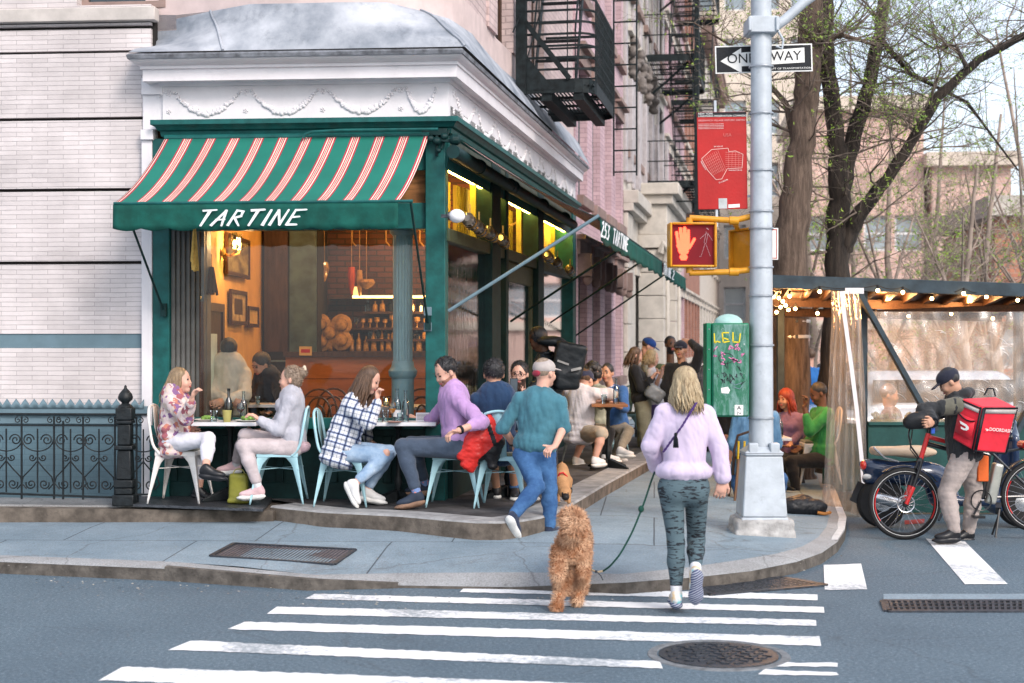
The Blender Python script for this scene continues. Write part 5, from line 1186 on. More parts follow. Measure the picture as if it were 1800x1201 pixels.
for (x0, y0, x1, y1, n_) in ((1243, 401, 1247, 404, 4), (1242, 408, 1238, 428, 9), (1245, 410, 1242, 428, 8), (1242, 410, 1230, 421, 6), (1246, 412, 1254, 424, 6), (1240, 428, 1233, 450, 9), (1241, 428, 1250, 452, 9), (1233, 450, 1229, 452, 2)):
 for i in range(n_): mb.ball(hd(x0+(x1-x0)*i/n_, y0+(y1-y0)*i/n_), (.0035, .003, .0035), 6, 4)
mb.build('unlit_figure', m_ledoff, PS)
PS2, w2_, h2_ = signal('pedestrian_signal', 'second yellow signal box turned sideways against the pole', 1288, 1318, 402, 474, YP+.18, R(-68), False)
SB_ = thing('signal_brackets', 'yellow pipe arms holding the pedestrian signals to the pole', 'bracket', (PX, YP, pz(478)-.03)); bz_ = SB_.location.z
def yp(px, py, d=0): q = P(px, py, YP+d); return (q.x-PX, d, q.z-bz_)
for ps in ([(1212, 383), (1290, 388), (1322, 380)], [(1212, 480), (1290, 478), (1322, 474)]):
 mb = MB(); mb.tube([yp(x, y, .03) for x, y in ps], .026, 12); q = yp(*ps[1], .03); mb.lathe([(.036, -.04), (.036, .04)], q, 12, (1, 0, 0)); mb.tube([q, (q[0]+.06, .2, q[2]+(-.04 if ps[1][1] < 420 else .03)-.02)], .024, 10); q = yp(*ps[0], .03); mb.tube([q, (q[0], q[1], q[2]+(-.05 if ps[0][1] < 420 else .05))], .03, 10); mb.build('pipe_arm', m_yel, SB_, smooth=50)
def graffiti_mat():
 m, nt, b = newmat('graffiti_green'); co = coord(nt); c2 = coord(nt, (6, 6, 1.6))
 n1 = N(nt, 'ShaderNodeTexNoise', i_Scale=3.2, i_Detail=9, i_Roughness=.75, i_Distortion=.6); nt.links.new(c2, n1.inputs[0])
 o = mixc(nt, ramp(nt, n1.outputs[0], [(.44, (0, 0, 0)), (.62, (.9, .9, .9))]), (.006, .12, .06), (.15, .28, .26))
 n3 = N(nt, 'ShaderNodeTexNoise', i_Scale=9, i_Detail=8, i_Roughness=.8); nt.links.new(co, n3.inputs[0])
 o = mixc(nt, ramp(nt, n3.outputs[0], [(.62, (0, 0, 0)), (.66, (.9, .9, .9))]), o, (.58, .62, .62))
 nt.links.new(o, b.inputs['Base Color']); b.inputs['Roughness'].default_value = .4; bump(nt, b, n1.outputs[0], .1); return m
a = P(1252, 568, YP-.1); b = P(1317, 733, YP-.1); GB = thing('control_cabinet', 'green signal control box covered in graffiti, strapped to the pole', 'control box', ((a.x+b.x)/2, YP+.02, b.z)); gw = (b.x-a.x)/2; gh = a.z-b.z
m_gb = M_('cabinet_green', (.008, .16, .08), .4, var=.15); mb = MB(); mb.box(-gw, gw, -.12, .14, 0, gh); mb.build('cabinet', m_gb, GB, bev=.012)
mb = MB(); mb.box(-gw+.008, gw-.008, -.132, -.121, .012, gh-.012); dr = mb.build('cabinet_door', graffiti_mat(), GB, bev=.006)
mb = MB(); mb.box(-gw-.045, -gw-.004, -.1, .12, 0, gh); mb.build('side_flange', m_gb, GB, bev=.004)
for k in range(5): mb = MB(); mb.ball((-gw-.025, -.102, .06+k*.17), .006, 8, 5); mb.build('bolt', m_band, GB)
mb = MB(); mb.ball((-.0, .01, gh-.005), (.125, .12, .085), 18, 10); mb.build('dome_cap', M_('mint_cap', (.35, .55, .52), .5, var=.15), GB, smooth=80)
gp = lambda x, y: Vector((((x-1284.5)/65)*2*gw, -.134, (733-y)/165*gh))
def scr(name, pts, w, mat):
 mb = MB()
 for pl in pts:
  for a, b in zip(pl, pl[1:]): mb.bar(gp(*a), gp(*b), w, .002, up=(0, 1, 0))
 mb.build(name, mat, GB)
scr('yellow_scrawl', [[(1255, 586), (1256, 603), (1260, 600), (1266, 602)], [(1271, 602), (1269, 585), (1281, 585)], [(1270, 594), (1280, 597)], [(1271, 602), (1282, 600)], [(1288, 584), (1288, 601), (1299, 602), (1301, 586)]], .011, M_('yellow_spray', (.62, .5, .02), .6))
for s_ in range(1):
 g_ = random.Random(5); pk = []
 for i in range(13):
  x, y = g_.uniform(1256, 1306), g_.uniform(607, 636); pk.append([(x, y)]+[(x+g_.uniform(-7, 7), y+g_.uniform(-6, 6)) for _ in range(3)])
 scr('pink_scrawl', pk, .008, M_('pink_spray', (.62, .2, .38), .6))
 bk_ = [[(1276+13*math.cos(a/3), 630+9*math.sin(a/3)) for a in range(19)]]
 for i in range(16):
  x, y = g_.uniform(1262, 1306), g_.uniform(640, 672); bk_.append([(x, y)]+[(x+g_.uniform(-5, 5), y+g_.uniform(-9, 9)) for _ in range(3)])
 scr('black_scrawl', bk_, .0045, M_('black_spray', (.02, .02, .03), .6))
 scr('teal_scrawl', [[(1285, 672), (1292, 677), (1303, 673)], [(1288, 680), (1300, 684), (1306, 676)]], .006, m_bandgrey)
mb = MB()
mb.prism([gp(1267, 682), gp(1279, 680), gp(1283, 686), gp(1280, 692), (gp(1268, 691))], (0, .001, 0)); mb.build('white_patch', m_signw, GB)
mb = MB(); mb.prism([gp(1291, 712), gp(1306, 712), gp(1306, 730), gp(1291, 730)], (0, .0012, 0)); mb.build('sticker', m_signw, GB); text('print', 'A', .05, Matrix.Translation(gp(1298.5, 717)+Vector((0, -.002, 0))) @ XZ, m_black, GB, .0005); text('print', '7+', .04, Matrix.Translation(gp(1298.5, 727)+Vector((0, -.002, 0))) @ XZ, m_black, GB, .0005)
# ---------------------------------------------------------------- fire escapes
def esc_balcony(t, x0, x1, proj, z, H=.95, bars='h', th=.06):
 """in side wall frame, from wall (y=0) out to -proj"""
 mb = MB(); r_ = .22; out = -proj
 def outline(zz, rr=.012, w=None):
  pts = [(x0, 0, zz), (x0, out+r_, zz)]+[(x0+r_-r_*math.cos(R(a)), out+r_-r_*math.sin(R(a)), zz) for a in (22, 45, 68, 90)]+[(x1-r_, out, zz)]+[(x1-r_+r_*math.sin(R(a)), out+r_-r_*math.cos(R(a)), zz) for a in (22, 45, 68, 90)]+[(x1, 0, zz)]
  return pts
 o = outline(z)
 for a, b in zip(o, o[1:]): mb.bar(Vector(a)+Vector((0, 0, -th)), Vector(b)+Vector((0, 0, -th)), .012, th*2.6)
 f = mb.build('platform_edge', m_fe, t)
 mb = MB(); n = int(proj/.045)
 for i in range(n): mb.bar((x0+.02, -i*.045-.03, z-.05), (x1-.02, -i*.045-.03, z-.05), .016, .012)
 for i in range(int((x1-x0)/.6)+1): mb.bar((x0+.1+i*.6, 0, z-.075), (x0+.1+i*.6, out+.03, z-.075), .03, .03)
 mb.build('grating', m_fe, t)
 for k in range(7 if bars == 'h' else 2):
  zz = z+H*(k+1)/(7 if bars == 'h' else 2); o = outline(zz); mb = MB()
  for a, b in zip(o, o[1:]): mb.bar(a, b, .01, .026 if k < 6 else .034)
  mb.build('railing_band', m_fe, t)
 mb = MB(); n = int((x1-x0)/.11)
 for i in range(1, n): mb.bar((x0+(x1-x0)*i/n, out-.005, z), (x0+(x1-x0)*i/n, out-.005, z+H), .012)
 if bars == 'h':
  for yy in (-.12, -.55*proj-.1): mb.bar((x0-.005, yy, z), (x0-.005, yy, z+H), .012)
 else:
  for i in range(1, 7): mb.bar((x0, -proj*i/7, z), (x0, -proj*i/7, z+H), .012)
 mb.build('baluster_row', m_fe, t)
q0 = MS @ sp(906, 160, 0); x0 = sp(908, 160).x; z0 = sp(912, 158).z+.06
F1 = thing('fire_escape', 'black iron fire escape balcony over the restaurant cornice', 'fire escape', M=MS)
esc_balcony(F1, x0, x0+2.1, .9, z0, .95)
mb = MB(); mb.box(x0-.06, x0+.02, -.12, -.0, z0-.15, z0+1.0); mb.add([(x0-.01, -.12, z0-.1), (x0-.01, -.45, z0-.1), (x0-.01, -.12, z0+.3), (x0-.005, -.12, z0-.1), (x0-.005, -.45, z0-.1), (x0-.005, -.12, z0+.3)], [(0, 1, 2), (5, 4, 3), (0, 2, 5, 3), (1, 4, 5, 2), (0, 3, 4, 1)]); mb.build('wall_plate', m_fe, F1)
mb = MB(); mb.bar((x0-.02, -.06, z0+.75), (x0-.02, -.62, z0+.02), .035, .06); mb.build('brace', m_fe, F1)
for yy in (-.35, -.72): mb = MB(); mb.box(x0+.02, x0+2.05, yy-.06, yy+.06, z0-.22, z0-.1); mb.build('beam', m_fe, F1)
def stair(t, a, b, w=.5, n=11):
 a, b = Vector(a), Vector(b); mb = MB()
 for yy in (-w/2, w/2): mb.bar(a+Vector((0, yy, 0)), b+Vector((0, yy, 0)), .012, .12)
 mb.build('stringer', m_fe, t); mb = MB()
 for i in range(n):
  p = a.lerp(b, (i+.5)/n)
  for k in range(3): mb.bar(p+Vector((k*.05-.05, -w/2, 0)), p+Vector((k*.05-.05, w/2, 0)), .03, .012)
 mb.build('tread', m_fe, t); mb = MB()
 for yy in (-w/2, w/2): mb.bar(a+Vector((0, yy, .7)), b+Vector((0, yy, .7)), .02, .02)
 for i in range(5):
  p = a.lerp(b, i/4)
  for yy in (-w/2, w/2): mb.bar(p+Vector((0, yy, 0)), p+Vector((0, yy, .7)), .014)
 mb.build('handrail', m_fe, t)
stair(F1, (x0+.6, -.35, z0), (x0+2.1, -.35, z0+2.9))
xl_ = sp(1072, 260).x
LD = thing('drop_ladder', 'long iron drop ladder hanging beside the fire escape balcony', 'ladder', M=MS)
lx = x0+2.35;
for dy in (-.86, -1.16): mb = MB(); mb.bar((lx, dy, 3.95), (lx, dy, 9), .02, .035); mb.build('rail', m_fe, LD)
for i in range(17): mb = MB(); mb.bar((lx, -.87, 4.0+i*.28), (lx, -1.15, 4.0+i*.28), .018); mb.build('rung', m_fe, LD)
mb = MB(); mb.bar((x0+2.2, -.3, 7.6), (x0-.6, -.3, 5.55), .02).bar((x0+2.2, -.05, 6.6), (x0+.2, -.05, 4.95), .012).bar((x0+2.4, -.05, 7.1), (x0-.5, -.05, 4.95+.3), .012); mb.build('cable_stay', m_fe, F1)
F2 = thing('fire_escape', 'tall stack of black iron fire escape balconies and stairs on the stone house', 'fire escape', M=MS)
xs0 = 18.9
for k, zz in enumerate((5.35, 8.15, 10.95, 13.8)):
 esc_balcony(F2, xs0, xs0+4.4, 1.15, zz, .9, 'v')
 stair(F2, (xs0+.7+(0 if k % 2 else 2.2), -.8, zz), (xs0+.7+(2.4 if k % 2 else -.2), -.8, zz+2.8), .5, 10)
 mb = MB(); mb.tube([(xs0+.3, -.05, zz-.9), (xs0+.3, -.5, zz-.55), (xs0+.3, -1.0, zz-.1)], .03, 6); mb.tube([(xs0+4, -.05, zz-.9), (xs0+4, -.5, zz-.55), (xs0+4, -1.0, zz-.1)], .03, 6); mb.build('bracket', m_fe, F2)
mb = MB(); mb.bar((xs0-.02, -1.2, 4.6), (xs0-.02, -1.2, 14.8), .1, .1).bar((xs0+.6, -1.2, 4.6), (xs0+.6, -1.2, 14.8), .05, .05); mb.build('front_post', m_fe, F2)
for i in range(30): mb = MB(); mb.bar((xs0-.02, -1.2, 4.9+i*.33), (xs0-.02, -.72, 4.9+i*.33), .03, .03); mb.build('rung', m_fe, F2)
F3 = thing('fire_escape', 'farther black fire escape stack on the rose brick house', 'fire escape', M=MS)
for zz in (5.6, 8.6, 11.6, 14.6): esc_balcony(F3, 27.5, 31, 1.2, zz, .9, 'v'); stair(F3, (28.3, -.8, zz), (30.6, -.8, zz+2.9), .5, 10)
ST = thing('stoop_railing', 'black iron railing in front of the pink brick house', 'railing', M=MS)
mb = MB(); mb.bar((9.2, -.8, 1.25), (13.5, -.8, 1.25), .03).bar((9.2, -.8, .45), (13.5, -.8, .45), .03)
for i in range(31): mb.bar((9.3+i*.138, -.8, .2), (9.3+i*.138, -.8, 1.28), .018)
mb.build('bars', m_iron, ST)
# ---------------------------------------------------------------- restaurant interior
m_frame = M_('dark_picture_frame', (.05, .02, .01), .4); m_pic = M_('old_print', (.5, .38, .2), .6, col2=(.2, .12, .06), scale=9); m_orange = M_('orange_wood_panel', (.34, .12, .035), .5, var=.12, scale=3, vscale=(1, 1, 8))
m_glow = emit('lamp_flame', (1, .52, .15), 20); m_shelfl = emit('shelf_led', (1, .55, .16), 5)
def point(name, loc, pw, col=(1, .58, .25), r=.06):
 l = bpy.data.lights.new(name, 'POINT'); l.energy = pw; l.color = col; l.shadow_soft_size = r; o = bpy.data.objects.new(name, l); C.objects.link(o); o.location = loc; return o
def lwp(px, py, X=-2.92): Y = -X*F/(900-px); return Vector((X, Y, CH-(py-HZ)/F*Y))
q = lwp(392, 445); t = thing('wall_sconce', 'brass wall sconce with two lit oil lamp chimneys inside the restaurant', 'lamp', q)
mb = MB(); mb.lathe([(.03, 0), (.06, .01), (.05, .03)], (-.01, 0, 0), 12, (1, 0, 0)); mb.tube([(0, 0, 0), (.08, -.02, -.03), (.14, -.1, 0), (.14, -.12, .03)], .012, 6); mb.tube([(0, 0, 0), (.08, .02, -.03), (.14, .1, 0), (.14, .12, .03)], .012, 6); mb.build('arms', m_brass, t)
for s_ in (-1, 1):
 mb = MB(); mb.lathe([(.02, .03), (.045, .05), (.05, .07), (.03, .1), (.028, .2)], (.14, s_*.12, 0), 12, cap=False); mb.build('glass_chimney', m_bot, t); mb = MB(); mb.ball((.14, s_*.12, .09), (.018, .018, .035), 8, 6); mb.build('flame', m_glow, t)
o_ = point('sconce_light', q+Vector((.25, 0, .12)), 22)
for x_ in (1.2, 3.6, 6.2): point('transom_glow', MS @ Vector((x_, .19, 3.2)), 2.5, (1, .62, .2), .05)
point('shelf_glow', (-.9, 17.3, 2.2), 14, (1, .5, .16), .05)
point('dining_room_light', (-1.9, 15.0, 3.45), 48, (1, .58, .28), .15); point('bar_light', (-1.0, 16.9, 3.3), 34, (1, .52, .22), .15); point('side_room_light', (-.4, 16.0, 3.3), 30, (1, .60, .28), .15)
def picture(label, px0, py0, px1, py1, mat=m_pic):
 a, b = lwp(px0, (py0+py1)/2), lwp(px1, (py0+py1)/2); z1 = lwp(px0, py0).z; z0 = lwp(px0, py1).z; c = Vector((-2.93, (a.y+b.y)/2, (z0+z1)/2)); t = thing('picture', label, 'picture', c); w, h = (b.y-a.y)/2, (z1-z0)/2
 mb = MB(); mb.box(0, .03, -w, -w+.04, -h, h).box(0, .03, w-.04, w, -h, h).box(0, .03, -w+.04, w-.04, h-.04, h).box(0, .03, -w+.04, w-.04, -h, -h+.04); mb.build('frame', m_frame, t)
 mb = MB(); mb.box(0, .015, -w+.04, w-.04, -h+.04, h-.04); mb.build('print', mat, t)
 if mat is m_pic and px0 > 395: mb = MB(); mb.box(.016, .018, -w*.5, w*.5, -h*.4, h*.5); mb.build('sketch', m_frame, t)
picture('large dark framed landscape print right of the lit sconce', 397, 408, 437, 482, M_('landscape_print', (.3, .24, .1), .6, col2=(.09, .06, .03), scale=3, vscale=(1, 1, 3)))
picture('small framed print of a tall ship below the landscape', 404, 508, 432, 570)
picture('small pale unframed card right of the ship print', 435, 538, 453, 575, M_('pale_card', (.55, .36, .13), .6))
a, b = lwp(352, 530), lwp(390, 530); t = thing('kitchen_door', 'dark wooden inner door with a lit pane on the left wall', 'door', ((-2.93), a.y, .36)); mb = MB(); w = b.y-a.y; h = a.z-.36
mb.box(0, .04, 0, .08, 0, h).box(0, .04, w-.08, w, 0, h).box(0, .04, .08, w-.08, h-.08, h); mb.build('door_frame', m_frame, t); mb = MB(); mb.box(0, .02, .08, w-.08, 0, h-.08); mb.build('leaf', m_dwood, t); mb = MB(); mb.box(.021, .025, .25, w-.3, h-.85, h-.3); mb.build('lit_pane', M_('door_pane', (.5, .55, .45), .3, emis=.12), t)
for lb, px, y0, y1, w_, mt in (('dried brown bunch hanging on the mustard wall below the sconce', 372, 470, 520, .1, m_dwood), ('long dried hanging ornament beside the window jamb', 342, 400, 478, .06, m_brass)):
 q = lwp(px, (y0+y1)/2, -2.85); t = thing('dried_bunch', lb, 'ornament', q); h = (lwp(px, y0).z-lwp(px, y1).z)/2; mb = MB()
 for k in range(26): x, y = random.uniform(-w_, w_)*.4, random.uniform(-w_, w_); mb.tube([(x*.3, y*.3, h), (x, y, -h*random.uniform(.5, 1))], [.006, .014], 5)
 mb.build('stems', mt, t); mb = MB(); mb.tube([(0, 0, h), (0, 0, h+.12)], .003, 4); mb.build('string', m_cast, t)
t = thing('dark_cabinet', 'tall dark cabinet with a dim teal panel between the mustard wall and the bar', 'cabinet', (-2.66, 16.9, .36))
mb = MB(); mb.box(-.3, .35, 0, .9, 0, 3.5); mb.build('carcass', m_dark, t); mb = MB(); mb.box(.02, .34, -.03, -.002, 1.2, 3.4); mb.build('door_panel', M_('dim_teal', (.05, .09, .09), .4, var=.4), t); mb = MB(); mb.box(-.28, .0, -.03, -.002, 1.3, 3.3); mb.build('upper_door', m_dwood, t); mb = MB(); mb.box(-.28, .05, -.035, -.031, 1.18, 1.2); mb.build('edge_strip', m_bandgrey, t)
zc_ = CH-(628-HZ)/F*15.9; xL, xR = P(502, 0, 15.9).x, -.22
t = thing('bar_partition', 'long orange lit wooden panel wall in front of the bar shelves', 'bar counter', ((xL+xR)/2, 15.9, .36)); w = (xR-xL)/2; mb = MB(); mb.box(-w, w, 0, .12, 0, zc_-.36); mb.build('panel', m_orange, t); mb = MB(); mb.box(-w-.02, w, -.04, .2, zc_-.359, zc_-.30); mb.build('top_rail', m_dwood, t)
for i in range(1, 6): mb = MB(); mb.box(-w, w, -.004, -.001, i*.2, i*.2+.006); mb.build('groove', m_dwood, t)
m_glassy = M_('amber_glassware', (.35, .20, .06), .15, var=.6, scale=20, spec=.9, bmp=0)
for k, (py, x0p, gl) in enumerate(((522, 580, True), (576, 606, False), (617, 560, False), (548, 640, False), (596, 645, False))):
 zz = CH-(py-HZ)/F*17.7; x0 = P(x0p, 0, 17.7).x; x1 = .1; t = thing('bar_shelf', ['glowing shelf with candles over the bar', 'middle bar shelf lined with stemmed glasses', 'lowest bar shelf crowded with bottles and jars', 'short bar shelf just under the glowing one', 'short bar shelf between the middle and lowest ones'][k], 'shelf', ((x0+x1)/2, 17.7, zz)); w = (x1-x0)/2
 mb = MB(); mb.box(-w, w, -.14, .18, -.03, 0); mb.build('board', m_dwood, t)
 if gl: mb = MB(); mb.box(-w*.75, w, -.15, -.141, -.02, .012); mb.build('led_edge', m_shelfl, t)
 x = x0+.05; i = 0
 while x < x1-.05:
  if gl:
   x += .3;
   if i not in (0, 2, 3): i += 1; continue
   tt_ = thing('shelf_candle', 'pale wax candle glowing on the bar shelf, '+['leftmost', 'x', 'middle one', 'rightmost'][i], 'candle', (x, 17.6, zz)); mb = MB(); mb.lathe([(.05, 0), (.05, .12)], n=10); mb.build('wax', M_('glowing_wax', (.9, .5, .16), .5, emis=1.5), tt_); i += 1; continue
  hh = random.uniform(.1, .16) if k in (1, 3, 4) else random.uniform(.14, .3); r_ = random.uniform(.025, .04)
  tt_ = thing('bar_glass' if k == 1 else 'bar_bottle', 'amber lit glass standing in the row on the middle bar shelf' if k == 1 else 'amber lit bottle standing in a row on the '+('lowest', 'upper short', 'lower short')[k-2]+' bar shelf', 'glass' if k == 1 else 'bottle', (x, 17.62, zz), group='glasses on the middle bar shelf' if k == 1 else 'bottles on the '+('lowest', 'upper short', 'lower short')[k-2]+' bar shelf')
  mb = MB(); mb.lathe([(r_*.8, 0), (.006, .008), (.006, hh*.4), (r_, hh*.6), (r_, hh)] if k == 1 else [(r_, 0), (r_, hh*.6), (r_*.35, hh*.75), (r_*.35, hh)], n=8); mb.build('glass_body', random.choice([m_glassy, m_glassy, m_wineb, m_salad if 0 else m_bot]), tt_); x += r_*2+.03
t = thing('rope_garland', 'rope garland looped along the dark brick over the bar', 'rope', (-1.4, 17.6, 3.3)); mb = MB()
for i in range(6): x0 = -1.0+i*.42; mb.tube([(x0+.42*k/8, 0, -.09*4*(k/8)*(1-k/8)) for k in range(9)], .014, 5); mb.tube([(x0, 0, 0), (x0, 0, -.28), (x0+.05, 0, -.34)], .01, 5)
mb.build('rope', M_('straw', (.34, .2, .08), .8, var=.3, scale=20), t)
m_straw = MC['straw']
for lb, px, py, rx, rz, mt in (('red chili bunch hanging over the bar', 618, 494, .05, .17, M_('chili_red', (.4, .06, .02), .5)), ('yellow corn bunch hanging beside the chilies', 632, 498, .04, .16, m_straw), ('pale basket cone hanging at the left of the bar', 544, 513, .07, .17, m_straw), ('woven basket bowl hanging over the right shelf', 644, 500, .11, .06, m_straw), ('clear hanging lantern in front of the brick', 570, 478, .06, .12, m_glassy)):
 q = P(px, py, 17.5); t = thing('hanging_ornament', lb, 'ornament', q); mb = MB(); mb.lathe([(.01, -rz), (rx*.7, -rz*.4), (rx, rz*.4), (rx*.8, rz), (.01, rz*1.02)], n=10); mb.build('body', mt, t); mb = MB(); mb.tube([(0, 0, rz), (0, 0, 3.25-q.z)], .004, 4); mb.build('string', m_straw, t)
for i, (px, py) in enumerate(((563, 570), (600, 571), (565, 600), (600, 598), (507, 558), (580, 585))):
 q = P(px, py, 17.3); t = thing('straw_hat', 'round straw hat hanging on the bar wall, '+['upper left', 'upper right', 'lower left', 'lower right', 'alone on the cabinet', 'centre'][i], 'hat', q); mb = MB(); mb.lathe([(.13, .0), (.12, -.01), (.075, -.02), (.07, -.06), (.04, -.08), (.002, -.085)], n=16, axis=(0, 1, 0)); mb.build('crown', m_straw, t); mb = MB(); mb.lathe([(.078, -.02), (.076, -.035)], n=16, axis=(0, 1, 0), cap=False); mb.build('hat_band', m_dwood, t)
t = thing('menu_board', 'small pale card standing on the bar top', 'card', P(537, 625, 15.8)); mb = MB(); mb.box(-.07, .07, 0, .01, 0, .1); mb.build('card', M_('pale_card', (1, 1, 1)), t); mb = MB(); mb.box(-.05, .05, -.002, -.0005, .03, .07); mb.build('print', m_signr, t)
T6, z6 = table('indoor_table', 'white table just inside the window with a lit candle', 377, 490, 711, 14.05, .36, m_marble, .3)
candle('lit candle in a glass jar on the indoor table', 433, 14.0, z6); candle('lit candle glowing behind the amber wine, inside the window', 679, 14.0, CH-(714-HZ)/F*14)
T7, z7 = table('indoor_table', 'second indoor table behind the fluted column', 640, 742, 715, 14.05, .36, m_marble, .3)
glass('salt jar on the indoor table right of the candle', 453, 14.0, z6, False, m_cream2, .08, .025)
m_bent = M_('bentwood', (.08, .035, .015), .35, var=.3, scale=6)
def bent_chair(label, px, Y, yaw):
 t = thing('bentwood_chair', label, 'chair', ((px-900)/F*Y, Y, .36), group='bentwood chairs inside the window', rz=R(yaw))
 mb = MB(); mb.lathe([(.19, .44), (.2, .45), (.2, .465), (.0, .47)], n=20); mb.build('seat', m_bent, t)
 for sx in (-1, 1):
  for sy in (-1, 1): mb = MB(); mb.tube([(sx*.15, sy*.15, .44), (sx*.19, sy*.19, 0)], [.016, .011], 7); mb.build('leg', m_bent, t)
 for r_, h_ in ((.18, .5), (.12, .42), (.06, .34)): mb = MB(); mb.tube([(-.18, .0-r_, .45)]+[(-.22, r_*math.sin(R(a)), .45+.1+(h_-.1)*max(0, math.cos(R(a)))**.5) for a in range(-90, 91, 15)]+[(-.18, r_, .45)], .011, 6); mb.build('back_hoop', m_bent, t)
bent_chair('bentwood chair inside, just right of the bun haired woman', 566, 14.1, 90); bent_chair('bentwood chair inside, behind the plaid shirt woman', 598, 14.3, 80); bent_chair('bentwood chair inside, between the column and corner post', 737, 14.2, 100); bent_chair('bentwood chair inside, right of the candle table', 478, 14.2, 180); bent_chair('bentwood chair inside under the man in the amber lit shirt', 400, 14.55, 90)
# ---------------------------------------------------------------- dining shed
m_sbeam = M_('blue_black_beam', (.028, .045, .058), .6, var=.3, scale=6, dirt=.3); m_rafter = M_('rafter_wood', (.045, .02, .01), .6, var=.4, scale=6, vscale=(8, 1, 8)); m_sgreen = M_('shed_green', (.012, .06, .055), .55, var=.25, scale=5, dirt=.3)
SH = thing('dining_shed', 'dark timber dining shed with string lights and clear plastic walls', 'shed', P(1480, 905, 14.6)); YS = 14.6
so_ = SH.location; SH.location.z = 0
def hp(px, py, Y=YS): return P(px, py, Y)-SH.location
x1s = P(1850, 0, YS).x-SH.location.x
def bw(name, pts, w, h, mat=m_sbeam, bev=.004, up=(0, 0, 1)):
 mb = MB()
 for a, b in pts: mb.bar(a, b, w, h, up)
 return mb.build(name, mat, SH, bev=bev)
bw('front_beam', [(hp(1352, 495), hp(1850, 512))], .09, .135)
bw('inner_beam', [(hp(1540, 550, 15.0), hp(1850, 538, 15.0))], .06, .06, m_rafter)
a, b, c, d = hp(1352, 492), hp(1850, 508), hp(1850, 508)+Vector((.3, 2.4, -.15)), hp(1352, 492)+Vector((.3, 2.4, -.17))
mb = MB(); mb.hexa([a, b, c, d], [p+Vector((0, 0, .04)) for p in (a, b, c, d)]); mb.build('roof', m_rafter, SH)
for k in range(14):
 t_ = k/13; p = a.lerp(b, t_)+Vector((0, .05, -.045)); q = d.lerp(c, t_)+Vector((0, 0, -.045)); bw('rafter', [(p, q)], .04, .08, m_rafter, 0)
for k in (1, 2): bw('cross_beam', [(a.lerp(d, k/2)+Vector((0, 0, -.1)), b.lerp(c, k/2)+Vector((0, 0, -.1)))], .05, .1, m_rafter, 0)
bw('corner_post', [(hp(1521, 520, YS+.06), hp(1521, 520, YS+.06)*1)], .1) if 0 else None
z0 = -0.0
def post(px, Y, w=.09): q = hp(px, 510, Y); mb = MB(); mb.box(q.x-w/2, q.x+w/2, q.y-w/2, q.y+w/2, 0, 2.32); mb.build('post', m_sbeam, SH, bev=.004)
post(1518, YS+.08, .07); post(1815, YS+.08); post(1372, YS+2.3, .08)
post(1790, YS+2.2)
bw('brace', [(hp(1508, 512, YS-.03), hp(1645, 757, YS-.03))], .05, .1, up=(0, -1, 0)); bw('brace', [(hp(1850, 640, YS-.03), hp(1765, 800, YS-.03))], .05, .1, up=(0, -1, 0))
wz = hp(1700, 748).z
mb = MB(); xx0 = hp(1526, 0).x; mb.box(xx0, x1s, 0, .05, .02, wz); mb.box(xx0, x1s, -.03, .12, wz+.001, wz+.035); mb.box(xx0, x1s, -.02, -.001, .02, .2)
mb.build('lower_wall', m_sgreen, SH, bev=.004)
mb = MB(); mb.box(xx0, x1s+.6, 2.1, 2.16, .02, wz-.1); mb.build('rear_wall', m_sgreen, SH)
m_plastic = glassm('clear_plastic_sheet', (.92, .90, .87), .8, .12, .25, .08, .28)
def sheetwave(name, a, b, z0, z1, mat, amp=.02, n=40, m=18, crumple=.01):
 vs = []; g = random.Random(3)
 for j in range(m+1):
  for i in range(n+1):
   p = a.lerp(b, i/n); vs.append((p.x, p.y+amp*math.sin(i*.55+j*.2)+crumple*noise.noise(Vector((i*.35, j*.6, 1))), z0+(z1-z0)*j/m))
 mb = MB(); mb.add(vs, [(j*(n+1)+i, j*(n+1)+i+1, (j+1)*(n+1)+i+1, (j+1)*(n+1)+i) for j in range(m) for i in range(n)]); return mb.build(name, mat, SH, smooth=80)
sheetwave('plastic_window', Vector((xx0, .03, 0)), Vector((x1s, .03, 0)), wz+.036, hp(0, 548).z, m_plastic, .012, 60, 16, .06)
mb = MB()
for k in range(26):
 x, z = random.uniform(xx0+.1, x1s), random.uniform(wz+.1, wz+1.0); l = random.uniform(.04, .16); an = random.choice([random.gauss(0, .4), random.gauss(2.6, .3)]); mb.tube([(x+l*math.cos(an)*q_, .012+.01*math.sin(q_*3), z+l*math.sin(an)*q_+.012*math.sin(q_*4)) for q_ in (0, .33, .66, 1)], [.001, .004, .003, .001], 4)
mb.build('plastic_creases', M_('plastic_crease', (.6, .6, .6), .15, spec=1, bmp=0), SH)
def curtain():
 vs = []; n, m = 46, 40; uvz = []
 for j in range(m+1):
  v = j/m; py = 512+(905-512)*v
  l = np.interp(py, [512, 560, 700, 850, 905], [1461, 1462, 1455, 1448, 1441]); r = np.interp(py, [512, 560, 700, 850, 905], [1508, 1514, 1521, 1524, 1528])
  for i in range(n+1):
   u = i/n; x = l+(r-l)*u; Y = 14.38+.035*math.sin(u*34+v*2)*(1-.3*v)+.03*noise.noise(Vector((u*6, v*9, 2))); q = P(x, py+(6*math.sin(u*9) if j == m else 0), Y); vs.append(q-SH.location)
 mb = MB(); mb.add(vs, [(j*(n+1)+i, j*(n+1)+i+1, (j+1)*(n+1)+i+1, (j+1)*(n+1)+i) for j in range(m) for i in range(n)]); return mb.build('gathered_curtain', glassm('gathered_plastic', (.80, .70, .62), 1.3, .07, .5, .10, .2), SH, smooth=80)
curtain()
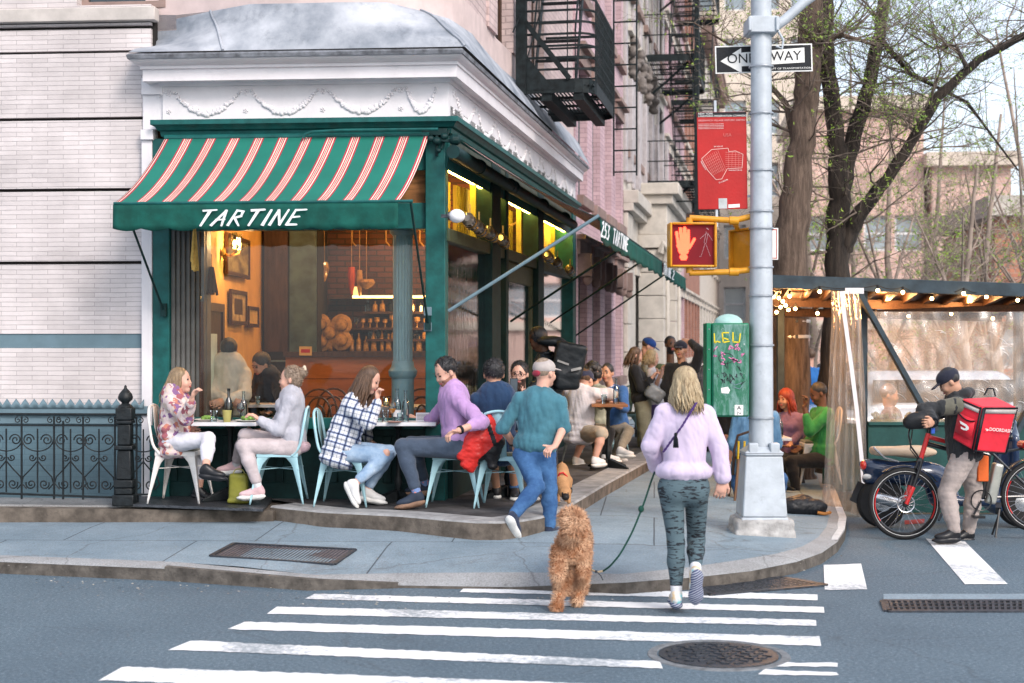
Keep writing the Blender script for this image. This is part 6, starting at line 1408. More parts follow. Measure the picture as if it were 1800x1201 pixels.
mb = MB(); ps = [P(x, y, 14.33)-SH.location for x, y in ((1479, 512), (1485, 560), (1496, 640), (1506, 720), (1514, 800), (1518, 850))]; mb.tube(ps[:1]+ps, .001, 4)
for a_, b_ in zip(ps, ps[1:]): mb.bar(a_, b_, .04, .004, up=(0, -1, 0))
mb.build('zip_strip', m_white, SH); mb = MB(); mb.box(hp(1476, 0).x, hp(1508, 0).x, -.25, -.24, hp(0, 518).z, hp(0, 508).z); mb.build('hanger_tape', m_white, SH)
m_bulb = emit('warm_bulb', (1, .56, .22), 22); bl = [(1388, 521, 14.7), (1441, 513, 14.5), (1543, 511, 14.45), (1587, 514, 14.5), (1638, 525, 14.7), (1694, 516, 14.5), (1734, 522, 14.6), (1789, 528, 14.8), (1360, 522, 15.2), (1369, 524, 15.3), (1372, 540, 15.6), (1381, 537, 15.5), (1365, 549, 15.8), (1398, 543, 15.6), (1437, 551, 15.8), (1557, 548, 16), (1597, 556, 16.2), (1672, 552, 16.1), (1745, 560, 16.3), (1790, 545, 16), (1376, 530, 15.4), (1386, 545, 15.7)]
SL = thing('string_lights', 'string of warm round bulbs under the shed roof', 'string lights', SH.location+Vector((0, 0, 2.2)))
for (px, py, Y) in bl:
 q = P(px, py, Y)-SL.location; mb = MB(); mb.ball(q, .019, 10, 8); b_ = mb.build('bulb', m_bulb, SL); mb = MB(); mb.lathe([(.012, .018), (.014, .05), (.006, .06)], q, 8); mb.build('socket', m_dark, SL)
mb = MB()
for a_, b_ in zip(bl[:8], bl[1:8]):
 A_, B_ = P(*a_)-SL.location+Vector((0, 0, .055)), P(*b_)-SL.location+Vector((0, 0, .055)); mb.tube([A_.lerp(B_, k/8)-Vector((0, 0, .03*4*k/8*(1-k/8))) for k in range(9)], .004, 4)
mb.build('cable', m_dark, SL)
for q in ((1400, 530, 15.3), (1560, 530, 15.5), (1700, 530, 15.5), (1375, 545, 16.2)): point('string_light_glow', P(*q), 40, (1, .5, .18), .08)
mb = MB(); mb.box(xx0+.1, x1s, .13, .3, wz-.1, wz+.05);
for k in range(160): x = random.uniform(xx0+.1, x1s); mb.ball((x, random.uniform(.12, .3), wz+.06+random.random()*.05), (.03, .02, .02), 5, 4, Matrix.Rotation(random.random()*3, 3, 'Y'))
mb.build('planter_strip', M_('mossy_planter', (.16, .17, .05), .8, var=.5, scale=20), SH)
def parked_car(name, label, x, y, rz, paint_, sc=1):
 t = thing(name, label, 'car', (x, y, 0), rz=rz)
 s_ = SDF().rbox((0, 0, .58), (2.15, .85, .27), rad=.18, k=.1).ell((1.3, 0, .62), (.9, .84, .27), k=.1).rbox((-.25, 0, 1.02), (1.15, .70, .36), rad=.3, k=.12)
 for sx in (-1.32, 1.32):
  for sy in (-.85, .85): s_.neg((sx, sy, .33), (.37, .3, .37))
 sdfobj(s_, 'body', paint_, t, .045, world=False)
 for nm, pts in (('windscreen', ((.72, -.6, .9), (1.05, -.62, .85))),): pass
 mb = MB(); mb.box(-1.25, .75, -.715, -.705, .95, 1.26).box(-1.25, .75, .705, .715, .95, 1.26); mb.build('side_window', m_dglass, t, bev=.0)
 mb = MB(); mb.add([(.78, -.55, 1.3), (.78, .55, 1.3), (1.05, .6, .95), (1.05, -.6, .95)], [(0, 1, 2, 3)]); mb.build('windscreen', m_dglass, t, solid=.01)
 for sx in (-1.32, 1.32):
  for sy in (-.78, .78):
   mb = MB(); mb.lathe([(.2, -.09), (.31, -.1), (.33, -.06), (.33, .06), (.31, .1), (.2, .09)], (sx, sy, .33), 24, (0, 1, 0)); w = mb.build('wheel', M_('tyre_rubber', (.015, .015, .016), .7, var=.2), t)
   mb = MB(); mb.lathe([(.05, -.1), (.19, -.085), (.19, .085), (.05, .1)], (sx, sy, .33), 14, (0, 1, 0)); mb.build('rim', m_band, w)
 for sy in (-.6, .6): mb = MB(); mb.ball((2.05, sy, .66), (.08, .16, .08), 10, 6); mb.build('headlight', m_signw, t); mb = MB(); mb.ball((-2.1, sy, .7), (.06, .15, .07), 10, 6); mb.build('taillight', m_signr, t)
 return t
parked_car('parked_car', 'pale blue sedan parked beyond the plastic walled shed', 5.6, 20.2, R(186), M_('pale_blue_car_paint', (.42, .5, .6), .25, coat=.8, bmp=0));
parked_car('parked_car', 'dark grey car farther along the side street', 7.0, 30, R(78), M_('dark_car_paint', (.05, .055, .065), .25, coat=.8, bmp=0))
# ---------------------------------------------------------------- trees
def bark(name, c1, c2):
 m, nt, b = newmat(name); MC[name] = m; co = coord(nt, (1, 1, .16)); a = N(nt, 'ShaderNodeTexNoise', i_Scale=16, i_Detail=9, i_Roughness=.7, i_Distortion=.4); nt.links.new(co, a.inputs[0])
 o = ramp(nt, a.outputs[0], [(.33, c1), (.62, c2)]); nt.links.new(o, b.inputs['Base Color']); b.inputs['Roughness'].default_value = .95; bump(nt, b, a.outputs[0], 1, .05); return m
m_bark = bark('brown_bark', (.045, .03, .022), (.17, .12, .09)); m_barkd = bark('dark_bark', (.012, .01, .009), (.06, .045, .035)); m_twig = M_('twig_bark', (.17, .135, .11), .9, var=.4, scale=10, bmp=0); m_twigl = M_('hazed_twig', (.30, .24, .20), .9, var=.3, scale=3, bmp=0); m_bud = M_('spring_leaf', (.26, .36, .05), .6, col2=(.10, .19, .03), scale=4, bmp=0)  # twigs of the distant trees brightened: haze put into their colour
def tree(name, label, limbs, mat, twigs=90, bud=900, seed=1, rmin=.003, tl=1.1, up=.25, tn=2, group=None, leafs=.022):
 g = random.Random(seed); base = Vector(limbs[0][0][:3]); t = thing(name, label, 'tree', base, group=group); tips = []
 def br(mb, p, d, L_, r, lev):
  pts = [p]; rs = [r]; n = 7
  for i in range(n):
   d = (d+Vector((g.gauss(0, .16), g.gauss(0, .16), g.gauss(0, .13)+up*.08))).normalized(); p = p+d*L_/n; pts.append(p); rs.append(max(rmin*.6, r*(1-(i+1)/n*.8)))
   if lev > 0 and g.random() < .62: br(mb, p, (d+Vector((g.gauss(0, .7), g.gauss(0, .7), g.gauss(.1, .6)))).normalized(), L_*g.uniform(.35, .65), max(rmin, rs[-1]*.65), lev-1)
   if lev <= 1: tips.append(p)
  mb.tube(pts, rs, 4 if lev < 2 else 6, cap=False)
 mbt = None
 for li, l in enumerate(limbs):
  P_ = [Vector(q[:3])-base for q in l]; rs = [q[3] for q in l]; pp = []; rr_ = []
  for i in range(len(P_)-1):
   for k in range(5):
    u = k/5; pp.append(P_[i].lerp(P_[i+1], u)+Vector((g.gauss(0, .012), g.gauss(0, .012), 0))*min(1, rs[i]*8)); rr_.append((rs[i]+(rs[i+1]-rs[i])*u)*g.uniform(.96, 1.05))
  pp.append(P_[-1]); rr_.append(rs[-1]); mb = MB(); mb.tube(pp, rr_, 16 if rs[0] > .08 else 8); mb.build('trunk' if li == 0 else 'limb', mat, t, smooth=80)
  mb = MB();
  for k in range(int(twigs*(.4 if li == 0 else 1))):
   i = g.randrange(len(pp)//3 if li == 0 else 2, len(pp)); p = pp[i]; a = g.uniform(0, 6.28); d = Vector((math.cos(a), math.sin(a)*.8, g.uniform(-.15, .9))).normalized(); br(mb, p, d, tl*g.uniform(.4, 1.2), min(rr_[i]*.4, .014), tn)
  if mb.v: mb.build('twigs', m_twig if group is None else m_twigl, t)
 mb = MB()
 for k in range(bud):
  p = g.choice(tips)+Vector((g.gauss(0, .02), g.gauss(0, .02), g.gauss(0, .02)))
  for _ in range(g.choice((1, 2, 3))):
   s_ = leafs*g.uniform(.5, 1.3); u = Vector((g.gauss(0, 1), g.gauss(0, 1), g.gauss(0, 1))).normalized(); w = u.orthogonal().normalized(); q = p+Vector((g.gauss(0, .015), g.gauss(0, .015), g.gauss(0, .015))); mb.add([q-u*s_, q+w*s_*.45, q+u*s_, q-w*s_*.45], [(0, 1, 2, 3)])
 mb.build('foliage', m_bud, t); return t
def lp(pts, Y0_, dY=0): return [(*P(x, y, Y0_+dY*i), r) for i, (x, y, r) in enumerate(pts)]
YA = 17.4
tree('street_tree', 'thick brown trunked street tree with pale metal bands behind the pole', [lp([(1385, 842, .36), (1388, 760, .25), (1388, 560, .24), (1389, 440, .21), (1402, 300, .17), (1416, 180, .155), (1422, 100, .15), (1430, -120, .13)], YA), lp([(1405, 270, .05), (1380, 180, .035), (1300, 90, .02), (1220, 40, .01)], YA, .4), lp([(1425, 100, .05), (1475, 60, .03), (1540, 80, .015)], YA, -.2)], m_bark, 34, 1500, 3, tl=1.1, rmin=.0022)
for py in (565, 592):
 q = P(1388, py, YA); t = thing('trunk_band', ['upper', 'lower'][py > 570]+' pale metal band round the thick tree trunk', 'band', q); mb = MB(); mb.lathe([(.25, -.02), (.255, 0), (.25, .02)], n=20, cap=False); mb.build('strap', M_('pale_metal_tape', (.55, .52, .5), .4, .3), t); mb = MB(); mb.box(.02, .05, -.27, -.25, -.02, .02); mb.build('buckle', m_cast, t)
YB = 18.2
tree('street_tree', 'dark trunked tree forking into three limbs beside the shed roof', [lp([(1466, 850, .25), (1462, 700, .18), (1466, 560, .16), (1472, 440, .16), (1474, 330, .14), (1470, 250, .11), (1456, 130, .1), (1448, -60, .08)], YB), lp([(1482, 330, .11), (1500, 240, .1), (1528, 150, .09), (1545, 60, .08), (1562, -60, .075)], YB, .1), lp([(1484, 440, .1), (1505, 385, .1), (1560, 315, .075), (1608, 240, .065), (1650, 170, .06), (1720, 105, .052), (1800, 62, .045), (1900, 30, .05)], YB, -.15), lp([(1560, 315, .04), (1620, 210, .02), (1655, 120, .015), (1640, 40, .01)], YB-.3, .3), lp([(1700, 120, .03), (1680, 80, .02), (1640, 85, .015), (1600, 60, .01)], YB-.8, .2), lp([(1540, 60, .04), (1600, 130, .03), (1700, 180, .02), (1790, 300, .01)], YB, .3)], m_barkd, 30, 4600, 5, tl=1.3, rmin=.0022)
for i, (px, Y, H, sd_, sp_) in enumerate(((1420, 26, 7.5, 11, 1.6), (1560, 25, 6.5, 12, 1.8), (1650, 30, 7, 13, 2.0), (1745, 23, 5.5, 14, 1.6), (1800, 28, 8, 15, 2), (1500, 34, 9, 16, 2), (1690, 21, 4.4, 17, 1.4), (1850, 24, 6, 18, 1.6))):
 X = (px-900)/F*Y; g = random.Random(sd_); lim = [[(X, Y, 0, .1), (X+.1, Y, H*.25, .08), (X+g.uniform(-.2, .2), Y, H*.5, .05), (X+g.uniform(-.5, .5), Y+.2, H, .02)]]
 for k in range(6): z_ = H*g.uniform(.12, .5); a = g.uniform(0, 6.28); lim.append([(X, Y, z_, .035), (X+sp_*.4*math.cos(a), Y+sp_*.4*math.sin(a), z_+H*.16, .022), (X+sp_*math.cos(a), Y+sp_*math.sin(a), z_+H*.4, .008)])
 tree('young_tree', ['slim bare tree behind the thick banded trunk', 'leafing shrubby tree just right of the forked dark tree', 'fine branched bare tree in front of the low brick block', 'bare bushy tree above the right part of the shed roof', 'tall thin bare tree at the right edge', 'tall faint bare tree in the middle distance', 'low twiggy bush behind the shed roof at right', 'bare tree at the far right edge behind the shed'][i], lim, m_twigl, 7, 700, sd_, .004, sp_*.75, .5, 2, 'bare young trees in the park behind the shed', .03)
mb = MB()
g = random.Random(4)
for k in range(2600):
 x = g.uniform(6.5, 24); y = 33+g.uniform(0, 3); z = abs(g.gauss(0, .9)); a = Vector((g.gauss(0, .5), g.gauss(0, .3), g.uniform(.2, 1))).normalized()*g.uniform(.2, .7); mb.bar((x, y, z), Vector((x, y, z))+a, .012)
tag(mb.build('park_thicket', m_twigl), 'tangle of bare brown brush at the park edge', kind='stuff')
# ---------------------------------------------------------------- electric bicycle
m_tyre = M_('tyre_rubber', (.015, .015, .016), .7, var=.2) if 'tyre_rubber' not in MC else MC['tyre_rubber']; m_alu = M_('bright_alloy', (.55, .56, .58), .25, .9, bmp=0); m_redp = M_('red_frame_paint', (.5, .02, .02), .3, coat=.5, bmp=0); m_bkp = M_('black_frame_paint', (.012, .012, .014), .3, coat=.5, bmp=0)
YBk = 12.72
EB = thing('electric_bicycle', 'black and red electric delivery bicycle standing by the shed', 'bicycle', (P(1700, 0, YBk).x, YBk, 0))
def bp(px, py, d=0): return P(px, py, YBk+d)-EB.location
def wheel(px, py, hub=.0):
 c = bp(px, py); Rw = 64*YBk/F; w = Empty = bpy.data.objects.new('wheel', None)
 mb = MB(); mb.tube(arc(c, Rw-.024, 0, 360, 48)[:-1], .024, 8, closed=True); w = mb.build('wheel', m_tyre, EB, smooth=80)
 mb = MB(); mb.tube(arc(c, Rw-.055, 0, 360, 48)[:-1], .012, 6, closed=True); mb.build('rim', m_bkp, w)
 mb = MB(); mb.tube(arc(c+Vector((0, -.026, 0)), Rw-.038, 0, 360, 48)[:-1], .0022, 4, closed=True); mb.build('reflective_line', m_signw, w)
 mb = MB(); mb.tube(arc(c+Vector((0, -.014, 0)), Rw-.056, 150, 215, 10), .006, 5); mb.tube(arc(c+Vector((0, -.014, 0)), Rw-.056, 330, 385, 10), .006, 5); mb.build('red_rim_decal', m_redp, w)
 mb = MB()
 for k in range(32):
  a = k*math.pi*2/32; a2 = a+(.55 if k % 2 else -.55); s_ = -.03 if k % 4 < 2 else .03; mb.tube([c+Vector((.04*math.cos(a2), s_, .04*math.sin(a2))), c+Vector(((Rw-.06)*math.cos(a), 0, (Rw-.06)*math.sin(a)))], .0017, 4)
 mb.build('spokes', m_alu, w)
 mb = MB(); mb.lathe([(.02, -.055), (.035, -.03), (.03, 0), (.035, .03), (.02, .055)], c, 14, (0, 1, 0)); mb.build('hub', m_bkp, w)
 mb = MB(); rr_ = .075
 for k in range(12):
  a = k*math.pi/6; mb.tube([c+Vector((.03*math.cos(a), -.045, .03*math.sin(a))), c+Vector((rr_*math.cos(a+.35), -.045, rr_*math.sin(a+.35)))], .004, 4)
 mb.tube(arc(c+Vector((0, -.045, 0)), rr_, 0, 360, 24)[:-1], .006, 5, closed=True); mb.build('disc_brake', m_alu, w); return c
cf = wheel(1590, 885); cr = wheel(1822, 872)
mb = MB(); hd_ = bp(1628, 790)
for s_ in (-.055, .055): mb.tube([cf+Vector((0, s_, 0)), bp(1603, 855)+Vector((0, s_, 0))], .018, 8)
mb.build('fork_lower', m_redp, EB)
mb = MB()
for s_ in (-.055, .055): mb.tube([bp(1603, 855)+Vector((0, s_, 0)), bp(1616, 815)+Vector((0, s_, 0)), bp(1618, 806)+Vector((0, s_, 0))], .015, 8)
mb.bar(bp(1617, 808, -.07), bp(1617, 808, .07), .035); mb.build('fork_upper', m_bkp, EB)
mb = MB(); mb.tube([bp(1618, 808), bp(1632, 762)], .022, 10); mb.build('head_tube', m_redp, EB); mb = MB(); mb.tube([bp(1632, 762), bp(1636, 738)], .015, 8); mb.tube([bp(1636, 738, -.1), bp(1633, 735, -.32)], .013, 8); mb.tube([bp(1636, 738, .1), bp(1640, 733, .32)], .013, 8); mb.tube([bp(1636, 738, -.1), bp(1636, 738, .1)], .013, 8); mb.build('handlebar', m_bkp, EB)
mb = MB(); mb.tube([bp(1630, 780), bp(1668, 790), bp(1720, 870)], [.02, .024, .024], 10); mb.build('down_tube', m_bkp, EB); mb = MB(); mb.tube([bp(1632, 768), bp(1662, 776)], .021, 8); mb.build('red_gusset', m_redp, EB)
mb = MB(); mb.tube([bp(1662, 776), bp(1740, 800)], .02, 8); mb.tube([bp(1745, 760), bp(1728, 875)], .02, 8); mb.tube([cr, bp(1726, 875)], .014, 8); mb.tube([cr, bp(1742, 795)], .012, 8); mb.build('frame', m_bkp, EB)
sd_ = SDF().rbox(bp(1747, 850), (.045, .05, .185), np.array(Matrix.Rotation(R(12), 3, 'Y').transposed()), rad=.02); sdfobj(sd_, 'battery', M_('silver_battery_case', (.36, .37, .34), .35, .5), EB, .01, world=False)
sd_ = SDF().rbox(bp(1752, 768), (.13, .07, .022), rad=.02).ell(bp(1735, 766), (.07, .045, .02), k=.03); sdfobj(sd_, 'saddle', m_bkp, EB, .01, world=False)
mb = MB(); mb.tube(arc(bp(1725, 880, -.06), .09, 0, 360, 24)[:-1], .006, 5, closed=True); mb.tube([bp(1725, 880, -.07), bp(1712, 905, -.08)], .01, 6); mb.box(bp(1712, 905).x-.05, bp(1712, 905).x+.05, -.16, -.08, bp(0, 906).z-.01, bp(0, 906).z+.012); mb.build('crank', m_bkp, EB)
mb = MB(); mb.tube([bp(1757, 895, -.05), bp(1750, 945, -.12)], .01, 6); mb.tube([bp(1759, 895, .05), bp(1744, 940, .12)], .01, 6); mb.bar(bp(1755, 888, -.06), bp(1755, 900, .06), .05); mb.build('kickstand', m_bkp, EB)
mb = MB(); Rw = 64*YBk/F; mb.sheet([[cr+Vector((math.cos(R(a))*(Rw+.02), y_, math.sin(R(a))*(Rw+.02))) for a in range(40, 175, 9)] for y_ in (-.04, 0, .04)]); mb.build('rear_mudguard', m_bkp, EB, solid=.004)
mb = MB(); mb.sheet([[cf+Vector((math.cos(R(a))*(Rw+.015), y_, math.sin(R(a))*(Rw+.015))) for a in range(35, 130, 9)] for y_ in (-.035, 0, .035)]); mb.build('front_mudguard', m_bkp, EB, solid=.004)
mb = MB(); mb.tube([bp(1757, 795), bp(1790, 790), bp(1840, 788)], .012, 6); mb.tube([bp(1820, 790), bp(1826, 872)], .008, 6); mb.build('rear_rack', m_bkp, EB)
sd_ = SDF().rbox(bp(1806, 782), (.07, .1, .035), rad=.03); sdfobj(sd_, 'red_tail_box', m_redp, EB, .012, world=False)
mb = MB(); mb.tube([bp(1600, 745, -.2), bp(1597, 765, -.22), bp(1601, 785, -.2), bp(1612, 800, -.1), bp(1617, 808, -.05)], .008, 5); mb.tube([bp(1605, 745, .1), bp(1600, 790, 0), bp(1617, 812, 0)], .006, 5); mb.build('brake_cable', m_bkp, EB)
sd_ = SDF().ell(bp(1622, 738, -.3), (.13, .09, .075), k=.05).cap(bp(1600, 742, -.3), bp(1640, 735, -.28), .065, .05, .04); sdfobj(sd_, 'hand_cover', M_('black_quilted_cover', (.012, .013, .015), .5, bmp=.6, bscale=20), EB, .01, wr=.006, world=False)
mb = MB(); mb.box(bp(1615, 0).x-.01, bp(1615, 0).x+.02, -.42, -.40, bp(0, 757).z, bp(0, 748).z); mb.build('blue_tag', M_('blue_tag', (.02, .08, .4), .5), EB)
mb = MB(); mb.box(-.05, .05, -.1, -.02, bp(0, 845).z, bp(0, 800).z); mb.xf(Matrix.Translation((bp(1722, 0).x, 0, 0))); mb.build('orange_pannier', M_('orange_bag', (.65, .12, .02), .6), EB, bev=.01)
# ---------------------------------------------------------------- scooter
m_navy = M_('navy_scooter_paint', (.008, .022, .06), .18, coat=1, bmp=0, var=.2); YM = 13.55
SC = thing('motor_scooter', 'navy blue motor scooter with a tan seat parked behind the bicycle', 'scooter', (P(1640, 0, YM).x, YM, 0))
def mp(px, py, d=0): return P(px, py, YM+d)-SC.location
s_ = SDF().ell(mp(1560, 828), (.28, .13, .10), np.array(Matrix.Rotation(R(14), 3, 'Y').transposed()), k=.08).ell(mp(1612, 832), (.30, .14, .12), k=.08).ell(mp(1532, 842), (.09, .09, .06), k=.06).rbox(mp(1690, 880), (.28, .14, .045), rad=.04, k=.08).ell(mp(1655, 860), (.15, .13, .16), k=.08).cap(mp(1750, 885), mp(1772, 770), .1, .1, .08).cap(mp(1772, 770), mp(1776, 745), .07, .06, .05).rbox(mp(1776, 800), (.04, .17, .2), rad=.04, k=.06)
sdfobj(s_, 'body', m_navy, SC, .016, world=False)
s_ = SDF().rbox(mp(1578, 793), (.25, .13, .04), rad=.035, k=.03).ell(mp(1610, 795), (.2, .13, .055), k=.05); sdfobj(s_, 'seat', M_('tan_leather_seat', (.47, .36, .26), .5, var=.08), SC, .012, world=False)
mb = MB(); mb.tube([mp(1535, 786, -.13), mp(1555, 805, -.145), mp(1580, 812, -.15)], .009, 6); mb.build('chrome_trim', m_alu, SC)
for px, py in ((1550, 893), (1795, 893)):
 c = mp(px, py); rw = .235; c.z = rw+.005
 mb = MB(); mb.lathe([(.13, -.06), (rw-.02, -.055), (rw, -.03), (rw, .03), (rw-.02, .055), (.13, .06)], c, 28, (0, 1, 0)); w = mb.build('wheel', m_tyre, SC); mb = MB(); mb.lathe([(.03, -.07), (.13, -.05), (.13, .05), (.03, .07)], c, 18, (0, 1, 0)); mb.build('rim', m_alu, w)
mb = MB(); mb.lathe([(.035, -.14), (.05, -.1), (.055, .1), (.03, .16)], mp(1562, 880, -.16), 16, (1, 0, -.25)); mb.build('exhaust', m_alu, SC, smooth=60)
s_ = SDF().ell(mp(1518, 818, -.02), (.035, .06, .045)); sdfobj(s_, 'tail_light', M_('red_lens', (.5, .02, .01), .15, coat=1, emis=.15, bmp=0), SC, .01, world=False)
s_ = SDF().ell(mp(1524, 838, -.08), (.045, .03, .028)); sdfobj(s_, 'indicator', M_('clear_lens', (.6, .58, .55), .15, coat=1, bmp=0), SC, .01, world=False)
mb = MB(); mb.bar(mp(1518, 850, 0), mp(1503, 884, 0), .12, .008, up=(0, -1, 0)); mb.bar(mp(1518, 845), mp(1540, 850), .03); mb.build('licence_plate_holder', m_bkp, SC)
mb = MB(); mb.tube([mp(1776, 745, -.25), mp(1778, 738, -.1), mp(1776, 742, 0), mp(1778, 738, .1), mp(1776, 745, .25)], .014, 8); mb.build('handlebar', m_bkp, SC)
mb = MB(); mb.tube([mp(1665, 885, -.05), mp(1650, 915, -.14)], .012, 6); mb.tube([mp(1665, 885, .05), mp(1650, 915, .14)], .012, 6); mb.build('centre_stand', m_cast, SC)
q = GW(1412, 905); t = thing('black_bag', 'black gathered bag lying on the pavement behind the pole', 'bag', q); s_ = SDF().ell((-.08, 0, .08), (.15, .1, .09), k=.05).ell((.1, .0, .07), (.13, .09, .08), k=.05).ell((0, .05, .13), (.1, .07, .06), k=.04); sdfobj(s_, 'bag_body', M_('black_nylon', (.012, .013, .016), .45, bmp=.5, bscale=20), t, .01, wr=.015, wsc=30, world=False)
mb = MB(); mb.tube([(.12, -.08, .03), (.18, -.1, .02), (.23, -.1, .03), (.24, -.1, .045)], .016, 8); mb.build('wooden_handle', M_('varnished_handle', (.5, .19, .04), .3), t)
# ---------------------------------------------------------------- people
def skinm(n, c):
 m = M_(n, c, .5, var=.06, scale=8, bmp=.05, spec=.4); b = m.node_tree.nodes['Principled BSDF']; b.inputs['Subsurface Weight'].default_value = .08; b.inputs['Subsurface Radius'].default_value = (.02, .008, .004); return m
sk_f = skinm('fair_skin', (.58, .33, .25)); sk_t = skinm('tan_skin', (.44, .24, .16)); sk_b = skinm('brown_skin', (.13, .06, .035))
m_eye = M_('eye_dark', (.03, .02, .018), .2, bmp=0); m_lip = M_('lips', (.42, .11, .10), .4, bmp=0)
def hairm(n, c1, c2, st=(60, 60, 5)):
 m, nt, b = newmat(n); co = coord(nt, st); a = N(nt, 'ShaderNodeTexNoise', i_Scale=1, i_Detail=6, i_Roughness=.7, i_Distortion=.8); nt.links.new(co, a.inputs[0]); o = ramp(nt, a.outputs[0], [(.3, c1), (.68, c2)]); nt.links.new(o, b.inputs['Base Color']); b.inputs['Roughness'].default_value = .42; bump(nt, b, a.outputs[0], .8, .012); return m
h_black = hairm('black_hair', (.006, .006, .008), (.035, .033, .035)); h_brown = hairm('brown_hair', (.035, .018, .01), (.15, .085, .05)); h_blond = hairm('blond_hair', (.16, .10, .045), (.52, .41, .25)); h_dblond = hairm('dark_blond_hair', (.10, .06, .03), (.33, .23, .13)); h_red = hairm('auburn_red_hair', (.12, .012, .004), (.4, .06, .02)); h_straw = hairm('grey_blond_hair', (.13, .09, .06), (.33, .25, .19))
def cloth(n, c, **k): k.setdefault('rough', .9); k.setdefault('var', .16); k.setdefault('scale', 7); k.setdefault('bmp', .7); k.setdefault('bscale', 20); k.setdefault('sheen', .15); return M_(n, c, **k)
def pattern(name, fn, rough=.9):
 m, nt, b = newmat(name); MC[name] = m; tc = nt.nodes.new('ShaderNodeTexCoord'); o = fn(nt, tc.outputs['Object']); nt.links.new(o, b.inputs['Base Color']); b.inputs['Roughness'].default_value = rough
 w = N(nt, 'ShaderNodeTexNoise', i_Scale=40, i_Detail=5); nt.links.new(tc.outputs['Object'], w.inputs[0]); bump(nt, b, w.outputs[0], .3, .008); return m
def f_floral(nt, co):
 v = N(nt, 'ShaderNodeTexVoronoi', i_Scale=24); nt.links.new(mixv(nt, co, 30, .06), v.inputs[0]); s = nt.nodes.new('ShaderNodeSeparateColor'); nt.links.new(v.outputs['Color'], s.inputs[0])
 return ramp(nt, s.outputs[0], [(0, (.52, .42, .42)), (.3, (.30, .09, .11)), (.45, (.55, .44, .38)), (.62, (.20, .10, .22)), (.76, (.45, .17, .12)), (.9, (.60, .52, .5))], 'CONSTANT')
def f_plaid(nt, co):
 mp = nt.nodes.new('ShaderNodeMapping'); mp.inputs['Rotation'].default_value = (R(8), R(-16), 0); nt.links.new(co, mp.inputs[0]); s = nt.nodes.new('ShaderNodeSeparateXYZ'); nt.links.new(mp.outputs[0], s.inputs[0]); out = None
 for ax, sc in ((0, 12.5), (2, 12.5)):
  a = N(nt, 'ShaderNodeMath', operation='MULTIPLY', i_1=sc); nt.links.new(s.outputs[ax], a.inputs[0]); f = N(nt, 'ShaderNodeMath', operation='FRACT'); nt.links.new(a.outputs[0], f.inputs[0])
  r = ramp(nt, f.outputs[0], [(0, (.02, .035, .12)), (.10, (.45, .52, .66)), (.20, (1, 1, 1)), (.52, (.3, .33, .4)), (.57, (1, 1, 1)), (.9, (.45, .52, .66))], 'CONSTANT'); out = r if out is None else mixc(nt, 1.0, out, r, 'MULTIPLY')
 return mixc(nt, 1.0, out, (.68, .68, .70), 'MULTIPLY')
def f_tiger(nt, co):
 mp = nt.nodes.new('ShaderNodeMapping'); mp.inputs['Scale'].default_value = (12, 12, 58); mp.inputs['Rotation'].default_value = (0, R(24), 0); nt.links.new(co, mp.inputs[0]); a = N(nt, 'ShaderNodeTexNoise', i_Scale=1, i_Detail=2, i_Distortion=1.2); nt.links.new(mp.outputs[0], a.inputs[0])
 return ramp(nt, a.outputs[0], [(.54, (.065, .105, .125)), (.58, (.008, .012, .018))])
def f_denim(c1, c2):
 def f(nt, co):
  a = N(nt, 'ShaderNodeTexNoise', i_Scale=6, i_Detail=8, i_Roughness=.7); nt.links.new(co, a.inputs[0]); return ramp(nt, a.outputs[0], [(.35, c1), (.65, c2)])
 return f
def lim(p, px, py, L, sg):
 o = Vector((0, 0, CH)); d = Vector(((px-900)/F, 1, -(py-HZ)/F)).normalized(); w = o-p; b = d.dot(w); c = w.dot(w)-L*L; D = b*b-c
 t = -b if D < 0 else -b+sg*math.sqrt(D); q = o+d*t
 if D < 0 and (q-p).length > L*1.12: q = p+(q-p).normalized()*L*1.12
 return q
def fur_coat(name, s, mat, parent, n, ln, grav=.5, h=.012, seed=1, w=.0035, curl=.3, skip=None):
 v, fs, tg = s.mesh(h); g = np.random.default_rng(seed); a, b, d = v[fs[:, 0]], v[fs[:, 1]], v[fs[:, 3]]; nn = np.cross(b-a, d-a); ar = np.linalg.norm(nn, axis=1); nn /= ar[:, None]+1e-9; cen = v[fs].mean(1)
 pr = ar/ar.sum(); idx = g.choice(len(fs), n, p=pr); mb = MB();
 for i in idx:
  p = Vector(v[fs[i, 0]]).lerp(Vector(v[fs[i, 2]]), g.random()); N_ = Vector(nn[i])
  if skip and skip(p): continue
  t_ = Vector(g.normal(size=3)); t_ = (t_-N_*t_.dot(N_)).normalized(); L_ = ln*g.uniform(.6, 1.2); dr = (N_*.8+t_*.6+Vector((0, 0, -grav))).normalized(); side = dr.cross(N_+t_*.3); side = side.normalized()*w if side.length > 1e-5 else t_*w
  p1 = p+dr*L_*.5; d2 = (dr+t_*curl+Vector((0, 0, -grav*.8))).normalized(); p2 = p1+d2*L_*.5; mb.add([p-side, p+side, p1+side*.8, p1-side*.8, p2], [(0, 1, 2, 3), (3, 2, 4)])
 me = bpy.data.meshes.new(name); Mi = parent.matrix_basis.inverted(); me.from_pydata([tuple(Mi @ Vector(q)) for q in mb.v], [], mb.f); me.materials.append(mat); me.polygons.foreach_set('use_smooth', [True]*len(mb.f))
 o = bpy.data.objects.new(name, me); C.objects.link(o); o.parent = parent; return o
class Fig: pass
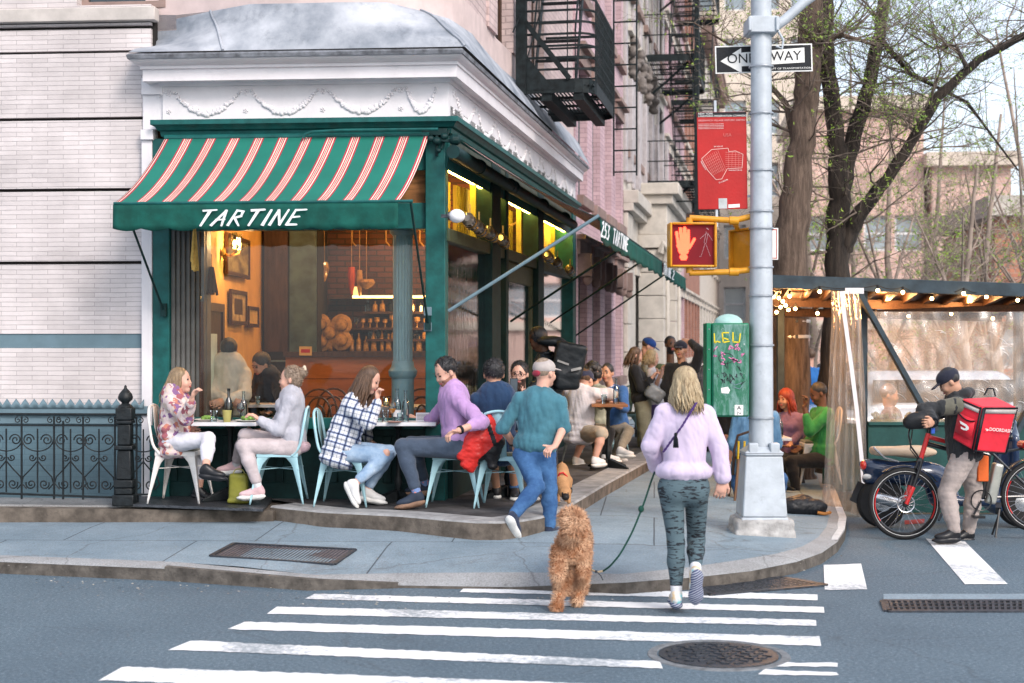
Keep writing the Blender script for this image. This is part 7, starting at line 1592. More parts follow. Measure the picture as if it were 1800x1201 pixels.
def person(label, k, pel, neck, yaw, head, arms, legs, skin, hair, top, bottom, shoes=None, fem=False, hh=.009, nsg=0, hyaw=None, beard=None, extra=None, hxy=None, shyaw=None, sit=False, hat=False, ls=1):
 """k body scale; pel (px,py,Y); neck (px,py); yaw 0 faces camera, 90 faces right, 180 away; head (yaw, pitch[, roll]); arms/legs {L,R: ((px,py,sg),(px,py,sg),...)}"""
 f = Fig(); pv = P(*pel); yw = R(yaw); F0 = Vector((math.sin(yw), -math.cos(yw), 0)); nk = lim(pv, neck[0], neck[1], .50*k, nsg)
 if len(neck) > 2: nk = P(*neck)
 u = (nk-pv).normalized(); l = Vector((-F0.y, F0.x, 0)); l = (l-u*l.dot(u)).normalized(); fw = l.cross(u)
 if fw.dot(F0) < 0: fw = -fw
 hw = R(yaw if hyaw is None else hyaw); HF = Vector((math.sin(hw), -math.cos(hw), 0)); HL = Vector((-HF.y, HF.x, 0))
 a, pt = R(head[0]), R(head[1]); hf = Vector((math.sin(a)*math.cos(pt), -math.cos(a)*math.cos(pt), -math.sin(pt))); hl = Vector((math.cos(a), math.sin(a), 0))
 hl = Vector((-hf.y, hf.x, 0)).normalized()
 if len(head) > 2: hl = (hl*math.cos(R(head[2]))+Vector((0, 0, 1))*math.sin(R(head[2]))).normalized(); hl = (hl-hf*hl.dot(hf)).normalized()
 hu = hf.cross(hl).normalized(); hu = hu if hu.z > 0 else -hu
 hc = nk+(u*.05+hu*.125)*k+hf*.02*k
 if hxy: hc = P(hxy[0], hxy[1], hc.y+(hxy[2] if len(hxy) > 2 else 0))
 A = [tuple(l), tuple(fw), tuple(u)]; H = [tuple(hl), tuple(hf), tuple(hu)]
 gz_ = pv.z; t = thing('person', label, 'person', (pv.x, pv.y, 0 if not sit else 0)); t.location.z = min([P(q[1][0], q[1][1], pv.y).z for q in legs.values()]+[pv.z-.4])-.08*k if legs else pv.z-.5
 s = SDF(); sw = (.168 if fem else .192)*k; cw, cd_ = (.135, .1) if fem else (.155, .112)
 s.ell(pv+u*.37*k, (cw*k, cd_*k, .17*k), A, k=.03).ell(pv+u*.18*k, ((.115 if fem else .135)*k, .092*k, .15*k), A, k=.04).ell(pv, ((.155 if fem else .145)*k, .105*k, .1*k), A, k=.04)
 sh = {};
 SL = l if shyaw is None else Vector((-(-math.cos(R(shyaw))), math.sin(R(shyaw)), 0))
 for sd, sg in (('L', 1), ('R', -1)):
  sh[sd] = nk-u*.055*k+SL*sg*(sw-.03*k); s.cap(nk-u*.04*k, sh[sd], .05*k, .05*k, .03)
 s.cap(nk-u*.05*k, hc-hu*.07*k-hf*.02*k, (.047 if fem else .056)*k, (.045 if fem else .053)*k, .02)
 def hp_(x, y, z): return hc+(hl*x+hf*y+hu*z)*k
 s.ell(hp_(0, -.012, .025), (.074*k, .094*k, .092*k), H, k=.02).ell(hp_(0, .022, -.03), (.060*k, .068*k, .075*k), H, k=.025).ell(hp_(0, .052, -.092), (.030*k, .028*k, .024*k), H, k=.02)
 s.cap(hp_(0, .080, .004), hp_(0, .093, -.028), .008*k, .0105*k, .008)
 for sg in (1, -1):
  s.neg(hp_(sg*.031, .098, .006), .0155*k, H, k=.012); s.ell(hp_(sg*.076, -.008, -.008), (.012*k, .019*k, .031*k), H, k=.006)
  s.ell(hp_(sg*.033, .060, -.035), (.026*k, .026*k, .026*k), H, k=.015)
 for sg in (1, -1):
  s.ell(hp_(sg*.031, .081, .006), (.0125*k, .008*k, .0075*k), H, k=.002, t=1); s.ell(hp_(sg*.033, .0865, .029), (.020*k, .006*k, .005*k), H, k=.003, t=3)
 s.ell(hp_(0, .087, -.062), (.023*k, .009*k, .0085*k), H, k=.004, t=2)
 f.el = {}; f.wr = {}; f.hd = {}
 for sd, q in arms.items():
  e = lim(sh[sd], q[0][0], q[0][1], .285*k, q[0][2]); w = lim(e, q[1][0], q[1][1], .25*k, q[1][2]); f.el[sd], f.wr[sd] = e, w
  s.cap(sh[sd], e, .048*k, .038*k, .02).cap(e, w, .039*k, .026*k, .015)
  hd = lim(w, q[2][0], q[2][1], .10*k, q[2][2] if len(q[2]) > 2 else 0)-w if len(q) > 2 else (w-e); hd.normalize(); f.hd[sd] = hd
  sg = 1 if sd == 'L' else -1; ac = hd.cross(fw if abs(hd.dot(fw)) < .8 else u).normalized(); pn = ac.cross(hd)
  B = [tuple(hd), tuple(ac), tuple(pn)]; s.ell(w+hd*.05*k, (.052*k, .040*k, .018*k), B, k=.012); curl = q[3] if len(q) > 3 else .5
  for i in range(4):
   b0 = w+(hd*.078+ac*(i-1.5)*.0195)*k; L1 = (.040, .046, .044, .036)[i]*k; d1 = (hd*math.cos(curl*.6)+pn*math.sin(curl*.6)+ac*(i-1.5)*.06).normalized(); m_ = b0+d1*L1; d2 = (hd*math.cos(curl*1.7)+pn*math.sin(curl*1.7)).normalized(); s.cap(b0, m_, .0098*k, .009*k, .004).cap(m_, m_+d2*L1*.85, .009*k, .0075*k, .003)
  b0 = w+(hd*.03-ac*.030*sg)*k; m_ = b0+(hd*.03-ac*.022*sg+pn*.012)*k; s.cap(b0, m_, .0125*k, .0105*k, .006).cap(m_, m_+(hd*.028-ac*.004*sg+pn*.012)*k, .0105*k, .0085*k, .004)
 f.kn = {}; f.an = {}; f.hip = {}; ft = {}
 for sd, sg in (('L', 1), ('R', -1)):
  if sd not in legs: continue
  q = legs[sd]; hip = pv+HL*sg*.085*k-u*.03*k; kn = lim(hip, q[0][0], q[0][1], .43*k*ls, q[0][2]); an = lim(kn, q[1][0], q[1][1], .40*k*ls, q[1][2]); f.hip[sd], f.kn[sd], f.an[sd] = hip, kn, an
  s.cap(hip, kn, .078*k, .05*k, .03).cap(kn, kn.lerp(an, .35), .05*k, .05*k, .02).cap(kn.lerp(an, .35), an, .05*k, .032*k, .02)
  fy = R(q[2]); fp_ = R(q[3] if len(q) > 3 else 0); fd = Vector((math.sin(fy)*math.cos(fp_), -math.cos(fy)*math.cos(fp_), -math.sin(fp_))); fu = (Vector((0, 0, 1))-fd*fd.z) if abs(fd.z) < .95 else (Vector((math.sin(fy), -math.cos(fy), 0))); fu.normalize()
  if abs(fd.z) >= .5: hz_ = Vector((math.sin(fy), -math.cos(fy), 0)); fu = (hz_*math.sin(fp_)+Vector((0, 0, 1))*math.cos(fp_)).normalized()
  fs_ = fd.cross(fu).normalized(); ft[sd] = (an, fd, fu, fs_); s.cap(an-fu*.02*k, an+fd*.10*k-fu*.05*k, .034*k, .028*k, .02)
 def paint(c, tg):
  if beard is None: return tg
  d = c-np.array(hc); x = d @ np.array(hl)/k; y = d @ np.array(hf)/k; z = d @ np.array(hu)/k
  m = (z < -.035+.25*np.maximum(0, .03-y)) & (z > -.135) & (y > -.01) & (np.abs(x) < .09) & ~((np.abs(x) < .028) & (z > -.072) & (z < -.05) & (y > .07)) & ~((y > .085) & (z > -.045))
  tg = tg.copy(); tg[m & (tg == 0)] = 4; return tg
 hm = hair[1] if hair else h_black
 f.body = sdfobj(s, 'body', [skin, m_eye, m_lip, hm, beard or hm], t, hh*.85, paint=paint)
 if top:
  tm, sl, hem = top[0], top[1], top[2]; g = .016*k; o = top[3] if len(top) > 3 else {}; lo = o.get('loose', 0)*k; c = SDF()
  c.ell(pv+u*.365*k, ((cw+.012)*k+g, cd_*k+g, .185*k+g*.3), A, k=.03).ell(pv+u*.2*k, ((.125 if fem else .142)*k+g+lo, .100*k+g+lo, .17*k), A, k=.05)
  for hz2 in np.linspace(.1, hem, 4) if hem < .1 else []: c.ell(pv+u*hz2*k, ((.158 if fem else .152)*k+g+lo, .112*k+g+lo, .07*k), A, k=.03)
  if o.get('fem', fem):
   for sg in (1, -1): c.ell(pv+(u*.35+l*sg*.06+fw*.085)*k, .06*k, k=.04)
  for sd in ('L', 'R'): c.cap(nk-u*.055*k, sh[sd], .052*k+g*.5, .056*k+g*.4, .03)
  c.cap(nk-u*.05*k, nk-u*.01*k, .058*k+g*.5, .058*k+g*.35, .01)
  for sd in f.el:
   e, w = f.el[sd], f.wr[sd]
   if sl <= 1: c.cap(sh[sd], sh[sd].lerp(e, sl), .056*k+g*.6, .05*k+g+lo*.4, .025)
   else: c.cap(sh[sd], e, .056*k+g*.6, .046*k+g*.7+lo*.4, .025).cap(e, e.lerp(w, sl-1), .046*k+g*.7+lo*.4, .033*k+g*.7+o.get('cuff', 0), .02)
  if hem < .05: c.neg(pv+u*(hem-.30)*k, (.42*k, .42*k, .25*k), A, k=.012)
  ob = sdfobj(c, o.get('name', 'shirt'), tm, t, hh, wr=o.get('wr', .006)*2.2*k, wsc=21, seed=int(pel[0]), aniso=o.get('an', (1.4, 1.4, .5)))
  if o.get('collar'):
   cs = SDF()
   for i in range(9):
    a1 = math.pi*2*(i-.5)/9
   ring = [nk+u*.012*k+(l*math.cos(a_)*.064+fw*math.sin(a_)*.064)*k for a_ in np.linspace(R(120), R(420), 10)]; cs.path([tuple(p) for p in ring], .016*k, k=.01)
   sdfobj(cs, 'collar', o['collar'], t, hh)
 if bottom:
  bm_, cut, slim = bottom[0], bottom[1], bottom[2]; c = SDF(); g = .014*k
  c.ell(pv, ((.157 if fem else .147)*k+g, .108*k+g, .105*k+g*.5), A, k=.04).ell(pv+u*.07*k, ((.13 if fem else .14)*k+g, .095*k+g, .06*k), A, k=.03)
  if fem and not sit:
   for sg in (1, -1): c.ell(pv+(l*sg*.065-fw*.045-u*.05)*k, .088*k, k=.05)
  for sd in f.kn:
   hp2, kn, an = f.hip[sd], f.kn[sd], f.an[sd]
   c.cap(hp2, kn if cut >= 1 else hp2.lerp(kn, cut), .084*k*slim+.006, .060*k*slim+(.01 if cut < 1 else 0), .03)
   if cut > 1: e_ = kn.lerp(an, cut-1); c.cap(kn, kn.lerp(an, .35), .060*k*slim, .059*k*slim, .02); c.cap(kn.lerp(an, .35), e_, .059*k*slim, (.040*k*slim+.004), .02)
  sdfobj(c, 'trousers' if cut > 1 else 'shorts', bm_, t, hh, wr=(bottom[3] if len(bottom) > 3 else .005)*1.7*k, wsc=24, seed=int(pel[0])+3, aniso=(.5, .5, 1))
 if shoes:
  for sd, (an, fd, fu, fs_) in ft.items():
   B = [tuple(fd), tuple(fs_), tuple(fu)]; c = SDF(); c.ell(an+(fd*.10-fu*.045)*k, (.085*k, .044*k, .033*k), B, k=.02).ell(an+(fd*.0-fu*.035)*k, (.055*k, .038*k, .05*k), B, k=.03).cap(an, an+(fd*.1-fu*.045)*k, .038*k, .03*k, .02)
   so2 = sdfobj(c, 'shoe', shoes[0], t, .008); c = SDF().ell(an+(fd*.135-fu*.076)*k, (.075*k, .05*k, .02*k), B, k=.03).ell(an+(fd*.005-fu*.076)*k, (.062*k, .038*k, .02*k), B, k=.03).cap(an+(fd*.0-fu*.076)*k, an+(fd*.13-fu*.076)*k, .02*k, .02*k, .05); sdfobj(c, 'sole', shoes[1], so2, .008, world=False) if 0 else None
   c2 = sdfobj(c, 'sole', shoes[1], t, .008)
   if len(shoes) > 2: c = SDF().cap(an-fu*.02*k, an.lerp(f.kn[sd], .22), .038*k, .040*k); sdfobj(c, 'sock', shoes[2], t, .009)
 if hair:
  st = hair[0]; c = SDF(); sk = hp_
  if st != 'bald':
   vol = 1.0+hair[2] if len(hair) > 2 else 1.0
   c.ell(sk(0, -.022, .038), (.081*k*vol, .094*k*vol, .090*k*vol), H, k=.02)
   if st in ('long', 'half', 'pony', 'bun', 'curly'): c.ell(sk(0, -.035, -.005), (.080*k*vol, .075*k*vol, .085*k*vol), H, k=.02)
   c.neg(sk(0, .115, -.028), (.066*k, .075*k, .082*k), H, k=.02)
   if st == 'short': c.neg(sk(0, .03, -.085), (.12*k, .13*k, .075*k), H, k=.02)
   if st == 'bun': c.ell(sk(0, -.115, .06), .042*k, k=.01).neg(sk(0, .01, -.115), (.12*k, .12*k, .06*k), H, k=.02)
   if st == 'curly':
    g = random.Random(4)
    for i in range(70):
     d = Vector((g.gauss(0, 1), g.gauss(-.4, 1), g.gauss(.2, 1))).normalized(); c.ell(sk(d.x*.095, -.03+d.y*.10, .01+d.z*.11), .028*k, k=.008)
   ob = sdfobj(c, 'hair', hm, t, hh*.9, wr=.0044, wsc=55, seed=3, aniso=(1, 1, .35))
   if hh < .0095 and st in ('short', 'bun') and not hat: fur_coat('hair_strands', c, hm, t, 1300, .017, .1, seed=3, w=.003, curl=.25, skip=lambda p: (p-hc).dot(hf) > .035*k and (p-hc).dot(hu) < .085*k)
  if st in ('long', 'half'):
   Ld = hair[3]*k; g = random.Random(int(pel[0])); mb = MB(); dn = hair[4] if len(hair) > 4 else Vector((0, 0, -1)); n_ = hair[5] if len(hair) > 5 else 110
   for i in range(n_):
    an_ = g.uniform(-2.35, 2.35) if st == 'long' else g.uniform(-2.2, 2.2); z_ = g.uniform(-.03, .07); rx, ry = .082, .095
    p0 = sk(rx*math.sin(an_)*math.sqrt(max(0, 1-(z_/.12)**2)), -.025-ry*math.cos(an_)*math.sqrt(max(0, 1-(z_/.12)**2)), z_); ln_ = Ld*g.uniform(.7, 1.05)+z_
    out = (p0-hc); out.z = 0; out = out.normalized()*.035*g.uniform(.2, 1.0); pts = []; ph = g.uniform(0, 6); wv = g.uniform(.004, .014)
    for j in range(9):
     v = j/8; q = p0+out*(math.sin(v*1.6))+dn*ln_*v+(hl*math.sin(v*7+ph)+hf*math.cos(v*6+ph))*wv*v*1.2-hf*.02*v; pts.append(q)
    r_ = g.uniform(.006, .011)*k; mb.tube(pts, [r_*.8, r_, r_*1.1, r_*1.1, r_, r_*.9, r_*.75, r_*.5, r_*.15], 5)
   mb.build('hair_locks', hm, t, world=True, smooth=80)
  if st == 'pony' or st == 'half':
   pass
 if extra: extra(f, t, hp_, H, k, dict(pv=pv, nk=nk, hc=hc, hl=hl, hf=hf, hu=hu, l=l, fw=fw, u=u, sh=sh))
 return f, t
def cap_hat(mat, brim=1, back=None, lift=0):
 def fn(f, t, hp_, H, k, d):
  c = SDF().ell(hp_(0, -.012, .045+lift), (.088*k, .106*k, .078*k), H, k=.01).neg(hp_(0, 0, -.045+lift), (.2*k, .2*k, .062*k), H, k=.006)
  sdfobj(c, 'cap', mat, t, .008)
  c = SDF()
  for i in range(7): a = R(-50+100*i/6); c.cap(hp_(.06*math.sin(a), .07+.01*math.cos(a), .035+lift), hp_(.065*math.sin(a), .10+.065*math.cos(a), .022+lift), .007*k, .006*k, .012)
  sdfobj(c, 'cap_brim', mat, t, .007)
  if back: c = SDF().ell(hp_(0, -.105, .0+lift), (.045*k, .018*k, .03*k), H); sdfobj(c, 'cap_strap', back, t, .007)
 return fn
def glasses(f, t, hp_, H, k, d):
 mb = MB()
 for sg in (1, -1):
  c = hp_(sg*.034, .104, .004); mb.tube([c+(d['hl']*math.cos(a)*.024+d['hu']*math.sin(a)*.02)*k for a in np.linspace(0, 6.28, 13)[:-1]], .0025, 4, closed=True); mb.bar(hp_(sg*.058, .1, .006), hp_(sg*.078, .0, .004), .004)
 mb.bar(hp_(-.01, .106, .006), hp_(.01, .106, .006), .004); mb.build('glasses', m_black, t, world=True)
def chain(*fs):
 def fn(*a):
  for q in fs: q(*a)
 return fn
def phone(px, py, Y, rz=0, w=.037, h=.075):
 q = P(px, py, Y); t = thing('phone', 'dark phone held up by the man with glasses at the table', 'phone', q); t.rotation_euler = (R(10), 0, R(rz)); c = SDF().rbox((0, 0, 0), (w, .005, h), rad=.005); sdfobj(c, 'case', m_black, t, .004, world=False); mb = MB(); mb.box(-w+.004, w-.004, -.0062, -.0055, -h+.006, h-.006); mb.build('screen', M_('phone_screen', (.08, .1, .12), .1), t); return t
wm = cloth('white_trousers', (.58, .57, .62)); wsole = M_('white_rubber', (.62, .62, .6), .6); bl_leather = M_('black_leather', (.012, .013, .016), .35); flor = pattern('floral_blouse', f_floral); plaid = pattern('plaid_flannel', f_plaid); tiger = pattern('tiger_leggings', f_tiger); denim = pattern('light_denim', f_denim((.16, .26, .40), (.34, .44, .56))); denimd = pattern('blue_denim', f_denim((.015, .06, .17), (.05, .14, .30)))
white_shoe = cloth('white_trainer', (.6, .6, .6), bmp=.1)
def watch(sd, mat=None):
 def fn(f, t, hp_, H, k, d):
  w = f.wr[sd]; e = f.el[sd]; ax = (w-e).normalized(); mb = MB(); mb.lathe([(.032*k, -.014), (.036*k, -.01), (.036*k, .01), (.032*k, .014)], w-ax*.02, 14, ax, cap=False); mb.build('wrist_band', mat or m_black, t, world=True)
 return fn
person('woman with long blond hair in a floral blouse and white trousers eating with her hand', .95, (308, 772, 12.6), (306, 694), 85, (82, -4), {'R': ((327, 736, -1), (337, 702, -1), (343, 684, -1), 1.0), 'L': ((318, 738, 1), (330, 755, -1), (340, 757, -1), .8)},
       {'R': ((366, 772, -1), (362, 822, -1), 92, 8), 'L': ((356, 782, 1), (350, 860, 1), 88, 18)}, sk_f, ('long', h_dblond, .0, .21, Vector((-.12, 0, -1)), 130), (flor, 1.82, -.12, dict(loose=.02, name='blouse', wr=.009)), (wm, 1.72, 1.08), (bl_leather, bl_leather), fem=True, hxy=(318, 669), sit=True)
lav = cloth('grey_lilac_knit', (.38, .38, .43), bmp=.6); pinkp = cloth('pale_pink_grey_trousers', (.45, .39, .40)); pshoe = cloth('pink_trainer', (.55, .38, .40))
def claw(f, t, hp_, H, k, d):
 c = SDF().ell(hp_(0, -.13, .085), (.02, .02, .045), H); sdfobj(c, 'hair_claw', M_('cream_hair_claw', (.6, .5, .38), .3), t, .007)
 c = SDF(); pv = d['pv']
 for i in range(5): c.ell(pv+Vector((.08-.05*i, -.06, -.02-.004*i)), (.09, .08, .05), k=.04)
 sdfobj(c, 'cardigan_skirt', cloth('mauve_cardigan', (.42, .30, .34)), t, .01, wr=.012, wsc=28)
person('woman with a blond bun in a grey sweater, facing left across the left table', .97, (514, 780, 12.6), (512, 693), 275, (272, 0), {'L': ((490, 756, -1), (457, 739, 0), (444, 729, 0), .9), 'R': ((484, 748, 1), (464, 755, 1), (452, 757), .6)},
       {'L': ((428, 784, -1), (455, 858, -1), 268, 4), 'R': ((432, 766, 1), (414, 815, 1), 270, 4)}, sk_f, ('bun', h_straw), (lav, 1.92, -.04, dict(name='sweater', wr=.007)), (pinkp, 1.82, 1.08), (pshoe, wsole, cloth('white_sock', (.6, .6, .62))), fem=True, hxy=(510, 667), extra=claw, sit=True)
def ripped(f, t, hp_, H, k, d):
 kn = f.kn['R']; c = SDF().ell(kn+Vector((.0, -.052, .018)), (.035, .018, .04)); sdfobj(c, 'knee_rip', sk_f, t, .008)
person('laughing woman with long brown hair in a blue and white plaid overshirt and ripped jeans', .97, (598, 788, 12.45), (624, 708), 82, (72, 24), {'R': ((648, 741, -1), (664, 706, 0), (662, 688, 0), 1.2), 'L': ((640, 748, 1), (648, 772, 1), (656, 778), .6)},
       {'R': ((680, 800, -1), (624, 850, -1), 75, 62), 'L': ((684, 794, 1), (645, 862, 1), 92, 12)}, sk_f, ('long', h_brown, .0, .30, Vector((-.25, 0, -1)), 170), (plaid, 1.9, -.12, dict(loose=.03, name='flannel_shirt', wr=.008, fem=True)), (denim, 1.85, 1.05), (white_shoe, wsole), fem=True, hxy=(650, 668), extra=chain(ripped, watch('R')), sit=True)
lil = cloth('lilac_shirt', (.38, .23, .44), bmp=.25); nvy = cloth('slate_trousers', (.045, .065, .10)); nshoe = M_('navy_suede', (.02, .03, .05), .7)
def fdots(nt, co):
 v = N(nt, 'ShaderNodeTexVoronoi', i_Scale=45); nt.links.new(co, v.inputs[0]); return ramp(nt, v.outputs['Distance'], [(.28, (.6, .2, .15)), (.32, (.14, .22, .42))], 'CONSTANT')
person('dark haired man in a lilac shirt and navy trousers looking down at the right table', 1.04, (806, 780, 12.35), (796, 692), 285, (305, 26), {'L': ((846, 742, -1), (806, 757, -1), (788, 763, -1), -.8), 'R': ((762, 737, 1), (738, 736, 1), (722, 734), .9)},
       {'L': ((706, 786, -1), (733, 868, -1), 272, 12), 'R': ((722, 782, 1), (748, 850, 1), 275, 5)}, sk_f, ('short', h_black), (lil, 1.45, -.06, dict(collar=lil, wr=.008, loose=.006)), (nvy, 1.82, 1.12), (nshoe, M_('brown_sole', (.2, .12, .08), .7), pattern('blue_patterned_sock', fdots)), hxy=(783, 655), extra=watch('L'), beard=M_('stubble', (.30, .16, .11), .7), sit=True)
t = thing('puffer_jacket', 'red and black puffer jacket hung over the chair behind the lilac shirt man', 'jacket', P(838, 800, 12.3)); c = SDF(); j = lambda px, py, d=0: P(px, py, 12.2+d)
for a, b, ra, rb in (((856, 738), (872, 775), .06, .08), ((835, 765), (820, 815), .06, .05), ((852, 770), (866, 818), .055, .045), ((850, 742), (838, 795), .05, .075), ((838, 795), (828, 824), .07, .04), ((850, 742), (868, 790), .045, .06), ((832, 775), (812, 800), .06, .05), ((868, 790), (872, 800), .05, .04), ((845, 765), (828, 780), .07, .07)): c.cap(j(*a), j(*b), ra, rb, .03)
def jp_(cc, tg): tg = np.zeros_like(tg); X = (cc[:, 0]/cc[:, 1])*F+900; Zp = HZ-(cc[:, 2]-CH)/cc[:, 1]*F; tg[(Zp > 800-(X-850)*.9) & (X > 840)] = 1; tg[(np.abs(X-(856+(Zp-740)*.35)) < 4) & (Zp < 795)] = 1; return tg
puff = M_('red_puffer', (.58, .03, .025), .35, var=.2, scale=9, bmp=.8, bscale=9); sdfobj(c, 'shell', [puff, M_('black_lining', (.012, .012, .014), .4)], t, .009, wr=.016, wsc=30, aniso=(.5, .5, 1.3), paint=jp_)
navt = cloth('navy_tee', (.012, .035, .085)); blk = cloth('black_cloth', (.012, .013, .016)); trainer = M_('black_trainer', (.02, .02, .022), .5, dirt=.4)
person('black haired man in a navy tee shirt seated with his back to the camera', 1.06, (872, 786, 12.45), (872, 694), 190, (188, 6), {'L': ((846, 748, 1), (862, 742, 1), (870, 738)), 'R': ((905, 752, 1), (905, 740, 1), (900, 735))},
       {'L': ((862, 796, 1), (873, 858, 1), 185, 0), 'R': ((902, 796, 1), (905, 862, 1), 175, 0)}, sk_t, ('short', h_black, .06), (navt, .8, -.1, dict(loose=.01)), (cloth('charcoal_shorts', (.05, .05, .06)), .95, 1.2), (trainer, wsole), hxy=(868, 658), sit=True)
person('bearded man with glasses filming with a phone across the wooden table', 1.0, (915, 785, 13.55), (915, 697), 350, (350, 4), {'L': ((938, 735, -1), (920, 700, -1), (912, 690, -1), .9), 'R': ((893, 735, -1), (900, 702, -1), (900, 690, -1), .9)},
       {'L': ((935, 800, -1), (935, 860, 0), 10, 0), 'R': ((905, 800, -1), (905, 860, 0), 0, 0)}, sk_f, ('short', h_black), (cloth('dark_grey_tee', (.06, .065, .08)), 1.3, -.05), (denimd, 1.9, 1.1), (trainer, wsole), hxy=(913, 658), beard=M_('dark_beard', (.045, .025, .02), .8), extra=glasses, sit=True)
phone(903, 679, 13.0, 12)
teal = cloth('teal_tee', (.045, .145, .19), bmp=.3)
def f_capm(nt, co):
 a = N(nt, 'ShaderNodeTexNoise', i_Scale=9, i_Detail=4); nt.links.new(co, a.inputs[0]); return ramp(nt, a.outputs[0], [(.4, (.33, .29, .28)), (.7, (.42, .38, .36))])
person('man in a teal tee, blue jeans and faded cap walking past the tables', 1.0, (940, 793, 11.85), (950, 694), 170, (135, 0), {'L': ((884, 752, 0), (902, 780, 1), (916, 788, 1), .7), 'R': ((990, 752, 0), (976, 784, -1), (963, 790, -1), -.8)},
       {'L': ((943, 855, -1), (904, 905, -1), 150, 54), 'R': ((966, 860, 0), (966, 926, 0), 148, 2)}, sk_f, ('short', h_straw), (teal, 1.06, .03, dict(wr=.008, loose=.008)), (denimd, 1.96, 1.10, .007), (cloth('navy_trainer', (.02, .03, .06)), wsole), hxy=(958, 656), hat=True, ls=.84, extra=chain(cap_hat(pattern('faded_cap', f_capm), back=cloth('dark_red_band', (.25, .02, .04))), watch('L', M_('brown_strap', (.05, .03, .02), .6))))
whit = cloth('white_tee', (.55, .52, .55)); khaki = cloth('khaki_shorts', (.34, .29, .23)); navcap = cloth('navy_cap_cloth', (.025, .03, .06))
person('man in a white tee and navy cap seated back to camera on the steel chair', 1.0, (1017, 758, 16.35), (1022, 682), 150, (140, 12), {'L': ((992, 715, 1), (1008, 712, 1)), 'R': ((1082, 694, 1), (1060, 704, 1), (1050, 706))},
       {'L': ((1028, 764, 1), (1012, 806, 0), 150, 0), 'R': ((1058, 762, -1), (1046, 806, 0), 140, 0)}, sk_f, ('short', h_brown), (whit, .75, -.1, dict(loose=.02)), (khaki, .95, 1.2), (white_shoe, wsole), hh=.011, hxy=(1030, 668), extra=cap_hat(navcap), sit=True)
person('person with curly black hair in a grey green top at the far terrace table', .97, (1052, 755, 17.2), (1048, 680), 120, (110, 0), {'L': ((1040, 715, 1), (1056, 706, 0)), 'R': ((1056, 712, -1), (1066, 704, -1))},
       {'L': ((1070, 760, 1), (1066, 800, 0), 100, 0), 'R': ((1072, 760, -1), (1064, 800, 0), 100, 0)}, sk_t, ('curly', h_black), (cloth('sage_top', (.26, .28, .23)), 1.8, -.05), (blk, 1.95, 1.0), (white_shoe, wsole), fem=True, hh=.012, hxy=(1047, 654), sit=True)
person('smiling dark haired man in a blue shirt and khaki trousers facing the camera', .98, (1085, 752, 17.7), (1076, 682), 320, (335, 2), {'L': ((1098, 718, -1), (1080, 712, -1), (1074, 710)), 'R': ((1062, 716, -1), (1068, 708, -1))},
       {'L': ((1105, 758, -1), (1090, 790, -1), 60, 0), 'R': ((1096, 762, -1), (1080, 802, 0), 60, 0)}, sk_t, ('short', h_black), (cloth('blue_shirt', (.03, .10, .28)), 1.3, -.05, dict(collar=whit)), (cloth('khaki_trousers', (.20, .18, .14)), 1.9, 1.1), (white_shoe, wsole), hh=.011, hxy=(1067, 656), sit=True)
def headphones(f, t, hp_, H, k, d):
 mb = MB(); mb.tube([hp_(.09*math.cos(a), -.01, .03+.1*math.sin(a)) for a in np.linspace(0, math.pi, 12)], .009, 6)
 for sg in (1, -1): mb.lathe([(.03, -.012), (.034, 0), (.03, .014)], hp_(sg*.088, -.005, -.0), 14, d['hl'])
 mb.build('headphones', m_black, t, world=True, smooth=60)
m_puffb = M_('black_puffer', (.014, .018, .024), .35, var=.3, scale=12, bmp=.6, bscale=12)
person('courier in a black puffer jacket and headphones standing by the shop door', 1.0, (962, 718, 14.7), (960, 622), 250, (255, 26), {'L': ((952, 668, -1), (930, 690, -1)), 'R': ((960, 665, 1), (940, 690, 1))},
       {'L': ((960, 790, 0), (962, 850, 0), 250, 0), 'R': ((968, 790, 0), (972, 850, 0), 250, 0)}, sk_b, ('short', h_black, .05), (m_puffb, 1.95, -.08, dict(loose=.04, wr=.012, name='puffer_jacket', an=(.3, .3, 2), collar=m_puffb)), (blk, 1.95, 1.1), (trainer, wsole), hh=.011, hxy=(946, 597), extra=headphones)
m_nyl = M_('black_nylon_bag', (.014, .017, .02), .4, var=.3, scale=10, bmp=.5, bscale=15); t = thing('delivery_backpack', 'bulky black delivery backpack on the courier by the door', 'backpack', P(1000, 690, 14.65))
c = SDF().rbox(P(1000, 632, 14.65), (.16, .19, .17), np.array(Matrix.Rotation(R(12), 3, 'Y').transposed()), rad=.04, k=.02).rbox(P(996, 668, 14.6), (.13, .16, .10), rad=.05, k=.04).ell(P(968, 600, 14.6), (.15, .1, .055), k=.03); sdfobj(c, 'bag_body', m_nyl, t, .012, wr=.008, wsc=22)
mb = MB(); mb.bar(P(980, 634, 14.44), P(1000, 641, 14.44), .02, .004, up=(0, 1, 0)); mb.bar(P(1004, 651, 14.42), P(1022, 647, 14.42), .025, .004, up=(0, 1, 0)); mb.build('reflective_strip', M_('reflective_tape', (.4, .38, .36), .4), t, world=True)
olive = cloth('olive_cargo', (.21, .21, .155)); gsw = cloth('grey_sweater', (.26, .25, .22))
person('woman in a black cardigan and olive cargo trousers looking at her phone', .94, (1130, 706, 19.4), (1114, 643), 85, (92, 12), {'R': ((1126, 682, -1), (1146, 664, 0), (1152, 656), 1.0), 'L': ((1132, 680, 1), (1150, 662, 1), (1155, 656), 1.0)},
       {'R': ((1133, 757, 0), (1140, 806, 0), 80, 0), 'L': ((1130, 757, 1), (1128, 802, 1), 80, 0)}, sk_f, ('long', h_brown, .0, .2, Vector((-.15, 0, -1)), 70), (blk, 1.8, .02, dict(loose=.02, name='cardigan')), (olive, 1.95, 1.35), (blk, wsole), fem=True, hh=.012, hxy=(1118, 625))
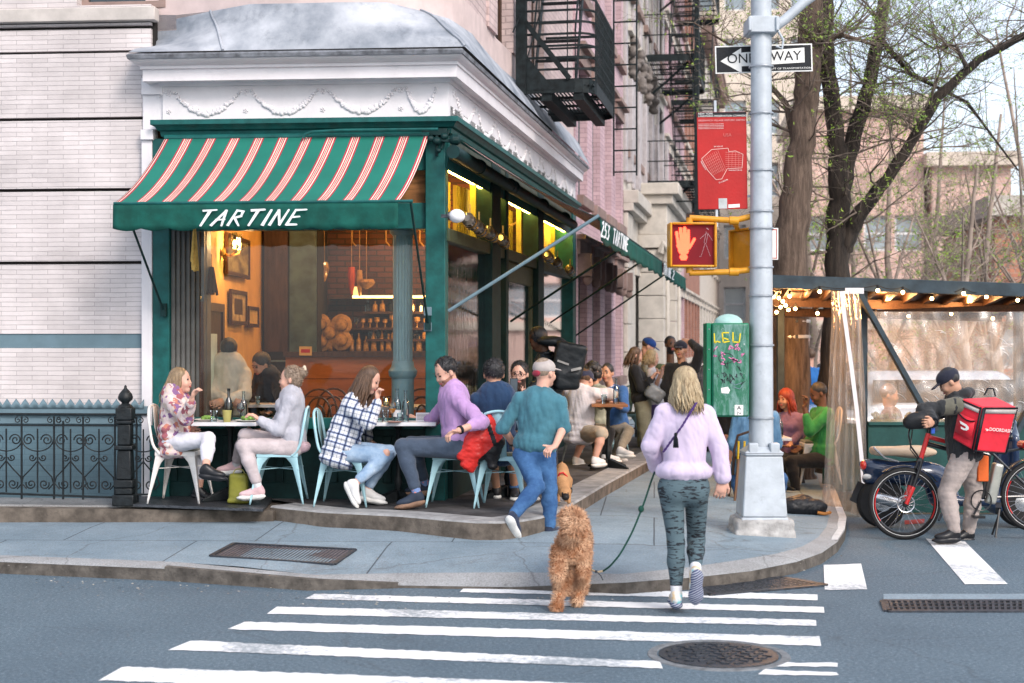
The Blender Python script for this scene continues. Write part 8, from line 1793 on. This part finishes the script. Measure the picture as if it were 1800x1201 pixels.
t = thing('handbag', 'grey leather handbag on the shoulder of the woman in the black cardigan', 'handbag', P(1152, 706, 19.15)); c = SDF().rbox(P(1151, 692, 19.15), (.13, .07, .10), np.array(Matrix.Rotation(R(35), 3, 'Y').transposed()), rad=.05); sdfobj(c, 'bag_body', M_('grey_leather', (.16, .18, .20), .35, var=.3, scale=8), t, .012, wr=.01)
mb = MB(); mb.tube([P(1134, 655, 19.2), P(1140, 672, 19.1), P(1145, 684, 19.1)], .01, 5); mb.build('strap', m_black, t, world=True)
person('man in a blue cap and grey sweater standing behind the woman in black', 1.02, (1140, 706, 20.6), (1136, 631), 85, (88, 28), {'R': ((1142, 672, -1), (1160, 655, 0)), 'L': ((1140, 670, 1), (1158, 655, 0))},
       {'R': ((1142, 755, 0), (1142, 800, 0), 80, 0), 'L': ((1138, 755, 0), (1136, 800, 0), 80, 0)}, sk_f, ('short', h_brown), (gsw, 1.95, -.06, dict(loose=.02)), (denimd, 1.95, 1.1), (trainer, wsole), hh=.013, hxy=(1140, 609), extra=cap_hat(cloth('royal_blue_cap', (.01, .05, .22))))
person('blond woman in a white top holding a phone up beside the blue capped man', .94, (1152, 715, 19.9), (1145, 648), 80, (80, 8), {'R': ((1150, 685, -1), (1164, 650, 0), (1166, 640), 1.1), 'L': ((1150, 682, 1), (1166, 652, 1))},
       {'R': ((1158, 760, 0), (1158, 802, 0), 80, 0), 'L': ((1150, 760, 0), (1150, 802, 0), 80, 0)}, sk_f, ('long', h_blond, .0, .12), (whit, .7, -.03), (cloth('violet_blue_trousers', (.10, .07, .22)), 1.95, 1.2), (white_shoe, wsole), fem=True, hh=.013, hxy=(1147, 629))
blc = cloth('black_cap_cloth', (.014, .016, .03));
person('man in a black cap and black jacket with one arm raised over his head', 1.03, (1197, 712, 19.2), (1200, 640), 345, (340, -2), {'L': ((1231, 618, 0), (1214, 601, 1), (1203, 600), .8), 'R': ((1170, 680, 0), (1176, 715, 0))},
       {'R': ((1190, 765, 0), (1190, 815, 0), 350, 0), 'L': ((1206, 765, 0), (1208, 815, 0), 0, 0)}, sk_t, ('short', h_black), (blk, 1.95, -.06, dict(loose=.03, name='jacket')), (denimd, 1.95, 1.1), (trainer, wsole), hh=.012, hxy=(1196, 615), extra=cap_hat(blc))
person('bearded man in an olive jacket standing behind the black capped man', 1.05, (1180, 710, 21.2), (1178, 630), 20, (15, 0), {'R': ((1160, 670, 0), (1168, 700, 0)), 'L': ((1200, 670, 0), (1196, 700, 0))},
       {'R': ((1174, 755, 0), (1174, 800, 0), 0, 0), 'L': ((1186, 755, 0), (1188, 800, 0), 0, 0)}, sk_b, ('short', h_black), (cloth('olive_jacket', (.10, .12, .06)), 1.95, -.06, dict(loose=.03)), (denimd, 1.95, 1.1), (trainer, wsole), hh=.014, hxy=(1179, 606), beard=h_black)
person('woman with pulled back brown hair in a grey jacket beside the green cabinet', .97, (1244, 706, 20.6), (1242, 645), 330, (320, 8), {'R': ((1226, 680, 0), (1232, 705, 0)), 'L': ((1258, 680, 0), (1256, 705, 0))},
       {'R': ((1240, 752, 0), (1240, 798, 0), 350, 0), 'L': ((1252, 752, 0), (1254, 798, 0), 0, 0)}, sk_f, ('bun', h_brown), (cloth('dark_grey_jacket', (.10, .10, .12)), 1.95, -.06, dict(loose=.03)), (blk, 1.95, 1.1), (trainer, wsole), fem=True, hh=.014, hxy=(1240, 625))
person('bare legged person in black shorts mostly hidden behind the green cabinet', 1.0, (1276, 715, 18.6), (1276, 640), 185, (185, 0), {'R': ((1292, 680, 0), (1290, 710, 0)), 'L': ((1260, 680, 0), (1262, 710, 0))},
       {'R': ((1284, 765, 0), (1282, 818, 0), 180, 0), 'L': ((1272, 765, 0), (1268, 815, 0), 180, 0)}, sk_t, ('short', h_brown), (cloth('dark_grey_jacket', (1, 1, 1)), 1.9, -.06), (blk, .85, 1.1), (white_shoe, wsole), hh=.014)
lilac = cloth('pale_lilac_sweatshirt', (.52, .44, .58), bmp=.2, scale=3, var=.06)
def crossbody(f, t, hp_, H, k, d):
 mb = MB(); ps = [P(x, y, Y) for x, y, Y in ((1224, 708, 9.22), (1212, 728, 9.18), (1200, 748, 9.16), (1180, 775, 9.17), (1166, 795, 9.2))]; n = 40; pts = []
 for i in range(n+1):
  u_ = i/n*4; a = min(3, int(u_)); pts.append(ps[a].lerp(ps[a+1], u_-a))
 for q in (0, 1): mb.tube([p+Vector((.004*math.cos(i*1.1+q*math.pi), -.004*math.sin(i*1.1+q*math.pi), 0)) for i, p in enumerate(pts)], .0055, 5)
 mb.build('twisted_cord', M_('dark_violet_cord', (.05, .02, .12), .5), t, world=True)
 mb = MB(); q = P(1188, 764, 9.15); mb.ball(q, (.012, .012, .014), 8, 6)
 for i in range(16): a = i*.39; mb.tube([q, q+Vector((.012*math.cos(a), .012*math.sin(a), -.03)), q+Vector((.016*math.cos(a), .014*math.sin(a), -.085))], .0028, 4)
 mb.build('tassel', m_black, t, world=True)
 mb = MB(); q = hp_(.0, -.125, -.045); mb.tube([hp_(.03, -.118, -.03), hp_(0, -.13, -.05), hp_(-.03, -.118, -.035)], .007, 6); mb.ball(q, .012, 8, 6); mb.build('hair_tie', m_brass, t, world=True)
 pv = d['pv']; A = [tuple(d['l']), tuple(d['fw']), tuple(d['u'])]; c = SDF().ell(pv+d['u']*.115, (.15, .115, .022), A, k=.01); sdfobj(c, 'sweatshirt_hem', lilac, t, .008)
def f_sole(nt, co):
 mp = nt.nodes.new('ShaderNodeMapping'); mp.inputs['Scale'].default_value = (1, 1, 1); mp.inputs['Rotation'].default_value = (0, R(28), 0); nt.links.new(co, mp.inputs[0]); w = N(nt, 'ShaderNodeTexWave', bands_direction='Z', i_Scale=22, i_Distortion=3); nt.links.new(mp.outputs[0], w.inputs[0]); return ramp(nt, w.outputs[0], [(.4, (.03, .045, .12)), (.6, (.30, .32, .38))])
def f_trn(nt, co):
 v = N(nt, 'ShaderNodeTexNoise', i_Scale=14, i_Detail=2); nt.links.new(co, v.inputs[0]); return ramp(nt, v.outputs[0], [(.38, (.2, .5, .55)), (.46, (.6, .6, .58)), (.6, (.6, .42, .2)), (.68, (.6, .58, .55))])
person('woman in a pale lilac sweatshirt and tiger striped leggings walking a dog away', .965, (1202, 853, 9.35), (1204, 714), 182, (182, 2), {'L': ((1143, 785, 0), (1156, 822, 1), (1158, 826, 1), .9), 'R': ((1264, 787, 0), (1271, 842, 0), (1268, 858, 0), .7)},
       {'L': ((1188, 955, 0), (1189, 1043, 0), 178, 0), 'R': ((1224, 950, 1), (1222, 1005, -1), 182, 72)}, sk_f, ('half', h_blond, .02, .20, Vector((.03, 0, -1)), 230), (lilac, 1.93, .09, dict(loose=.006, name='sweatshirt', wr=.008, cuff=.012, fem=True)), (tiger, 1.80, .98, .002), (pattern('colourful_trainer', f_trn), pattern('trainer_sole', f_sole), cloth('white_sock', (1, 1, 1))), fem=True, ls=.93, hh=.008, hxy=(1203, 676), extra=crossbody)
djk = pattern('denim_jacket', f_denim((.05, .14, .26), (.12, .24, .38)))
person('person in a denim jacket and jeans seated behind the signal pole', 1.03, (1322, 815, 14.7), (1330, 722), 170, (160, 10), {'L': ((1290, 780, 1), (1302, 790, 1)), 'R': ((1362, 780, 1), (1350, 790, 1))},
       {'L': ((1296, 835, 0), (1300, 880, 0), 150, 0), 'R': ((1372, 842, -1), (1368, 880, 1), 150, 0)}, sk_f, ('short', h_brown), (djk, 1.95, -.08, dict(loose=.04, collar=whit)), (denimd, 1.9, 1.15), (trainer, wsole), hxy=(1337, 690), sit=True)
def yel_chair():
 q = P(1322, 880, 14.62); t = thing('wooden_chair', 'yellow and black bentwood chair under the person in the denim jacket', 'chair', (q.x, q.y, .15)); mb = MB(); Z_ = lambda py: P(0, py, 14.55).z-.15
 pts = [(-.21, -.08, Z_(835)), (-.2, -.12, Z_(790)), (-.17, -.14, Z_(765)), (0, -.15, Z_(755)), (.17, -.14, Z_(765)), (.2, -.12, Z_(790)), (.21, -.08, Z_(835))]; mb.tube(pts, .014, 8); mb.build('back_hoop', m_dwood, t); mb = MB()
 for x in (-.16, -.1, .16): mb.tube([(x, -.14, Z_(775)), (x*1.05, -.1, Z_(835))], .012, 6)
 mb.build('yellow_spindle', M_('yellow_paint', (.6, .38, .02), .5), t)
 mb = MB(); mb.lathe([(.19, .42), (.2, .45), (.0, .455)], n=18); mb.build('seat', m_dwood, t)
 for sx in (-1, 1):
  for sy in (-1, 1): mb = MB(); mb.tube([(sx*.16, sy*.15, .43), (sx*.21, sy*.2, 0)], [.018, .013], 6); mb.build('leg', M_('brown_chair_leg', (.16, .08, .04), .5), t)
yel_chair()
person('woman with curly red hair in a purple top seated at the shed table', .96, (1386, 800, 16.6), (1388, 728), 330, (312, 4), {'L': ((1404, 765, 0), (1390, 780, -1)), 'R': ((1372, 765, 0), (1372, 780, -1))},
       {'L': ((1395, 815, -1), (1395, 845, 0), 0, 0), 'R': ((1376, 815, -1), (1376, 845, 0), 0, 0)}, sk_t, ('long', h_red, .12, .22, Vector((0, 0, -1)), 120), (cloth('purple_print_top', (.2, .12, .22)), 1.8, -.05), (blk, 1.9, 1.1), None, fem=True, hh=.011, hxy=(1380, 702), sit=True)
person('man in a green sweater resting his head on his hand in the shed', 1.02, (1444, 802, 16.1), (1445, 718), 282, (280, 18), {'L': ((1424, 758, -1), (1414, 716, 0), (1420, 700), 1.0), 'R': ((1430, 765, 1), (1412, 785, -1), (1404, 790), .5)},
       {'L': ((1390, 812, -1), (1400, 862, 0), 275, 0), 'R': ((1396, 808, 1), (1410, 858, 1), 275, 0)}, sk_b, ('short', h_black), (cloth('green_sweater', (.03, .22, .06)), 1.6, -.06, dict(loose=.015)), (blk, 1.92, 1.1), (trainer, wsole), hh=.010, hxy=(1438, 692), sit=True)
person('seated diner in brown seen through the plastic wall of the shed', 1.0, (1566, 800, 16.0), (1566, 722), 60, (70, 4), {'L': ((1590, 768, 0), (1596, 780, -1)), 'R': ((1546, 765, 0), (1560, 780, -1))},
       {'L': ((1600, 810, -1), (1600, 850, 0), 60, 0), 'R': ((1580, 815, -1), (1580, 855, 0), 60, 0)}, sk_t, ('short', h_brown, .06), (cloth('brown_jacket', (.13, .07, .05)), 1.9, -.06, dict(loose=.03)), (blk, 1.9, 1.1), None, hh=.013, hxy=(1564, 695), sit=True)
person('person in a blue shirt standing beyond the tree trunk', 1.0, (1420, 712, 21.5), (1424, 642), 200, (200, 0), {'L': ((1406, 672, 0), (1408, 700, 0)), 'R': ((1440, 672, 0), (1438, 700, 0))},
       {'L': ((1414, 755, 0), (1414, 795, 0), 180, 0), 'R': ((1430, 755, 0), (1430, 795, 0), 180, 0)}, sk_f, ('short', h_brown), (cloth('mid_blue_shirt', (.02, .12, .36)), 1.9, -.06), (denimd, 1.9, 1.1), (trainer, wsole), hh=.014)
m_kh = cloth('stone_chinos', (.33, .28, .26)); mjk = cloth('black_olive_jacket', (.02, .022, .025)); molv = cloth('olive_grey_yoke', (.115, .11, .085))
def rider(f, t, hp_, H, k, d):
 nk, u, l = d['nk'], d['u'], d['l']; c = SDF(); c.ell(nk-u*.06, (.19, .14, .09), [tuple(l), tuple(d['fw']), tuple(u)], k=.03)
 for sd in ('L', 'R'): c.cap(d['sh'][sd], d['sh'][sd].lerp(f.el[sd], .45), .078, .07, .03)
 sdfobj(c, 'jacket_yoke', molv, t, .009, wr=.006)
 c = SDF().path([tuple(nk+Vector((x, y, z))) for x, y, z in ((-.05, -.1, .0), (.03, -.1, .05), (.09, -.02, .06), (.07, .07, .03))], .045, k=.03); sdfobj(c, 'hood', mjk, t, .009, wr=.008)
 mb = MB(); mb.lathe([(.045, -.02), (.052, 0), (.045, .02)], f.wr['L'], 12, (f.wr['L']-f.el['L']).normalized()); mb.build('cuff', m_black, t, world=True)
person('delivery rider in a black cap, dark jacket and stone chinos leaning on the bicycle handlebar', 1.0, (1696, 790, 12.6), (1684, 702), 250, (262, 32), {'L': ((1626, 722, -1), (1640, 742, -1), (1632, 744, -1), 1.3), 'R': ((1632, 730, 1), (1640, 742, 1), (1632, 744), 1.2)},
       {'L': ((1664, 866, -1), (1678, 933, -1), 275, 2), 'R': ((1712, 862, 1), (1703, 934, 1), 278, 2)}, sk_t, ('short', h_black), (mjk, 1.92, -.06, dict(loose=.03, name='jacket', wr=.009)), (m_kh, 1.97, 1.25, .009), (bl_leather, bl_leather), hxy=(1668, 672, -.05), hat=True, ls=.86, extra=chain(cap_hat(blc), rider))
m_rbag = cloth('red_delivery_bag', (.60, .012, .03), rough=.6, bmp=.25); bagT = thing('delivery_bag', 'square red thermal delivery backpack with grey reflective trim worn by the rider', 'delivery bag', P(1730, 790, 12.5))
YBG = 12.45
cT = [P(1688, 700, YBG+.0), P(1727, 716, YBG-.16), P(1789, 716, YBG-.06), P(1750, 697, YBG+.22)]; cB = [P(1673, 771, YBG+.0), P(1711, 793, YBG-.16), P(1768, 798, YBG-.06), P(1735, 775, YBG+.22)]
mb = MB(); mb.hexa(cB, cT); mb.build('bag_body', m_rbag, bagT, world=True, bev=.018)
def onf(a, b, c, d, u, v, off=.006):   # point on quad a(bottom-left) b(bottom-right) c(top-right) d(top-left)
 p = a.lerp(b, u).lerp(d.lerp(c, u), v); n = (b-a).cross(d-a).normalized(); n = n if n.y < 0 else -n; return p+n*off
fR = (cB[1], cB[2], cT[2], cT[1]); fL = (cB[0], cB[1], cT[1], cT[0])
def patch(name, fc, u0, u1, v0, v1, mat, off=.006):
 mb = MB(); nn = [onf(*fc, u, v, off) for u, v in ((u0, v0), (u1, v0), (u1, v1), (u0, v1))]; mb.add(nn, [(0, 1, 2, 3)]); return mb.build(name, mat, bagT, world=True, solid=.004)
m_refl = MC['reflective_tape']; patch('grey_band', fR, .04, .98, .86, .95, m_refl); patch('grey_band', fL, .03, .9, .84, .93, m_refl)
for nm, fc, a in (('zip', fR, (0, .09, .02, .99)), ('zip', fL, (.93, 1, .02, .99)), ('trim', fR, (.04, 1, .96, 1.0)), ('trim', fR, (.97, 1, 0, .95)), ('trim', fL, (0, .92, .94, .98)), ('trim', fR, (.0, 1, -.01, .02))): patch(nm, fc, *a, m_black, .008)
patch('pocket', fL, .1, .85, .2, .66, m_rbag, .018); mb = MB(); mb.tube([onf(*fL, u, .70-.12*math.sin(u*3.1), .024) for u in (.1, .3, .5, .7, .86)], .006, 5); mb.build('pocket_edge', m_black, bagT, world=True)
ux = (fR[1]-fR[0]).normalized(); uy = (fR[3]-fR[0]); nz_ = ux.cross(uy).normalized(); nz_ = nz_ if nz_.y < 0 else -nz_; uy = nz_.cross(ux).normalized(); uy = uy if uy.z > 0 else -uy
def bagM(fc, u, v, off=.026):
 p = onf(*fc, u, v, off); x = (fc[1]-fc[0]).normalized(); y = (fc[3]-fc[0]).normalized(); n = x.cross(y).normalized(); y = n.cross(x); M = Matrix((x, y, n)).transposed().to_4x4(); M.translation = p; return bagT.matrix_basis.inverted() @ M
def swoosh(fc, u, v, s):
 mb = MB(); o = [(-1, .5), (.5, .5), (1.05, .3), (1.25, -.05), (1.0, -.42), (.5, -.6), (-.1, -.6), (-.3, -.28), (.5, -.28), (.68, -.05), (.5, .12), (-.6, .12)]; mb.prism([(a*s, b*s, 0) for a, b in o], (0, 0, .002)); mb.xf(bagM(fc, u, v)); mb.build('logo', m_signw, bagT)
swoosh(fR, .20, .50, .016); text('lettering', 'DOORDASH', .042, bagM(fR, .62, .50), m_signw, bagT, .001); swoosh(fL, .42, .42, .05)
mb = MB(); mb.tube([cT[3]+Vector((-.1, 0, .01)), cT[3]+Vector((-.07, 0, .07)), cT[3]+Vector((-.02, 0, .07)), cT[3]+Vector((.0, 0, .0))], .008, 6); mb.build('carry_handle', m_black, bagT, world=True)
sh_w = cloth('indoor_white_shirt', (.55, .5, .42))
def idr(label, px, hy, Y, yaw, hyw, skin, hr, topm, pitch=5):
 person(label, 1.0, (px, hy+95, Y), (px, hy+28), yaw, (hyw, pitch), {'L': ((px+(28 if math.cos(R(yaw)) > 0 else -28), hy+75, -1), (px+5, hy+85, -1)), 'R': ((px-(28 if math.cos(R(yaw)) > 0 else -28), hy+75, -1), (px-8, hy+85, -1))}, {'L': ((px-15, hy+105, 0), (px-15, hy+160, 0), yaw), 'R': ((px+15, hy+105, 0), (px+15, hy+160, 0), yaw)}, skin, ('short', hr, .06), (topm, 1.9, -.05, dict(loose=.02)), (blk, 1.9, 1.1), None, hh=.013, sit=True)
idr('indoor diner in a white shirt lit amber, back to the window', 402, 620, 13.95, 178, 190, sk_t, h_black, sh_w); idr('indoor diner with black hair at far left behind the amber lit shirt', 362, 634, 14.9, 10, 20, sk_t, h_black, blk); idr('indoor diner in black leaning over the table right of the amber lit shirt', 470, 640, 14.6, 320, 310, sk_t, h_black, blk, 25)
# ---------------------------------------------------------------- dogs
m_dog = M_('apricot_fur', (.34, .14, .06), .7, col2=(.74, .50, .33), scale=7, bmp=0); m_dogd = M_('apricot_undercoat', (.26, .10, .04), .9, var=.3, scale=20, bmp=.8, bscale=30); YD = 9.3
def dgp(px, py, d=0): return P(px, py, YD+d)
DG = thing('dog', 'curly apricot poodle cross walking away on a dark green leash', 'dog', (dgp(1003, 0).x, YD+.2, 0))
s = SDF().ell(dgp(1006, 962, .38), (.095, .30, .10), k=.05).ell(dgp(1004, 958, .10), (.098, .12, .11), k=.04).ell(dgp(1014, 950, .62), (.10, .15, .12), k=.05)
s.cap(dgp(1012, 940, .68), dgp(1016, 925, .84), .07, .065, .05).ell(dgp(1017, 930, .9), (.075, .09, .08), k=.03).ell(dgp(1018, 942, 1.0), (.04, .07, .04), k=.02)
for sx, pts in ((-1, ((985, 970, .06), (980, 1008, .0), (984, 1034, .09), (979, 1064, -.0))), (1, ((1022, 970, .10), (1024, 1005, .10), (1019, 1030, .22), (1015, 1053, .15)))):
 s.path([dgp(*pts[0]), dgp(*pts[1]), dgp(*pts[2]), dgp(*pts[3])], [.06, .040, .029, .028], k=.015).ell(dgp(pts[3][0]-1, pts[3][1]+3, pts[3][2]+.03), (.036, .055, .028), k=.015)
s.path([dgp(992, 975, .55), dgp(994, 1015, .62), dgp(996, 1040, .6)], [.06, .042, .036], k=.03).path([dgp(1024, 975, .6), dgp(1024, 1010, .66), dgp(1022, 1036, .62)], [.06, .042, .036], k=.03)
s.ell(dgp(1022, 1040, .64), (.038, .055, .03)).ell(dgp(996, 1044, .62), (.038, .055, .03))
s.path([dgp(1003, 935, .03), dgp(1003, 925, -.03), dgp(1006, 916, -.04), dgp(1008, 910, .0)], [.035, .04, .04, .03], k=.03)
sdfobj(s, 'body', m_dogd, DG, .012, wr=.012, wsc=60)
fur_coat('fur', s, m_dog, DG, 30000, .034, .6, seed=2, w=.0022, curl=.9)
s2 = SDF().path([dgp(1004, 945, -.02), dgp(1008, 930, -.05), dgp(1010, 917, -.04), dgp(1002, 908, -.03), dgp(993, 909, -.02)], [.03, .042, .045, .03, .01], k=.03); fur_coat('tail_plume', s2, m_dog, DG, 4500, .06, .2, seed=4, w=.003, curl=.5)
LS = thing('dog_leash', 'dark green rope leash running from the woman\'s hand down to the apricot dog', 'leash', P(1100, 960, 9.35)); lpts = [(1153, 824, 9.48), (1145, 845, 9.45), (1132, 885, 9.42), (1112, 935, 9.42), (1090, 975, 9.45), (1072, 996, 9.5), (1060, 1004, 9.55)]
pp = []
for i in range(len(lpts)-1):
 for q in range(6): a, b = P(*lpts[i]), P(*lpts[i+1]); pp.append(a.lerp(b, q/6))
pp.append(P(*lpts[-1]));
for _ in range(3): pp = [pp[0]]+[(pp[i-1]+pp[i]*2+pp[i+1])/4 for i in range(1, len(pp)-1)]+[pp[-1]]
m_rope = M_('dark_green_rope', (.008, .06, .045), .7, bmp=.6, bscale=120)
mb = MB(); mb.tube(pp, .0065, 6); mb.build('rope', m_rope, LS, world=True); q = P(1127, 895, 9.42); mb = MB(); mb.ball(q, (.02, .02, .024), 10, 8); mb.build('knot', m_rope, LS, world=True)
mb = MB(); mb.tube([P(1060, 1004, 9.55), P(1050, 1006, 9.57), P(1040, 1002, 9.62), P(1032, 998, 9.7)], .007, 6); mb.build('cream_rope_end', M_('cream_rope', (.6, .48, .32), .8), LS, world=True); mb = MB(); mb.tube([P(1050, 1006, 9.55), P(1056, 1012, 9.54), P(1060, 1020, 9.54)], .004, 5); mb.ball(P(1048, 1005, 9.55), .01, 8, 6); mb.build('clip', m_cast, LS, world=True)
YQ = 12.55
def qd(px, py, d=0): return P(px, py, YQ+d)
D2 = thing('dog', 'small tan short haired dog with a black muzzle and red harness sniffing the terrace edge', 'dog', qd(990, 880)); m_tan = M_('tan_short_fur', (.42, .22, .10), .8, var=.15, scale=12, bmp=.5, bscale=80)
s = SDF().ell(qd(988, 835, .12), (.065, .17, .11), k=.05).ell(qd(988, 845, .0), (.072, .09, .095), k=.05).cap(qd(988, 850, -.03), qd(992, 864, -.10), .055, .05, .04).ell(qd(993, 866, -.12), (.05, .05, .055), k=.02, t=0).ell(qd(994, 874, -.17), (.034, .036, .030), k=.015, t=1).ell(qd(984, 862, -.1), (.012, .02, .03), k=.01, t=1).ell(qd(1004, 862, -.1), (.012, .02, .03), k=.01, t=1).ell(qd(989, 868, -.165), (.008, .006, .008), k=.002, t=1).ell(qd(998, 868, -.165), (.008, .006, .008), k=.002, t=1)
for x, d_ in ((977, 0), (1000, .02), (981, .25), (996, .25)): s.path([qd(x, 845, d_), qd(x-1, 868, d_+.01), qd(x, 882, d_)], [.035, .022, .020], k=.02)
s.cap(qd(988, 825, .28), qd(988, 812, .3), .016, .008, .02)
sdfobj(s, 'body', [m_tan, M_('black_muzzle', (.012, .01, .01), .6)], D2, .008)
mb = MB(); mb.tube([qd(981, 838, -.06), qd(984, 832, -.085), qd(990, 831, -.085), qd(997, 838, -.06)], .008, 6); mb.tube([qd(977, 850, .04), qd(980, 836, .06), qd(988, 829, .07), qd(998, 836, .06), qd(1000, 850, .04)], .009, 6); mb.build('red_harness', m_redp, D2, world=True)
mb = MB(); g = random.Random(9)
for i in range(260):
 px = g.uniform(0, 1480) if i % 3 else g.uniform(0, 700); j = max(q for q in range(len(kb)-3) if kb[q][0] <= px); a_, b_ = kb[j], kb[j+1]; u_ = (px-a_[0])/max(1, b_[0]-a_[0]); py = a_[1]+(b_[1]-a_[1])*u_+abs(g.gauss(0, 9))+g.choice((14, 18, 30)); q = G(px, py, .006); an = g.uniform(0, 6.3); r_ = g.uniform(.004, .014); d = Vector((math.cos(an), math.sin(an), g.uniform(-.2, .2)))*r_; e = Vector((-d.y, d.x, .3*r_))*.6; mb.add([q-d, q+e, q+d, q-e], [(0, 1, 2, 3)])
for i in range(170):
 px, py = g.uniform(0, 1460), g.uniform(930, 1005); q = GW(px, py)
 if py < 1010 and (px < 1250 or py > 960): an = g.uniform(0, 6.3); r_ = g.uniform(.003, .009); q.z += .013; mb.add([q+Vector((r_*math.cos(an+k*1.26)*(1+.3*(k % 2)), r_*math.sin(an+k*1.26), 0)) for k in range(5)], [(0, 1, 2, 3, 4)])
tag(mb.build('street_litter', M_('litter', (.5, .48, .44), .8, col2=(.08, .07, .05), scale=9, bmp=0)), 'tiny scraps of paper and leaf litter along the kerb and sidewalk', kind='stuff')
